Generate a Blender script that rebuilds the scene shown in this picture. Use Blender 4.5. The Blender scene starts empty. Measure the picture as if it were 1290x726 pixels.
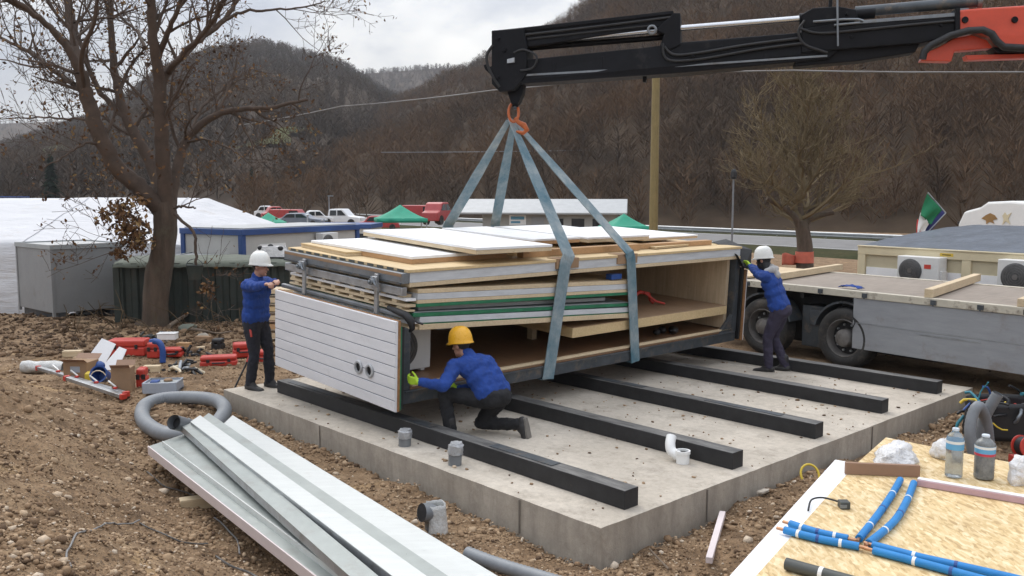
import bpy, bmesh, math, random
import numpy as np
from mathutils import Vector, Matrix, noise as mnoise
random.seed(7); RNG = np.random.default_rng(7)
SC = bpy.context.scene; COL = SC.collection
R = math.radians

# ---------------------------------------------------------------- camera
F = 1118.0; CX, CY = 645.0, 363.0; CAMH = 2.5; PITCH = math.atan(118 / F)
FW = Vector((0, math.cos(PITCH), -math.sin(PITCH))); UPV = Vector((0, math.sin(PITCH), math.cos(PITCH)))
CAM = Vector((0, 0, CAMH))
cd = bpy.data.cameras.new('camera'); cam = bpy.data.objects.new('camera', cd); COL.objects.link(cam)
cam.location = CAM; cam.rotation_euler = (math.pi / 2 - PITCH, 0, 0)
cd.sensor_width = 36; cd.lens = 36 * F / 1290; cd.clip_end = 8000; cd.clip_start = 0.05
SC.camera = cam
# survey helpers: a point of the photo at a known height z, or at a known distance Y
def ray(px, py): return FW + Vector((1, 0, 0)) * ((px - CX) / F) + UPV * ((CY - py) / F)
def G(px, py, z=0.0):
    d = ray(px, py); return CAM + d * ((z - CAMH) / d.z)
def AT(px, py, Y):
    d = ray(px, py); return CAM + d * (Y / d.y)
# slab frame
O = Vector((0.670, 6.465, 0)); U = Vector((0.676, -0.737, 0)).normalized(); V = Vector((-U.y, U.x, 0))
ROT_UV = math.atan2(U.y, U.x)
def UVP(u, v, z=0.0): return O + U * u + V * v + Vector((0, 0, z))

# ---------------------------------------------------------------- object helpers
WM = {}
def props(o, label=None, cat=None, group=None, kind=None):
    if label: o['label'] = label
    if cat: o['category'] = cat
    if group: o['group'] = group
    if kind or cat: o['kind'] = kind or 'thing'
    return o
def thing(name, label, cat, loc=(0, 0, 0), rotz=0.0, group=None, mw=None):
    o = bpy.data.objects.new(name, None); COL.objects.link(o)
    o.empty_display_size = .2
    if mw is None: mw = Matrix.Translation(Vector(loc)) @ Matrix.Rotation(rotz, 4, 'Z')
    o.matrix_basis = mw; WM[o.name] = mw
    return props(o, label, cat, group)
def copy_tree(o, parent=None):
    c = o.copy(); COL.objects.link(c); c.parent = parent
    for ch in list(o.children): copy_tree(ch, c)
    return c

def vnoise(x, y, s, seed=0): return mnoise.noise(Vector((x * s + seed * 13.7, y * s - seed * 7.1, seed * 3.3)))

class MB:
    def __init__(s): s.v = []; s.f = []; s.m = []; s.cur = 0; s.T = Matrix()
    def at(s, M): s.T = M; return s
    def mat(s, i): s.cur = i; return s
    def add(s, vs, fs):
        b = len(s.v); T = s.T
        s.v.extend([T @ Vector(p) for p in vs])
        s.f.extend([tuple(b + i for i in f) for f in fs]); s.m.extend([s.cur] * len(fs))
        return s
    def box(s, x0, x1, y0, y1, z0, z1, M=None):
        vs = [Vector(p) for p in ((x0, y0, z0), (x1, y0, z0), (x1, y1, z0), (x0, y1, z0), (x0, y0, z1), (x1, y0, z1), (x1, y1, z1), (x0, y1, z1))]
        if M: vs = [M @ p for p in vs]
        return s.add(vs, [(0, 3, 2, 1), (4, 5, 6, 7), (0, 1, 5, 4), (1, 2, 6, 5), (2, 3, 7, 6), (3, 0, 4, 7)])
    def beam(s, p0, p1, w, h, up=(0, 0, 1)):       # rectangular bar from p0 to p1 (centre line)
        p0, p1 = Vector(p0), Vector(p1); d = (p1 - p0).normalized(); u = Vector(up)
        a = d.cross(u).normalized(); b = a.cross(d).normalized()
        vs = []
        for p in (p0, p1):
            for sa, sb in ((-1, -1), (1, -1), (1, 1), (-1, 1)): vs.append(p + a * (w / 2 * sa) + b * (h / 2 * sb))
        return s.add(vs, [(0, 1, 2, 3), (7, 6, 5, 4), (0, 4, 5, 1), (1, 5, 6, 2), (2, 6, 7, 3), (3, 7, 4, 0)])
    def tube(s, pts, r, n=8, caps=True, closed=False):
        pts = [Vector(p) for p in pts]; k = len(pts)
        rs = [r] * k if not isinstance(r, (list, tuple)) else r
        ring = []; prev = None
        vs = []
        for i, p in enumerate(pts):
            if closed: d = pts[(i + 1) % k] - pts[i - 1]
            else: d = pts[min(i + 1, k - 1)] - pts[max(i - 1, 0)]
            if d.length < 1e-9: d = Vector((0, 0, 1))
            d.normalize()
            if prev is None:
                a = d.orthogonal().normalized()
            else:
                a = prev - d * prev.dot(d)
                a = a.normalized() if a.length > 1e-6 else d.orthogonal().normalized()
            prev = a; b = d.cross(a)
            for j in range(n):
                t = 2 * math.pi * j / n
                vs.append(p + (a * math.cos(t) + b * math.sin(t)) * rs[i])
        fs = []
        for i in range(k if closed else k - 1):
            i2 = (i + 1) % k
            for j in range(n):
                j2 = (j + 1) % n
                fs.append((i * n + j, i * n + j2, i2 * n + j2, i2 * n + j))
        if caps and not closed:
            fs.append(tuple(reversed(range(n)))); fs.append(tuple((k - 1) * n + j for j in range(n)))
        return s.add(vs, fs)
    def cyl(s, p0, p1, r0, r1=None, n=16, caps=True): return s.tube([p0, p1], [r0, r0 if r1 is None else r1], n, caps)
    def prism(s, poly, t):                          # poly: list of 3-D points in a plane, t: extrusion vector
        k = len(poly); t = Vector(t); poly = [Vector(p) for p in poly]
        vs = poly + [p + t for p in poly]
        fs = [tuple(reversed(range(k))), tuple(range(k, 2 * k))] + [(i, (i + 1) % k, k + (i + 1) % k, k + i) for i in range(k)]
        return s.add(vs, fs)
    def lathe(s, prof, n=24, M=None, cap=True):               # prof: (r, z)
        M = M or Matrix(); vs = []; fs = []; k = len(prof)
        for r, z in prof:
            for j in range(n):
                t = 2 * math.pi * j / n; vs.append(M @ Vector((r * math.cos(t), r * math.sin(t), z)))
        for i in range(k - 1):
            for j in range(n):
                j2 = (j + 1) % n; fs.append((i * n + j, i * n + j2, (i + 1) * n + j2, (i + 1) * n + j))
        if cap and prof[0][0] > 1e-5: fs.append(tuple(reversed(range(n))))
        if cap and prof[-1][0] > 1e-5: fs.append(tuple((k - 1) * n + j for j in range(n)))
        return s.add(vs, fs)
    def grid(s, fn, nu, nv):
        vs = [fn(i / nu, j / nv) for j in range(nv + 1) for i in range(nu + 1)]
        fs = [(j * (nu + 1) + i, j * (nu + 1) + i + 1, (j + 1) * (nu + 1) + i + 1, (j + 1) * (nu + 1) + i) for j in range(nv) for i in range(nu)]
        return s.add(vs, fs)
    def ball(s, c, r, n=12, sc=(1, 1, 1), M=None):
        c = Vector(c); h = n // 2; vs = []; fs = []
        Q = M or Matrix()
        for i in range(h + 1):
            ph = math.pi * i / h
            for j in range(n):
                t = 2 * math.pi * j / n
                p = Vector((r * sc[0] * math.sin(ph) * math.cos(t), r * sc[1] * math.sin(ph) * math.sin(t), -r * sc[2] * math.cos(ph)))
                vs.append(c + Q @ p)
        for i in range(h):
            for j in range(n):
                j2 = (j + 1) % n; fs.append((i * n + j, i * n + j2, (i + 1) * n + j2, (i + 1) * n + j))
        return s.add(vs, fs)
    def mesh(s, name, mats, L=None):
        me = bpy.data.meshes.new(name)
        vs = [L @ p for p in s.v] if L is not None else s.v
        me.from_pydata([tuple(p) for p in vs], [], s.f)
        mats = mats if isinstance(mats, (list, tuple)) else [mats]
        for m in mats: me.materials.append(m)
        me.polygons.foreach_set('material_index', s.m)
        bm = bmesh.new(); bm.from_mesh(me); bmesh.ops.remove_doubles(bm, verts=bm.verts, dist=1e-6)
        bmesh.ops.recalc_face_normals(bm, faces=bm.faces); bm.to_mesh(me); bm.free()
        return me
    def build(s, name, mats, parent=None, bevel=0, smooth=None, world=False, solid=0):
        L = None
        if world and parent is not None: L = WM[parent.name].inverted()
        me = s.mesh(name, mats, L)
        return link(name, me, parent, bevel, smooth, solid)
    def each(s, name, mats, parent=None, bevel=0, smooth=None, world=False, solid=0):
        """like build(), but every separate piece becomes an object of its own"""
        par = list(range(len(s.v)))
        def find(i):
            while par[i] != i: par[i] = par[par[i]]; i = par[i]
            return i
        for f in s.f:
            for i in f[1:]: par[find(i)] = find(f[0])
        grp = {}
        for k, f in enumerate(s.f): grp.setdefault(find(f[0]), []).append(k)
        out = []
        for ks in grp.values():
            q = MB(); ids = sorted({i for k in ks for i in s.f[k]}); mp_ = {i: j for j, i in enumerate(ids)}
            q.v = [s.v[i] for i in ids]; q.f = [tuple(mp_[i] for i in s.f[k]) for k in ks]; q.m = [s.m[k] for k in ks]
            out.append(q.build(name, mats, parent, bevel, smooth, world, solid))
        return out
    def solo(s, name, mats, label, cat, group=None, kind=None, bevel=0, smooth=None, solid=0, origin=None):
        if origin is None:
            n = len(s.v); origin = Vector((sum(p.x for p in s.v) / n, sum(p.y for p in s.v) / n, min(p.z for p in s.v)))
        me = s.mesh(name, mats, Matrix.Translation(-Vector(origin)))
        o = link(name, me, None, bevel, smooth, solid); o.location = origin; WM[o.name] = Matrix.Translation(Vector(origin))
        return props(o, label, cat, group, kind)

def link(name, me, parent=None, bevel=0, smooth=None, solid=0):
    o = bpy.data.objects.new(name, me); COL.objects.link(o)
    if smooth is not None:
        me.polygons.foreach_set('use_smooth', [True] * len(me.polygons))
        me.set_sharp_from_angle(angle=R(smooth))
    if solid:
        m = o.modifiers.new('solid', 'SOLIDIFY'); m.thickness = solid; m.offset = 0
    if bevel:
        m = o.modifiers.new('bevel', 'BEVEL'); m.width = bevel; m.segments = 2; m.limit_method = 'ANGLE'; m.angle_limit = R(35)
        m.harden_normals = False
    if parent is not None:
        o.parent = parent; WM[o.name] = WM[parent.name]
    return o

def np_mesh(name, verts, tris, mats, mi=None, smooth=False):
    """big meshes: verts (n,3) and tris (m,3) arrays"""
    me = bpy.data.meshes.new(name)
    nv, nf = len(verts), len(tris)
    me.vertices.add(nv); me.vertices.foreach_set('co', np.asarray(verts, np.float32).ravel())
    me.loops.add(nf * 3); me.loops.foreach_set('vertex_index', np.asarray(tris, np.int32).ravel())
    me.polygons.add(nf); me.polygons.foreach_set('loop_start', np.arange(0, nf * 3, 3, dtype=np.int32))
    me.polygons.foreach_set('loop_total', np.full(nf, 3, np.int32))
    for m in (mats if isinstance(mats, (list, tuple)) else [mats]): me.materials.append(m)
    if mi is not None: me.polygons.foreach_set('material_index', np.asarray(mi, np.int32))
    if smooth: me.polygons.foreach_set('use_smooth', np.ones(nf, bool))
    me.update(); me.validate()
    return me

# ---------------------------------------------------------------- materials
def nodes_of(m):
    m.use_nodes = True; nt = m.node_tree; nt.nodes.clear()
    return nt, nt.nodes, nt.links
class NB:
    def __init__(s, m):
        s.nt, s.n, s.l = nodes_of(m)
        s.out = s.n.new('ShaderNodeOutputMaterial'); s.b = s.n.new('ShaderNodeBsdfPrincipled')
        s.l.new(s.b.outputs[0], s.out.inputs[0]); s.tc = s.n.new('ShaderNodeTexCoord')
    def map(s, scale=(1, 1, 1), src='Object', rot=(0, 0, 0)):
        n = s.n.new('ShaderNodeMapping'); n.inputs['Scale'].default_value = scale; n.inputs['Rotation'].default_value = rot
        s.l.new(s.tc.outputs[src], n.inputs[0]); return n.outputs[0]
    def noise(s, vec, scale, detail=5, rough=.6, dist=0):
        n = s.n.new('ShaderNodeTexNoise'); n.inputs['Scale'].default_value = scale; n.inputs['Detail'].default_value = detail
        n.inputs['Roughness'].default_value = rough; n.inputs['Distortion'].default_value = dist
        s.l.new(vec, n.inputs['Vector']); return n.outputs['Fac']
    def voro(s, vec, scale, feature='F1', out='Distance'):
        n = s.n.new('ShaderNodeTexVoronoi'); n.inputs['Scale'].default_value = scale; n.feature = feature
        s.l.new(vec, n.inputs['Vector']); return n.outputs[out]
    def ramp(s, fac, stops):
        n = s.n.new('ShaderNodeValToRGB'); el = n.color_ramp.elements
        while len(el) < len(stops): el.new(.5)
        for e, (p, c) in zip(el, stops):
            e.position = p; e.color = (*c, 1) if not isinstance(c, (int, float)) else (c, c, c, 1)
        s.l.new(fac, n.inputs[0]); return n.outputs[0]
    def mix(s, fac, a, b, mode='MIX'):
        n = s.n.new('ShaderNodeMix'); n.data_type = 'RGBA'; n.blend_type = mode
        for i, x in ((0, fac), (6, a), (7, b)):
            if isinstance(x, (int, float)): n.inputs[i].default_value = x if i == 0 else (x, x, x, 1)
            elif isinstance(x, tuple): n.inputs[i].default_value = (*x, 1)
            else: s.l.new(x, n.inputs[i])
        return n.outputs[2]
    def math(s, op, a, b=0.0):
        n = s.n.new('ShaderNodeMath'); n.operation = op
        for i, x in ((0, a), (1, b)):
            if isinstance(x, (int, float)): n.inputs[i].default_value = x
            else: s.l.new(x, n.inputs[i])
        return n.outputs[0]
    def bump(s, h, strength=.3, dist=.02):
        n = s.n.new('ShaderNodeBump'); n.inputs['Strength'].default_value = strength; n.inputs['Distance'].default_value = dist
        s.l.new(h, n.inputs['Height']); s.l.new(n.outputs[0], s.b.inputs['Normal'])
    def set(s, col=None, rough=None, metal=None, spec=None):
        for k, x in (('Base Color', col), ('Roughness', rough), ('Metallic', metal), ('Specular IOR Level', spec)):
            if x is None: continue
            if isinstance(x, (int, float)): s.b.inputs[k].default_value = x
            elif isinstance(x, tuple): s.b.inputs[k].default_value = (*x, 1)
            else: s.l.new(x, s.b.inputs[k])

def sh(c, k): return tuple(min(1, x * k) for x in c)
def mat(name, col, rough=.6, metal=0, var=.18, vs=4, bump=.15, bs=40, bd=.005, col2=None, stretch=(1, 1, 1), dirt=None, dirt_s=3, dirt_lo=.52, spec=None):
    m = bpy.data.materials.new(name); b = NB(m)
    v = b.map(stretch)
    n1 = b.noise(v, vs, 6, .65)
    c = b.ramp(n1, [(.28, sh(col, 1 - var)), (.72, sh(col2, 1) if col2 else sh(col, 1 + var))])
    n2 = b.noise(v, vs * 7, 4, .6)
    c = b.mix(1, c, b.ramp(n2, [(.3, 1 - var * .5), (.7, 1.0)]), 'MULTIPLY')
    if dirt:
        d = b.ramp(b.noise(b.map(), dirt_s, 8, .7), [(dirt_lo, 0.0), (min(1, dirt_lo + .18), 1.0)])
        c = b.mix(d, c, dirt)
    r = b.ramp(n2, [(.2, max(.05, rough - .12)), (.8, min(1, rough + .1))])
    b.set(c, r, metal, spec)
    if bump: b.bump(b.noise(v, bs, 5, .6), bump, bd)
    return m
M = {}
def wood(name, c1, c2, st=(1, 14, 14), sc=3, rough=.65, bump=.2):
    m = bpy.data.materials.new(name); b = NB(m); v = b.map(st)
    g = b.noise(v, sc, 8, .65, .6)
    c = b.ramp(g, [(.3, c1), (.7, c2)])
    k = b.ramp(b.noise(b.map((1.5, 6, 6)), 5, 4), [(.62, 0.0), (.75, 1.0)])
    c = b.mix(b.math('MULTIPLY', k, .35), c, sh(c1, .55))
    c = b.mix(1, c, b.ramp(b.noise(b.map(), 2, 3), [(.3, .82), (.7, 1.0)]), 'MULTIPLY')
    b.set(c, rough); b.bump(g, bump, .004); return m

def limb(pts, r0, r1, n=7, sub=6, jit=.0, rng=random):
    """smooth tapered tube through pts; returns (points, radii)"""
    P = [Vector(p) for p in pts]; out = []; k = len(P)
    for i in range(k - 1):
        p0, p1, p2, p3 = P[max(i - 1, 0)], P[i], P[i + 1], P[min(i + 2, k - 1)]
        for s in range(sub):
            t = s / sub
            out.append(.5 * ((2 * p1) + (p2 - p0) * t + (2 * p0 - 5 * p1 + 4 * p2 - p3) * t * t + (3 * p1 - p0 - 3 * p2 + p3) * t ** 3))
    out.append(P[-1]); m = len(out)
    if jit:
        for i in range(1, m - 1): out[i] = out[i] + Vector((rng.uniform(-1, 1), rng.uniform(-1, 1), rng.uniform(-1, 1))) * jit
    return out, [r0 + (r1 - r0) * (i / (m - 1)) ** .8 for i in range(m)]
# ---------------------------------------------------------------- the materials
M['steel_dark'] = mat('dark_steel', (.07, .08, .09), .5, .3, .3, 5, .1, 60, dirt=(.16, .13, .10), dirt_s=6)
def beam_mat():
    m = bpy.data.materials.new('dusty_black_beam'); b = NB(m); v = b.map()
    c = b.ramp(b.noise(v, 6, 6, .65), [(.3, (.009, .009, .010)), (.7, (.024, .024, .026))])
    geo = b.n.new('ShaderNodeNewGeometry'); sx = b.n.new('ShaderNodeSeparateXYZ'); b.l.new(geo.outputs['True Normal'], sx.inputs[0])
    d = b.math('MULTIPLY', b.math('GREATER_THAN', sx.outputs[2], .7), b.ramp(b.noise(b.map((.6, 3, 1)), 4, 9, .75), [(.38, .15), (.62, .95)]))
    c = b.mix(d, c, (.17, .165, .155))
    d2 = b.ramp(b.noise(v, 7, 8, .75), [(.62, 0.0), (.74, .5)]); c = b.mix(d2, c, (.13, .105, .08))
    b.set(c, .6); b.bump(b.noise(v, 40, 5), .3, .004); return m
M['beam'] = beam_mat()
M['steel_grey'] = mat('grey_steel', (.22, .24, .26), .42, .5, .25, 6, .08, 60, dirt=(.12, .11, .10))
M['zinc'] = mat('zinc', (.42, .44, .46), .4, .7, .18, 7, .06, 70, dirt=(.22, .2, .18))
M['black_beam'] = mat('black_beam', (.014, .014, .016), .55, 0, .4, 6, .3, 50, bd=.004, dirt=(.10, .09, .08), dirt_s=4, dirt_lo=.6)
M['ply'] = wood('plywood', (.50, .36, .21), (.66, .52, .34))
M['ply_y'] = wood('yellow_plywood', (.55, .39, .19), (.70, .54, .31))
M['timber'] = wood('timber', (.55, .42, .26), (.70, .57, .38))
M['timber_o'] = wood('orange_timber', (.42, .24, .11), (.56, .34, .17))
M['shelf_brown'] = wood('shelf_brown', (.30, .19, .11), (.42, .28, .17))
M['brownboard'] = wood('brown_floor', (.20, .11, .06), (.31, .18, .10), rough=.4)
M['ply_v'] = wood('pale_wall_wood', (.50, .37, .23), (.68, .54, .37), st=(9, 9, .7), sc=2.2)
M['white_board'] = mat('white_board', (.80, .80, .80), .5, 0, .05, 3, .05, 30, dirt=(.58, .55, .52), dirt_s=2.5, dirt_lo=.62)
M['clap'] = mat('white_cladding', (.70, .69, .70), .55, 0, .07, 2, .06, 60, dirt=(.50, .48, .46), dirt_s=2, dirt_lo=.6, stretch=(1, 1, 3))
M['foam'] = mat('white_foam', (.82, .83, .84), .8, 0, .06, 6, .15, 90, dirt=(.6, .57, .52), dirt_s=4, dirt_lo=.63)
M['foil'] = mat('grey_white_side', (.56, .58, .60), .5, .1, .15, 3, .1, 30, stretch=(1, 1, 6))
M['green'] = mat('green_edge', (.018, .16, .075), .5, 0, .25, 5, .1, 60)
M['osb_edge'] = mat('board_edge', (.30, .15, .06), .8, 0, .3, 20, .3, 90)
M['black_rub'] = mat('black_rubber', (.016, .016, .017), .6, 0, .3, 6, .2, 50)
M['tyre'] = mat('tyre', (.026, .025, .024), .75, 0, .3, 5, .2, 60, dirt=(.10, .085, .07), dirt_s=3, dirt_lo=.5)
M['rim'] = mat('wheel_rim', (.17, .16, .15), .55, .3, .25, 8, .1, 60, dirt=(.05, .045, .04))
M['orange'] = mat('orange_steel', (.50, .12, .03), .5, .1, .25, 9, .1, 60, dirt=(.2, .08, .04))
M['crane_black'] = mat('crane_black', (.006, .0065, .009), .62, 0, .35, 4, .12, 50, dirt=(.035, .034, .032), dirt_s=2.5, dirt_lo=.6, spec=.22)
M['crane_red'] = mat('crane_red', (.62, .075, .035), .38, 0, .12, 3, .05, 50, dirt=(.25, .05, .03), dirt_s=3, dirt_lo=.66)
M['chrome'] = mat('rod_chrome', (.55, .56, .58), .2, .9, .1, 3, 0)
M['skirt'] = mat('trailer_skirt', (.31, .32, .335), .5, .15, .12, 2.2, .05, 20, stretch=(1, 1, 5), dirt=(.22, .19, .17), dirt_s=1.6, dirt_lo=.55)
M['deck_rail'] = mat('chipped_cream_rail', (.52, .48, .39), .6, 0, .12, 5, .15, 40, dirt=(.06, .03, .018), dirt_s=5, dirt_lo=.54)
M['deck'] = wood('trailer_deck', (.20, .165, .13), (.33, .275, .225), st=(12, 1, 12))
M['cream'] = mat('cream_panel', (.62, .54, .36), .5, 0, .06, 3, .05, 30, dirt=(.45, .38, .26), dirt_s=2.5, dirt_lo=.62)
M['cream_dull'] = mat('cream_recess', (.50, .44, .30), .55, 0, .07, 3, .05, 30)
M['ac_white'] = mat('ac_white', (.66, .66, .64), .45, 0, .05, 4, .03, 40)
M['fan'] = mat('fan_grille', (.10, .10, .10), .5, .2, .3, 20, .1, 40)
M['red_lbl'] = mat('red_label', (.55, .05, .03), .5)
M['yellow_lbl'] = mat('yellow_label', (.62, .42, .04), .5)
M['tile_roof'] = mat('blue_grey_membrane', (.075, .09, .115), .4, .05, .35, 2.4, .5, 7, bd=.05, stretch=(1, .35, 1), dirt=(.22, .25, .29), dirt_s=3.5, dirt_lo=.6)
M['paint_white'] = mat('white_paint', (.75, .75, .73), .35, 0, .05, 3, .02, 20, dirt=(.5, .46, .4), dirt_s=3, dirt_lo=.66)
M['glass'] = mat('dark_glass', (.02, .025, .03), .12, 0, .2, 3, 0)
M['gold'] = mat('emblem_gold', (.32, .18, .06), .5)
M['it_green'] = mat('flag_green', (.01, .17, .07), .8, bump=.2, bs=20); M['it_white'] = mat('flag_white', (.72, .7, .68), .8, bump=.2, bs=20)
M['it_red'] = mat('flag_red', (.52, .03, .03), .8, bump=.2, bs=20); M['eu_blue'] = mat('flag_blue', (.04, .045, .18), .8, bump=.2, bs=20)
M['pole_wood'] = wood('pole_wood', (.20, .15, .055), (.29, .22, .09), st=(10, 10, 1))
M['bark'] = mat('oak_bark', (.095, .066, .046), .9, 0, .45, 5, .9, 14, bd=.03, stretch=(1, 1, .25), dirt=(.10, .085, .055), dirt_s=3)
M['twig'] = mat('oak_twig', (.085, .058, .042), .9, 0, .3, 4, 0)
M['orange_net'] = mat('orange_net', (.52, .13, .08), .8, bump=.3, bs=60)
M['tarp'] = mat('white_tarp', (.59, .59, .60), .85, 0, .07, 1.2, .55, 3.2, bd=.12, stretch=(.4, 1, 2.2), dirt=(.50, .46, .42), dirt_s=1.2, dirt_lo=.60, spec=.2)
M['grey_cab'] = mat('grey_sheet', (.26, .265, .265), .5, .1, .08, 2, .04, 20, dirt=(.18, .16, .14), dirt_s=1.5, dirt_lo=.6)
M['grey_rim'] = mat('grey_rim', (.34, .36, .36), .45, .1, .1, 3, .04, 20)
M['green_skip'] = mat('dark_green_sheet', (.030, .040, .034), .6, .1, .3, 3, .1, 20, dirt=(.05, .04, .03), dirt_s=2)
M['canvas'] = mat('grey_green_canvas', (.13, .145, .115), .9, 0, .2, 4, .3, 10, bd=.03)
M['blue_frame'] = mat('blue_frame', (.025, .07, .22), .45, 0, .12, 3, .05, 30)
M['cabin_wall'] = mat('cabin_wall', (.47, .46, .43), .6, 0, .07, 2, .05, 20)
M['roof_grey'] = mat('roof_sheet', (.36, .37, .37), .5, .1, .1, 2, .1, 10)
M['sign_blue'] = mat('sign_blue', (.10, .28, .40), .5)
M['gazebo'] = mat('green_gazebo', (.015, .26, .16), .75, 0, .12, 3, .2, 8, bd=.02)
M['veh_red'] = mat('red_vehicle', (.36, .045, .045), .35, 0, .12, 4, 0)
M['veh_white'] = mat('white_vehicle', (.70, .71, .72), .35, 0, .06, 4, 0)
M['veh_grey'] = mat('grey_vehicle', (.16, .18, .22), .35, 0, .1, 4, 0)
M['rail'] = mat('guard_rail', (.40, .42, .43), .45, .5, .12, 2, .05, 20)
M['asphalt'] = mat('asphalt', (.17, .165, .16), .85, 0, .12, 1.2, .2, 60, dirt=(.12, .115, .11), dirt_s=.8)
M['road_line'] = mat('road_paint', (.6, .6, .57), .7)
M['cable'] = mat('cable_grey', (.19, .185, .18), .6, var=.1, bump=0); M['wire_dark'] = mat('wire_dark', (.09, .085, .08), .6, bump=0)
M['pylon'] = mat('pylon_steel', (.22, .225, .235), .6, .3, bump=0)
M['conduit'] = mat('grey_conduit', (.21, .225, .24), .5, 0, .15, 5, .1, 40, dirt=(.3, .26, .22), dirt_s=4, dirt_lo=.64)
M['pvc'] = mat('grey_pvc', (.17, .18, .19), .4, 0, .12, 5, .05, 30)
M['cond_dark'] = mat('conduit_inside', (.02, .02, .022), .6)
M['alum'] = mat('light_sheet_metal', (.60, .62, .60), .36, .15, .07, 2.5, .03, 20, stretch=(1, 6, 1), dirt=(.45, .44, .41), dirt_s=3, dirt_lo=.62)
M['alum_dk'] = mat('greenish_sheet_metal', (.36, .39, .37), .36, .25, .1, 2.5, .03, 20, dirt=(.28, .28, .26), dirt_s=3)
M['pink_edge'] = mat('pale_pink_film', (.68, .60, .59), .5, 0, .06, 4, .03, 20)
M['tape'] = mat('silver_tape', (.46, .47, .48), .35, .3, .25, 12, .6, 22, bd=.03)
M['film'] = mat('milky_film', (.55, .55, .53), .3, 0, .25, 9, .6, 14, bd=.04)
M['pvc_white'] = mat('white_pvc', (.78, .78, .76), .35, 0, .05, 4, .02, 20)
M['plbag'] = mat('white_plastic_bag', (.74, .73, .72), .35, 0, .15, 6, .9, 12, bd=.05)
M['card'] = mat('cardboard', (.30, .19, .11), .85, 0, .12, 4, .1, 40); M['card2'] = mat('brown_strip', (.28, .17, .11), .7, 0, .1, 4, .05, 30)
M['blue_pipe'] = mat('blue_insulation', (.015, .20, .50), .6, 0, .15, 8, .3, 60)
M['copper'] = mat('copper', (.52, .28, .16), .35, .8, .15, 8, .05, 30)
M['pink'] = mat('pink_profile', (.50, .33, .36), .5, 0, .08, 6, .05, 30)
M['plastic_dk'] = mat('dark_grey_plastic', (.06, .065, .06), .5, 0, .2, 6, .05, 30)
M['pet'] = mat('clear_plastic', (.52, .56, .58), .12, 0, .12, 14, .4, 16, bd=.01)
M['water_dk'] = mat('bottle_dark_plastic', (.20, .21, .21), .12, 0, .4, 16, .4, 16, bd=.01)  # darker plastic of the red-banded bottle
M['lbl_blue'] = mat('bottle_label_blue', (.12, .36, .58), .4, 0, .1, 10); M['lbl_red'] = mat('bottle_label_red', (.55, .05, .08), .4)
M['cap_blue'] = mat('bottle_cap', (.62, .68, .74), .4)
M['tool_red'] = mat('tool_red', (.50, .045, .03), .42, 0, .12, 7, .05, 30)
M['tool_blue'] = mat('tool_blue', (.02, .07, .26), .4, 0, .15, 7, .05, 30)
M['tool_black'] = mat('tool_black', (.016, .016, .018), .5, 0, .3, 7, .1, 30)
M['cream_pl'] = mat('cream_plastic', (.62, .53, .38), .5, 0, .08, 7)
M['yellow_pl'] = mat('yellow_plastic', (.62, .45, .04), .5, 0, .1, 7)
M['teal_pl'] = mat('teal_cable', (.03, .20, .26), .5); M['box_grey'] = mat('grey_plastic_box', (.34, .37, .42), .5, 0, .08, 6, .05, 30)
M['rope'] = mat('dull_branch', (.16, .12, .085), .9, 0, .3, 8, .3, 30)
M['jacket'] = mat('blue_fleece', (.013, .052, .25), .9, 0, .28, 6, .8, 14, bd=.02, stretch=(1, 1, .6))
M['trouser_dk'] = mat('navy_trousers', (.016, .017, .026), .85, 0, .3, 6, .5, 16, bd=.02)
M['trouser_pu'] = mat('plum_trousers', (.034, .028, .052), .85, 0, .3, 6, .5, 16, bd=.02)
M['trouser_bk'] = mat('black_trousers', (.012, .012, .014), .85, 0, .3, 6, .5, 16, bd=.02)
M['skin'] = mat('skin', (.42, .22, .15), .5, 0, .08, 12, .05, 60); M['hair'] = mat('dark_hair', (.018, .014, .012), .7, 0, .3, 30, .4, 60)
M['helmet_w'] = mat('white_helmet', (.74, .74, .70), .32, 0, .04, 4, 0); M['helmet_y'] = mat('yellow_helmet', (.74, .38, .02), .32, 0, .05, 4, 0)
M['glove'] = mat('lime_glove', (.38, .58, .03), .7, 0, .12, 10, .2, 40); M['boot'] = mat('black_boot', (.022, .02, .02), .6, 0, .3, 8, .1, 30)
M['sole'] = mat('boot_sole', (.17, .155, .135), .8, 0, .2, 10, .2, 40); M['grey_cloth'] = mat('grey_hood', (.44, .43, .42), .9, 0, .15, 8, .4, 20, bd=.02)
M['joint'] = mat('joint_grey', (.20, .175, .145), .9)
M['eye'] = mat('eye', (.03, .02, .015), .2, bump=0)

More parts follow.
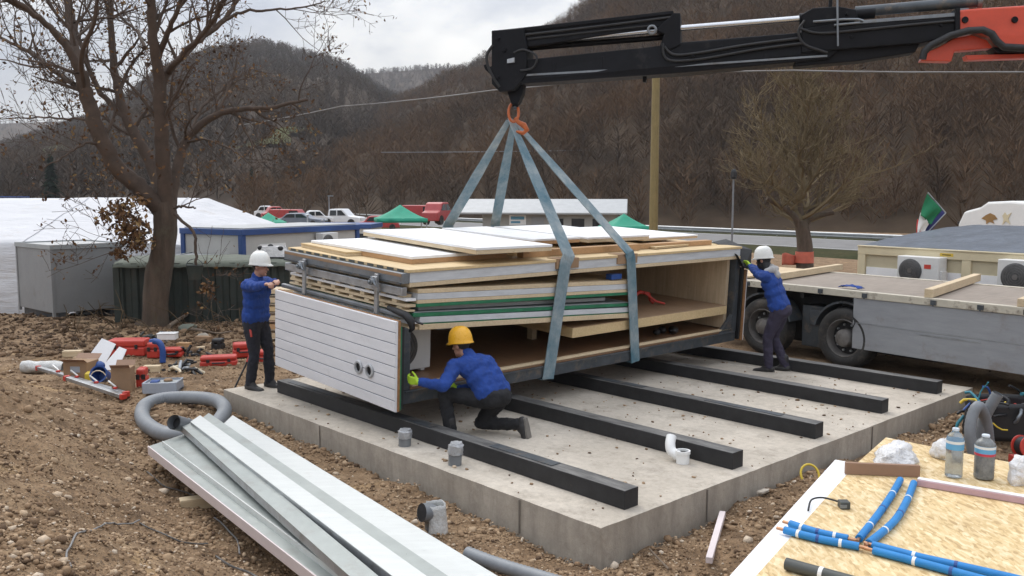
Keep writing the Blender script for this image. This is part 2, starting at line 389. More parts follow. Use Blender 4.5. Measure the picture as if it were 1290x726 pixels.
_p = M['pet'].node_tree.nodes['Principled BSDF']; _p.inputs['Transmission Weight'].default_value = .75; _p.inputs['IOR'].default_value = 1.18
M['wall_dull'] = mat('dull_grey_wall', (.30, .295, .27), .7, 0, .08, 2, .05, 20)
def sling_mat():
    m = bpy.data.materials.new('blue_grey_webbing'); b = NB(m); v = b.map()
    n = b.noise(v, 2.2, 6, .7)
    c = b.ramp(n, [(.33, (.085, .18, .23)), (.5, (.22, .29, .32)), (.7, (.44, .47, .46))])
    w = b.noise(b.map((30, 30, 2)), 6, 3)
    c = b.mix(1, c, b.ramp(w, [(.3, .72), (.7, 1.0)]), 'MULTIPLY')
    b.set(c, .85); b.bump(w, .3, .004); return m
M['sling'] = sling_mat()
def osb_mat():
    m = bpy.data.materials.new('strand_board'); b = NB(m)
    def flakes(rot, sc):
        v = b.map((1, .36, 1), rot=(0, 0, rot))
        w = b.n.new('ShaderNodeVectorMath'); w.operation = 'ADD'; b.l.new(v, w.inputs[0])
        nn = b.n.new('ShaderNodeTexNoise'); nn.inputs['Scale'].default_value = 9; b.l.new(v, nn.inputs['Vector'])
        sc_ = b.n.new('ShaderNodeVectorMath'); sc_.operation = 'SCALE'; sc_.inputs['Scale'].default_value = .05; b.l.new(nn.outputs['Color'], sc_.inputs[0]); b.l.new(sc_.outputs[0], w.inputs[1])
        return b.voro(w.outputs[0], sc, out='Color')
    sep = b.n.new('ShaderNodeSeparateColor'); b.l.new(flakes(.5, 58), sep.inputs[0])
    sep2 = b.n.new('ShaderNodeSeparateColor'); b.l.new(flakes(-.8, 44), sep2.inputs[0])
    f = b.math('ADD', b.math('MULTIPLY', sep.outputs[0], .55), b.math('MULTIPLY', sep2.outputs[1], .45))
    c = b.ramp(f, [(.10, (.46, .31, .14)), (.36, (.62, .45, .22)), (.62, (.70, .53, .29)), (.92, (.80, .66, .42))])
    c = b.mix(1, c, b.ramp(b.noise(b.map(), 3, 5), [(.3, .85), (.7, 1.0)]), 'MULTIPLY')
    b.set(c, .65); b.bump(f, .25, .004); return m
M['osb'] = osb_mat()
def concrete_mat():
    m = bpy.data.materials.new('concrete'); b = NB(m); v = b.map()
    c = b.ramp(b.noise(v, .9, 8, .65), [(.3, (.46, .405, .33)), (.7, (.63, .565, .475))])
    c = b.mix(1, c, b.ramp(b.noise(v, 16, 6, .7), [(.3, .80), (.65, 1.0)]), 'MULTIPLY')
    st = b.ramp(b.noise(v, 2.6, 10, .8), [(.50, 0.0), (.66, .55)])
    c = b.mix(st, c, (.22, .185, .145))
    c = b.mix(1, c, b.ramp(b.noise(v, .7, 5, .6, .6), [(.38, .86), (.60, 1.0)]), 'MULTIPLY')
    sp = b.ramp(b.voro(v, 9), [(.0, .75), (.10, .0)])
    c = b.mix(sp, c, (.15, .125, .10))
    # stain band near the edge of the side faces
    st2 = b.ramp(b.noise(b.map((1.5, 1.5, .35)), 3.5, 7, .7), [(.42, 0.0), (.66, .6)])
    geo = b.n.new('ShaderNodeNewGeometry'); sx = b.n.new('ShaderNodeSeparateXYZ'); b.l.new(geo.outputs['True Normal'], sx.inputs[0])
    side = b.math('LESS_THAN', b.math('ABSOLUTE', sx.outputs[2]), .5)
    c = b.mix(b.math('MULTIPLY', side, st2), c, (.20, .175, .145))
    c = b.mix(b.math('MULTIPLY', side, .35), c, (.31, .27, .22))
    b.set(c, .88); b.bump(b.noise(v, 26, 7, .7), .35, .012); return m
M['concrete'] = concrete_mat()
def ground_mat():
    m = bpy.data.materials.new('soil'); b = NB(m); v = b.map()
    big = b.noise(v, .35, 6, .6); mid = b.noise(v, 2.6, 8, .7); fine = b.noise(v, 26, 6, .75)
    c = b.ramp(mid, [(.30, (.12, .076, .044)), (.50, (.275, .180, .104)), (.72, (.42, .296, .18))])
    clay = b.ramp(b.noise(v, .75, 5, .55, .8), [(.60, 0.0), (.68, .8)])
    c = b.mix(clay, c, (.46, .31, .165))
    c = b.mix(1, c, b.ramp(fine, [(.3, .55), (.62, 1.0)]), 'MULTIPLY')
    peb = b.ramp(b.voro(v, 48, out='Distance'), [(.16, 1.0), (.34, 0.0)])
    pc = b.ramp(b.noise(v, 30, 2), [(.35, (.16, .105, .07)), (.7, (.46, .35, .25))])
    c = b.mix(b.math('MULTIPLY', peb, .75), c, pc)
    b.set(c, .95, spec=.2)
    h = b.math('ADD', b.math('MULTIPLY', fine, .6), b.math('MULTIPLY', peb, .7)); b.bump(h, .9, .03); return m
M['soil'] = ground_mat()
def island_mat(name, stops, rough=.85, ns=.6, nm=(.7, 1.0), bump=0):
    m = bpy.data.materials.new(name); b = NB(m)
    g = b.n.new('ShaderNodeNewGeometry')
    c = b.ramp(g.outputs['Random Per Island'], stops)
    c = b.mix(1, c, b.ramp(b.noise(b.map(), ns, 4), [(.3, nm[0]), (.7, nm[1])]), 'MULTIPLY')
    b.set(c, rough, spec=.25)
    if bump: b.bump(b.noise(b.map(), 60, 4), bump, .01)
    return m
M['stones'] = island_mat('stones', [(0, (.10, .062, .038)), (.35, (.27, .175, .102)), (.7, (.41, .283, .172)), (.93, (.52, .385, .255)), (1, (.66, .56, .44))], .9, 40, (.7, 1.0), .4)
M['litter'] = island_mat('leaf_litter', [(0, (.07, .045, .029)), (.5, (.16, .10, .058)), (1, (.27, .18, .11))], .9, 1)
M['oak_leaf'] = island_mat('oak_leaf', [(0, (.075, .040, .022)), (.45, (.15, .080, .040)), (.8, (.23, .125, .052)), (1, (.31, .20, .08))], .8, 3)
def hill_mat(name, c1, c2, c3, s=.02):
    m = bpy.data.materials.new(name); b = NB(m); v = b.map()
    c = b.ramp(b.noise(v, s, 7, .7), [(.34, c1), (.5, c2), (.66, c3)])
    c = b.mix(1, c, b.ramp(b.noise(v, s * 14, 6, .7), [(.3, .6), (.7, 1.0)]), 'MULTIPLY')
    b.set(c, 1, spec=.05); return m
M['hill'] = hill_mat('hill_floor', (.055, .041, .030), (.078, .055, .037), (.102, .072, .046))
M['hill_far'] = hill_mat('far_hill_floor', (.070, .055, .044), (.095, .072, .054), (.12, .09, .064), .008)
M['meadow'] = hill_mat('meadow', (.095, .088, .046), (.105, .108, .05), (.13, .122, .066), .03)
M['verge'] = hill_mat('verge', (.045, .05, .022), (.06, .06, .03), (.09, .075, .04), .3)
def tree_mat(name, stops, s, nm=(.62, 1.0)):
    m = bpy.data.materials.new(name); b = NB(m); v = b.map()
    c = b.ramp(b.noise(v, s, 5, .65), stops)
    g = b.n.new('ShaderNodeNewGeometry')
    c = b.mix(1, c, b.ramp(g.outputs['Random Per Island'], [(0, nm[0]), (1, nm[1])]), 'MULTIPLY')
    b.set(c, 1, spec=.05); return m
M['forest'] = tree_mat('bare_forest', [(.32, (.066, .052, .041)), (.44, (.098, .069, .048)), (.56, (.150, .088, .048)), (.70, (.128, .104, .075))], .02, (.75, 1.0))
M['forest_far'] = tree_mat('bare_far_forest', [(.32, (.060, .049, .040)), (.5, (.088, .066, .049)), (.7, (.122, .084, .054))], .01, (.75, 1.0))
M['conifer'] = tree_mat('conifer', [(.3, (.012, .022, .014)), (.7, (.022, .035, .020))], .5)
M['willow'] = tree_mat('willow_twig', [(.3, (.16, .125, .075)), (.7, (.245, .19, .115))], .3)
M['brush'] = tree_mat('dry_brush', [(.3, (.09, .068, .045)), (.7, (.17, .125, .08))], .8)
# ---------------------------------------------------------------- the land
def sm(a, b, x):
    t = min(1, max(0, (x - a) / (b - a))); return t * t * (3 - 2 * t)
T_A = Vector((5.02, 12.825, 0)); T_D = Vector((.578, -.816, 0)).normalized(); T_N = Vector((-T_D.y, T_D.x, 0))
def ground_h(x, y):
    d = -.788 * (x + 1.1) - .616 * (y - 5.8)                      # distance up the heap of spoil on the near left
    h = -.30 + 1.12 * sm(-.05, 2.5, d) * (1 + .16 * vnoise(x, y, .7, 8)) * sm(12.2, 8.8, y + .15 * x)
    h += .20 * sm(-2.6, -5.0, x) * sm(17, 11, y) * sm(6, 9, y)
    q = Vector((x, y, 0)) - O; u, v = q.dot(U), q.dot(V)
    du = max(-6.6 - u, u, 0); dv = max(-v, v - 7.25, 0); ds = math.hypot(du, dv)
    # spoil thrown up along the sides of the slab
    h += sm(1.6, .3, ds) * (.085 + .09 * vnoise(x, y, 1.3, 3)) * sm(.2, 1.3, math.hypot(u, v))
    t = Vector((x, y, 0)) - T_A
    far = sm(4.6, 6.6, v) * sm(-9, -5, u)                         # the hard standing of the trailer
    rough = .085 * vnoise(x, y, .9) + .05 * vnoise(x, y, 2.3, 1) + .030 * vnoise(x, y, 5.5, 2)
    rough += (.05 * vnoise(x, y, 3.4, 6) + .035 * vnoise(x, y, 8, 7)) * sm(.1, 1.2, d)
    near = sm(30, 16, y)
    h += rough * near * (1 - .8 * sm(7.2, 7.8, v) * sm(-9, -7, u))
    h = h * (1 - sm(6.6, 7.6, v) * sm(-9, -7, u)) + (-.07 + .2 * rough) * sm(6.6, 7.6, v) * sm(-9, -7, u)
    if ds < .06 or (du == 0 and dv == 0): h = min(h, -.32) if False else -.55
    b = sm(19.5, 25, y)
    h = h * (1 - b) + (-.75) * b
    return h
def nonuni(a, b, fine0, fine1, step, grow=1.16):
    xs = list(np.arange(fine0, fine1 + 1e-6, step)); s = step; x = fine1
    while x < b: s = min(s * grow, 400); x += s; xs.append(x)
    s = step; x = fine0; pre = []
    while x > a: s = min(s * grow, 400); x -= s; pre.append(x)
    return np.array(pre[::-1] + xs)
xs = nonuni(-2600, 2600, -6.5, 7.5, .075); ys = nonuni(-120, 2600, 3.0, 16.5, .075)
gv = [(float(x), float(y), ground_h(float(x), float(y)) if (abs(x) < 60 and -10 < y < 60) else -.75) for y in ys for x in xs]
nx = len(xs); idx = np.arange(nx * len(ys)).reshape(len(ys), nx)
a, b_, c_, d_ = idx[:-1, :-1].ravel(), idx[:-1, 1:].ravel(), idx[1:, 1:].ravel(), idx[1:, :-1].ravel()
gt = np.concatenate([np.stack([a, b_, c_], 1), np.stack([a, c_, d_], 1)])
ground = link('ground', np_mesh('ground', gv, gt, M['soil'], smooth=True)); props(ground, 'rough brown soil strewn with stones', None, None, 'structure')

# ---------------------------------------------------------------- hills
def azel(px, py):
    d = ray(px, py); return math.atan2(d.x, d.y), d.z / math.hypot(d.x, d.y)
def interp(pts, x):
    if x <= pts[0][0]: return pts[0][1]
    for (x0, y0), (x1, y1) in zip(pts, pts[1:]):
        if x <= x1: return y0 + (y1 - y0) * (x - x0) / (x1 - x0)
    return pts[-1][1]
class Hill:
    def __init__(s, name, sky, r0, r1, treeh, mat_, label, pw=1.0, namp=3.0, nf=.02, back=1.5):
        s.sky = [azel(*p) for p in sky]; s.r0, s.r1 = r0, r1; s.pw = pw; s.namp = namp; s.nf = nf; s.th = treeh; s.back = back
        s.a0, s.a1 = s.sky[0][0], s.sky[-1][0]
        na, nr = 110, 54; vs = []
        for i in range(nr + 1):
            for j in range(na + 1):
                az = s.a0 + (s.a1 - s.a0) * j / na
                r = s.rr(az, i / nr * 1.35)
                vs.append((r * math.sin(az), r * math.cos(az), s.h(az, r)))
        fs = [(i * (na + 1) + j, i * (na + 1) + j + 1, (i + 1) * (na + 1) + j + 1, (i + 1) * (na + 1) + j) for i in range(nr) for j in range(na)]
        me = bpy.data.meshes.new(name); me.from_pydata(vs, [], fs); me.materials.append(mat_); me.polygons.foreach_set('use_smooth', [True] * len(fs))
        props(link(name, me), label, None, None, 'structure')
    def R1(s, az): return interp([(azel(p, 0)[0], r) for p, r in s.r1], az)
    def R0(s, az): return interp([(azel(p, 0)[0], r) for p, r in s.r0], az)
    def rr(s, az, t): return s.R0(az) + (s.R1(az) - s.R0(az)) * t
    def h(s, az, r):
        r0, r1 = s.R0(az), s.R1(az); t = (r - r0) / (r1 - r0)
        top = CAMH + interp(s.sky, az) * r1 - s.th
        x, y = r * math.sin(az), r * math.cos(az)
        n = (vnoise(x, y, s.nf, 5) + .5 * vnoise(x, y, s.nf * 2.3, 6)) * s.namp * sm(0, .25, t) * (1 - sm(.8, 1, t) * .7)
        if t <= 1: return -1.2 + (top + 1.2) * (max(0, t) ** s.pw) + n
        return top - (r - r1) * .25 + n
    def at(s, px, py):                                  # where a photo point meets this hill
        d = ray(px, py); d = d / math.hypot(d.x, d.y); az = math.atan2(d.x, d.y)
        r = s.R0(az)
        for k in range(900):
            r += (s.R1(az) - s.R0(az)) / 800
            if CAMH + d.z * r < s.h(az, r): break
        return az, r
right = Hill('wooded_hill', [(300, 190), (380, 160), (430, 141), (473, 123), (523, 105), (560, 84), (597, 70), (617, 56), (647, 36), (680, 25), (707, 12), (730, -10), (800, -60), (950, -120), (1150, -170), (1500, -200), (1900, -200), (2600, -120)],
             [(300, 120), (560, 100), (900, 85), (1300, 78), (2600, 80)], [(300, 470), (560, 430), (717, 330), (900, 300), (1300, 270), (2600, 260)], 7, M['hill'], 'steep hillside under bare brown forest', 1.0, 3.2, .022)
left = Hill('round_hill', [(-500, 215), (-100, 200), (0, 178), (60, 158), (110, 140), (160, 110), (200, 80), (240, 62), (267, 53), (300, 47), (333, 45), (355, 50), (383, 58), (410, 64), (430, 71), (455, 85), (480, 104), (560, 138), (640, 160)],
            [(-500, 130), (640, 170)], [(-500, 600), (640, 640)], 7, M['hill_far'], 'rounded wooded hill across the valley', .9, 4.5, .010)
mid = Hill('distant_ridge', [(330, 120), (380, 104), (430, 88), (480, 85), (520, 83), (563, 80), (620, 92), (700, 110)],
           [(330, 620), (700, 620)], [(330, 1150), (700, 1150)], 6, M['hill_far'], 'low distant wooded ridge in the gap', .9, 4, .006)
farl = Hill('far_blue_hills', [(-700, 190), (-300, 172), (-150, 166), (0, 152), (90, 148), (200, 152), (330, 170)],
            [(-700, 800), (330, 800)], [(-700, 1500), (330, 1500)], 5, M['hill_far'], 'low hazy hills on the horizon', .9, 5, .004)

# meadows on the round hill: two grassy strips lying on the slope
meadow_polys = [[(35, 196), (60, 188), (98, 182), (104, 185), (70, 198), (40, 207)], [(300, 184), (340, 171), (394, 160), (396, 170), (350, 184), (310, 192)]]
def in_poly(p, poly):
    x, y = p; c = False
    for i in range(len(poly)):
        x0, y0 = poly[i]; x1, y1 = poly[i - 1]
        if (y0 > y) != (y1 > y) and x < (x1 - x0) * (y - y0) / (y1 - y0) + x0: c = not c
    return c
def topx(p):
    q = Vector(p) - CAM; d = q.dot(FW); return CX + F * q.x / d, CY - F * q.dot(UPV) / d
mpolys_xy = []
for k, poly in enumerate(meadow_polys):
    hs = left
    az_r = [hs.at(*p) for p in poly]; xy = [(r * math.sin(a_), r * math.cos(a_)) for a_, r in az_r]; mpolys_xy.append(xy)
    xy = [(lambda q: (q[0] + 5 * vnoise(q[0], q[1], .06), q[1] + 6 * vnoise(q[0], q[1], .05, 3)))((xy[i][0] * (1 - t / 6) + xy[(i + 1) % len(xy)][0] * t / 6, xy[i][1] * (1 - t / 6) + xy[(i + 1) % len(xy)][1] * t / 6)) for i in range(len(xy)) for t in range(6)]; mpolys_xy[k] = xy
    x0, x1 = min(p[0] for p in xy), max(p[0] for p in xy); y0, y1 = min(p[1] for p in xy), max(p[1] for p in xy)
    n = 46; vs = []; keep = {}; fs = []
    for j in range(n):
        for i in range(n):
            x = x0 + (x1 - x0) * i / (n - 1); y = y0 + (y1 - y0) * j / (n - 1)
            if in_poly((x, y), xy): keep[i, j] = len(vs); vs.append((x, y, hs.h(math.atan2(x, y), math.hypot(x, y)) + .9))
    for (i, j) in keep:
        q = [(i, j), (i + 1, j), (i + 1, j + 1), (i, j + 1)]
        if all(t in keep for t in q): fs.append(tuple(keep[t] for t in q))
    me = bpy.data.meshes.new('meadow'); me.from_pydata(vs, [], fs); me.materials.append(M['meadow'])
    props(link('meadow', me), 'green meadow clearing on the wooded hill', None, None, 'structure')

# ---------------------------------------------------------------- forest: bare trees, one mass
def tree_template(rng, nb, w):
    vs = []; fs = []
    def blade(p, d, L, w0):
        p = np.array(p); d = np.array(d); d = d / np.linalg.norm(d)
        s = np.cross(d, rng.normal(size=3)); s /= np.linalg.norm(s)
        b = len(vs); vs.extend([p - s * w0 / 2, p + s * w0 / 2, p + d * L]); fs.append((b, b + 1, b + 2))
    blade((0, 0, -.05), (rng.normal() * .08, rng.normal() * .08, 1), .9, .020)
    for i in range(nb):
        h = rng.uniform(.05, .78); a = rng.uniform(0, 6.283); up = rng.uniform(.55, 1.7)
        d = np.array([math.cos(a), math.sin(a), up]); L = rng.uniform(.14, .38) * (1.15 - h * .7)
        off = rng.uniform(0, .11) * (1 - abs(h - .5))
        blade((math.cos(a) * off, math.sin(a) * off, h), d, L, w * rng.uniform(.5, 1.2))
    return np.array(vs, np.float32), np.array(fs, np.int32)
def forest(name, pts, nb, w, mats, label, hscale):
    """pts: (x, y, z, height)"""
    rng = np.random.default_rng(11); T = [tree_template(rng, nb, w) for _ in range(10)]
    VS = []; FS = []; off = 0
    for (x, y, z, hh) in pts:
        v, f = T[rng.integers(10)]
        a = rng.uniform(0, 6.283); c, s = math.cos(a), math.sin(a); wd = hh * rng.uniform(.75, 1.25)
        q = np.empty_like(v); q[:, 0] = (v[:, 0] * c - v[:, 1] * s) * wd + x; q[:, 1] = (v[:, 0] * s + v[:, 1] * c) * wd + y; q[:, 2] = v[:, 2] * hh + z
        VS.append(q); FS.append(f + off); off += len(v)
    me = np_mesh(name, np.concatenate(VS), np.concatenate(FS), mats)
    return props(link(name, me), label, None, None, 'stuff')
def scatter(hill, n, a0, a1, hmin, hmax, tmax=1.03, avoid=()):
    pts = []; rng = random.Random(5)
    while len(pts) < n:
        az = rng.uniform(a0, a1); t = math.sqrt(rng.uniform(0.0, tmax ** 2)) if rng.random() < .8 else rng.uniform(0.01, .4)
        if t > .93 or rng.random() > .06: pass
        else: t = rng.uniform(.96, 1.02)
        r = hill.rr(az, t); x, y = r * math.sin(az), r * math.cos(az)
        if any(in_poly((x, y), p) for p in avoid): continue
        if avoid and t < .02: continue
        zz, hh = hill.h(az, r) - .3, rng.uniform(hmin, hmax)
        if avoid and any(in_poly(topx((x, y, zz + hh * f)), p) for p in meadow_polys for f in (.6,)): continue
        pts.append((x, y, zz, hh))
    return pts
a_l, a_r = azel(290, 0)[0], azel(1480, 0)[0]
forest('forest', scatter(right, 9000, a_l, a_r, 4.2, 7.8), 74, .016, M['forest'], 'bare brown trees covering the steep hillside', 1)
pl = scatter(left, 6500, azel(-60, 0)[0], azel(600, 0)[0], 5, 8.5, avoid=mpolys_xy)
pl += scatter(mid, 2600, azel(370, 0)[0], azel(650, 0)[0], 6, 10) + scatter(farl, 900, azel(-120, 0)[0], azel(300, 0)[0], 6, 10)
forest('far_forest', pl, 46, .036, M['forest_far'], 'bare woods on the hills across the valley', 1)

# a few dark conifers down in the valley, each its own tree
def conifer(px, py, Y, hh, label):
    p = AT(px, py, Y); t = thing('conifer_tree', label, 'tree', p, 0, 'dark conifers in the valley')
    rng = random.Random(int(px)); m = MB(); m.cyl((0, 0, -.5), (0, 0, hh * .9), hh * .018, .02, 6); m.build('trunk', M['bark'], t)
    m = MB()
    for i in range(520):
        k = rng.uniform(.06, 1); z = hh * k; rad = hh * .26 * (1 - k) + .1; a = rng.uniform(0, 6.283); rr = rad * rng.uniform(.3, 1)
        c = Vector((math.cos(a) * rr, math.sin(a) * rr, z)); d = Vector((math.cos(a), math.sin(a), -.35)).normalized(); s = d.cross(Vector((0, 0, 1))).normalized()
        L = hh * .09 * rng.uniform(.6, 1.3); m.add([c - s * L * .4, c + s * L * .4, c + d * L, c - d * L * .4 + Vector((0, 0, L * .3))], [(0, 1, 2), (0, 1, 3)])
    m.build('crown', M['conifer'], t)
conifer(66, 254, 130, 6.6, 'dark conifer in the valley behind the white tent'); conifer(318, 246, 150, 4.6, 'small dark conifer right of the big bare oak'); conifer(424, 240, 160, 3.4, 'lone small conifer below the round hill')

# ---------------------------------------------------------------- road, verge, guard rail
def strip(name, p0, p1, w0, w1, z, m_, kind='structure', label=None, n=60, side=None):
    p0, p1 = Vector(p0), Vector(p1); d = (p1 - p0).normalized(); s = Vector((-d.y, d.x, 0)); m = MB()
    m.grid(lambda a_, b2: p0 + (p1 - p0) * a_ + s * (w0 + (w1 - w0) * b2) + Vector((0, 0, z)), n, 2)
    return m, s
RA = G(1120, 318, -.45); RB = G(300, 272, -.45)
rd = (RB - RA).normalized(); rs = Vector((rd.y, -rd.x, 0))
if rs.y < 0: rs = -rs
RA0 = RA - rd * 45; RB0 = RB + rd * 60
def roadstrip(o0, o1, z): 
    m = MB(); m.grid(lambda i, j: Vector((*(RA0 + (RB0 - RA0) * i + rs * (o0 + (o1 - o0) * j)).xy, z)), 40, 2); return m
RZ = -.45
bank = MB()
bank.prism([Vector((*(RA0 + rs * o).xy, z)) for o, z in ((-3.2, -.9), (-.6, RZ - .012), (17, RZ - .012), (21, -.9))], RB0 - RA0)
bank.solo('road_verge', M['verge'], 'low grassy bank carrying the road', None, None, 'structure', origin=(0, 0, 0))
roadstrip(0, 9.5, RZ).solo('road', M['asphalt'], 'grey asphalt road beyond the site', None, None, 'structure', origin=(0, 0, 0))
lm = MB()
for o in (.35, 9.0): lm.grid(lambda i, j: Vector((*(RA0 + (RB0 - RA0) * i + rs * (o + .14 * j)).xy, RZ + .005)), 40, 1)
lm.solo('road_marking', M['road_line'], 'white edge lines of the road', None, None, 'structure', origin=(0, 0, 0))
gr = thing('guard_rail', 'long galvanised guard rail along the far side of the road', 'guard rail', RA0 + rs * 10.6 + Vector((0, 0, RZ)))
m = MB(); L = (RB0 - RA0).length
prof = [(.0, .50), (-.06, .56), (-.06, .62), (0, .67), (-.06, .72), (-.06, .80), (0, .85), (.02, .85), (.02, .50)]
m.prism([rs * a_ * 1.0 + Vector((0, 0, b2)) for a_, b2 in prof], RB0 - RA0); m.build('rail', M['rail'], gr)
k = 0.0
while k < L:
    m = MB(); p = rd * k + rs * .09; m.beam(p + Vector((0, 0, -.1)), p + Vector((0, 0, .8)), .12, .08, (1, 0, 0)); m.build('post', M['rail'], gr); k += 4 if k < 70 else 8

# ---------------------------------------------------------------- world, sun, haze
w = bpy.data.worlds.new('World'); SC.world = w; w.use_nodes = True; nt = w.node_tree; nt.nodes.clear()
out = nt.nodes.new('ShaderNodeOutputWorld'); bg = nt.nodes.new('ShaderNodeBackground'); nt.links.new(bg.outputs[0], out.inputs[0])
sky = nt.nodes.new('ShaderNodeTexSky'); sky.sky_type = 'NISHITA'; sky.sun_disc = False
SUN_EL, SUN_AZ = R(48), R(-28)      # azimuth from +Y towards +X
sky.sun_elevation = SUN_EL; sky.sun_rotation = SUN_AZ; sky.air_density = 1.2; sky.dust_density = 3
tc = nt.nodes.new('ShaderNodeTexCoord'); mp = nt.nodes.new('ShaderNodeMapping'); mp.inputs['Scale'].default_value = (1, 1, 2.6); nt.links.new(tc.outputs['Generated'], mp.inputs[0])
def wn(scale, det, loc):
    m2 = nt.nodes.new('ShaderNodeMapping'); m2.inputs['Location'].default_value = loc; nt.links.new(mp.outputs[0], m2.inputs[0])
    n = nt.nodes.new('ShaderNodeTexNoise'); n.inputs['Scale'].default_value = scale; n.inputs['Detail'].default_value = det; n.inputs['Roughness'].default_value = .55; n.inputs['Distortion'].default_value = .35
    nt.links.new(m2.outputs[0], n.inputs['Vector']); return n.outputs['Fac']
rp = nt.nodes.new('ShaderNodeValToRGB'); nt.links.new(wn(2.6, 6, (1.3, .4, .2)), rp.inputs[0])
els = rp.color_ramp.elements; els.new(.5); els.new(.6)
for e, (p, c) in zip(els, [(.32, (4.1, 4.55, 5.5)), (.44, (5.4, 5.85, 6.8)), (.54, (7.8, 8.0, 8.4)), (.66, (12.2, 12.0, 11.5))]): e.position = p; e.color = (*[x / 11 for x in c], 1)
mul = nt.nodes.new('ShaderNodeVectorMath'); mul.operation = 'SCALE'; mul.inputs['Scale'].default_value = 11.0; nt.links.new(rp.outputs[0], mul.inputs[0])
mx = nt.nodes.new('ShaderNodeMix'); mx.data_type = 'RGBA'; mx.inputs[0].default_value = .88
nt.links.new(sky.outputs[0], mx.inputs[6]); nt.links.new(mul.outputs[0], mx.inputs[7]); 
# overcast skies are about three times as bright overhead as at the horizon
sx_ = nt.nodes.new('ShaderNodeSeparateXYZ'); nt.links.new(tc.outputs['Generated'], sx_.inputs[0])
mr = nt.nodes.new('ShaderNodeMapRange'); mr.inputs['From Min'].default_value = .12; mr.inputs['From Max'].default_value = 1; mr.inputs['To Min'].default_value = 1; mr.inputs['To Max'].default_value = 2.8; nt.links.new(sx_.outputs[2], mr.inputs[0])
zs = nt.nodes.new('ShaderNodeVectorMath'); zs.operation = 'SCALE'; nt.links.new(mx.outputs[2], zs.inputs[0]); nt.links.new(mr.outputs[0], zs.inputs['Scale']); nt.links.new(zs.outputs[0], bg.inputs[0]); bg.inputs[1].default_value = .1
sl = bpy.data.lights.new('sun', 'SUN'); sl.energy = 1.4; sl.angle = R(40); sl.color = (1, .95, .88); so = bpy.data.objects.new('sun', sl); COL.objects.link(so)
sd = Vector((math.sin(SUN_AZ) * math.cos(SUN_EL), math.cos(SUN_AZ) * math.cos(SUN_EL), math.sin(SUN_EL)))
so.rotation_euler = (-sd).to_track_quat('-Z', 'Y').to_euler(); so.location = sd * 50
hz = MB(); hz.box(-2700, 2700, -125, 2650, -6, 330)
hm = bpy.data.materials.new('haze'); hm.use_nodes = True; hn = hm.node_tree; hn.nodes.clear()
ho = hn.nodes.new('ShaderNodeOutputMaterial'); hv = hn.nodes.new('ShaderNodeVolumePrincipled'); hv.inputs['Density'].default_value = .00024; hv.inputs['Color'].default_value = (.86, .89, .94, 1)
hn.links.new(hv.outputs[0], ho.inputs['Volume'])
props(hz.build('haze', hm), 'thin valley haze', None, None, 'stuff')
SC.view_settings.view_transform = 'Standard'; SC.view_settings.look = 'None'; SC.view_settings.gamma = 1; SC.view_settings.use_curve_mapping = False; SC.view_settings.exposure = .02
SC.cycles.volume_bounces = 0; SC.cycles.max_bounces = 8; SC.cycles.use_adaptive_sampling = True; SC.cycles.use_denoising = True
# ---------------------------------------------------------------- slab and black base beams
def uvmat(u, v, z=0.0, rz=0.0): return Matrix.Translation(UVP(u, v, z)) @ Matrix.Rotation(ROT_UV + rz, 4, 'Z')
slab = thing('foundation_slab', 'large pale concrete slab with stained sides under the hanging module', 'slab', mw=uvmat(0, 0))
def slab_top(a, b):
    x = -6.5 + 6.5 * a; y = 7.23 * b
    ex = min(x + 6.5, -x, y, 7.23 - y)
    return Vector((x, y, .004 * vnoise(x, y, 3, 9) + (-.005 - .003 * vnoise(x, y, 9, 4) if ex < .005 else 0)))
m = MB(); m.grid(slab_top, 90, 100)
n = 90
for (ax, sgn) in (('x0', 1), ('x1', 1), ('y0', 1), ('y1', 1)):
    def side(a, b, ax=ax):
        if ax == 'y0': p = slab_top(a, 0)
        elif ax == 'y1': p = slab_top(a, 1)
        elif ax == 'x0': p = slab_top(0, a)
        else: p = slab_top(1, a)
        q = Vector(p); q.z = p.z - .62 * b
        wob = .006 * vnoise(p.x * 1.0 + p.y, b * 3, 4, 2) if 0 < b else 0
        if ax == 'y0': q.y -= wob
        elif ax == 'y1': q.y += wob
        elif ax == 'x0': q.x -= wob
        else: q.x += wob
        return q
    m.grid(side, 90 if ax[0] == 'y' else 100, 6)
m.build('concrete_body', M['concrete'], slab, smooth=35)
m = MB()
for y in (1.35, 4.4): m.box(.004, .012, y, y + .012, -.30, -.015)
for x in (-.9, -4.1): m.box(x, x + .012, -.012, -.004, -.30, -.015)
m.each('joint', M['joint'], slab)
B_SIDE = ['nearest of the five black beams, under the white cladding panel', 'second black beam from the front, with a white pipe elbow against it', 'middle one of the five black beams on the slab', 'fourth black beam from the front, second before the trailer', 'farthest black beam, at the feet of the standing man by the trailer']
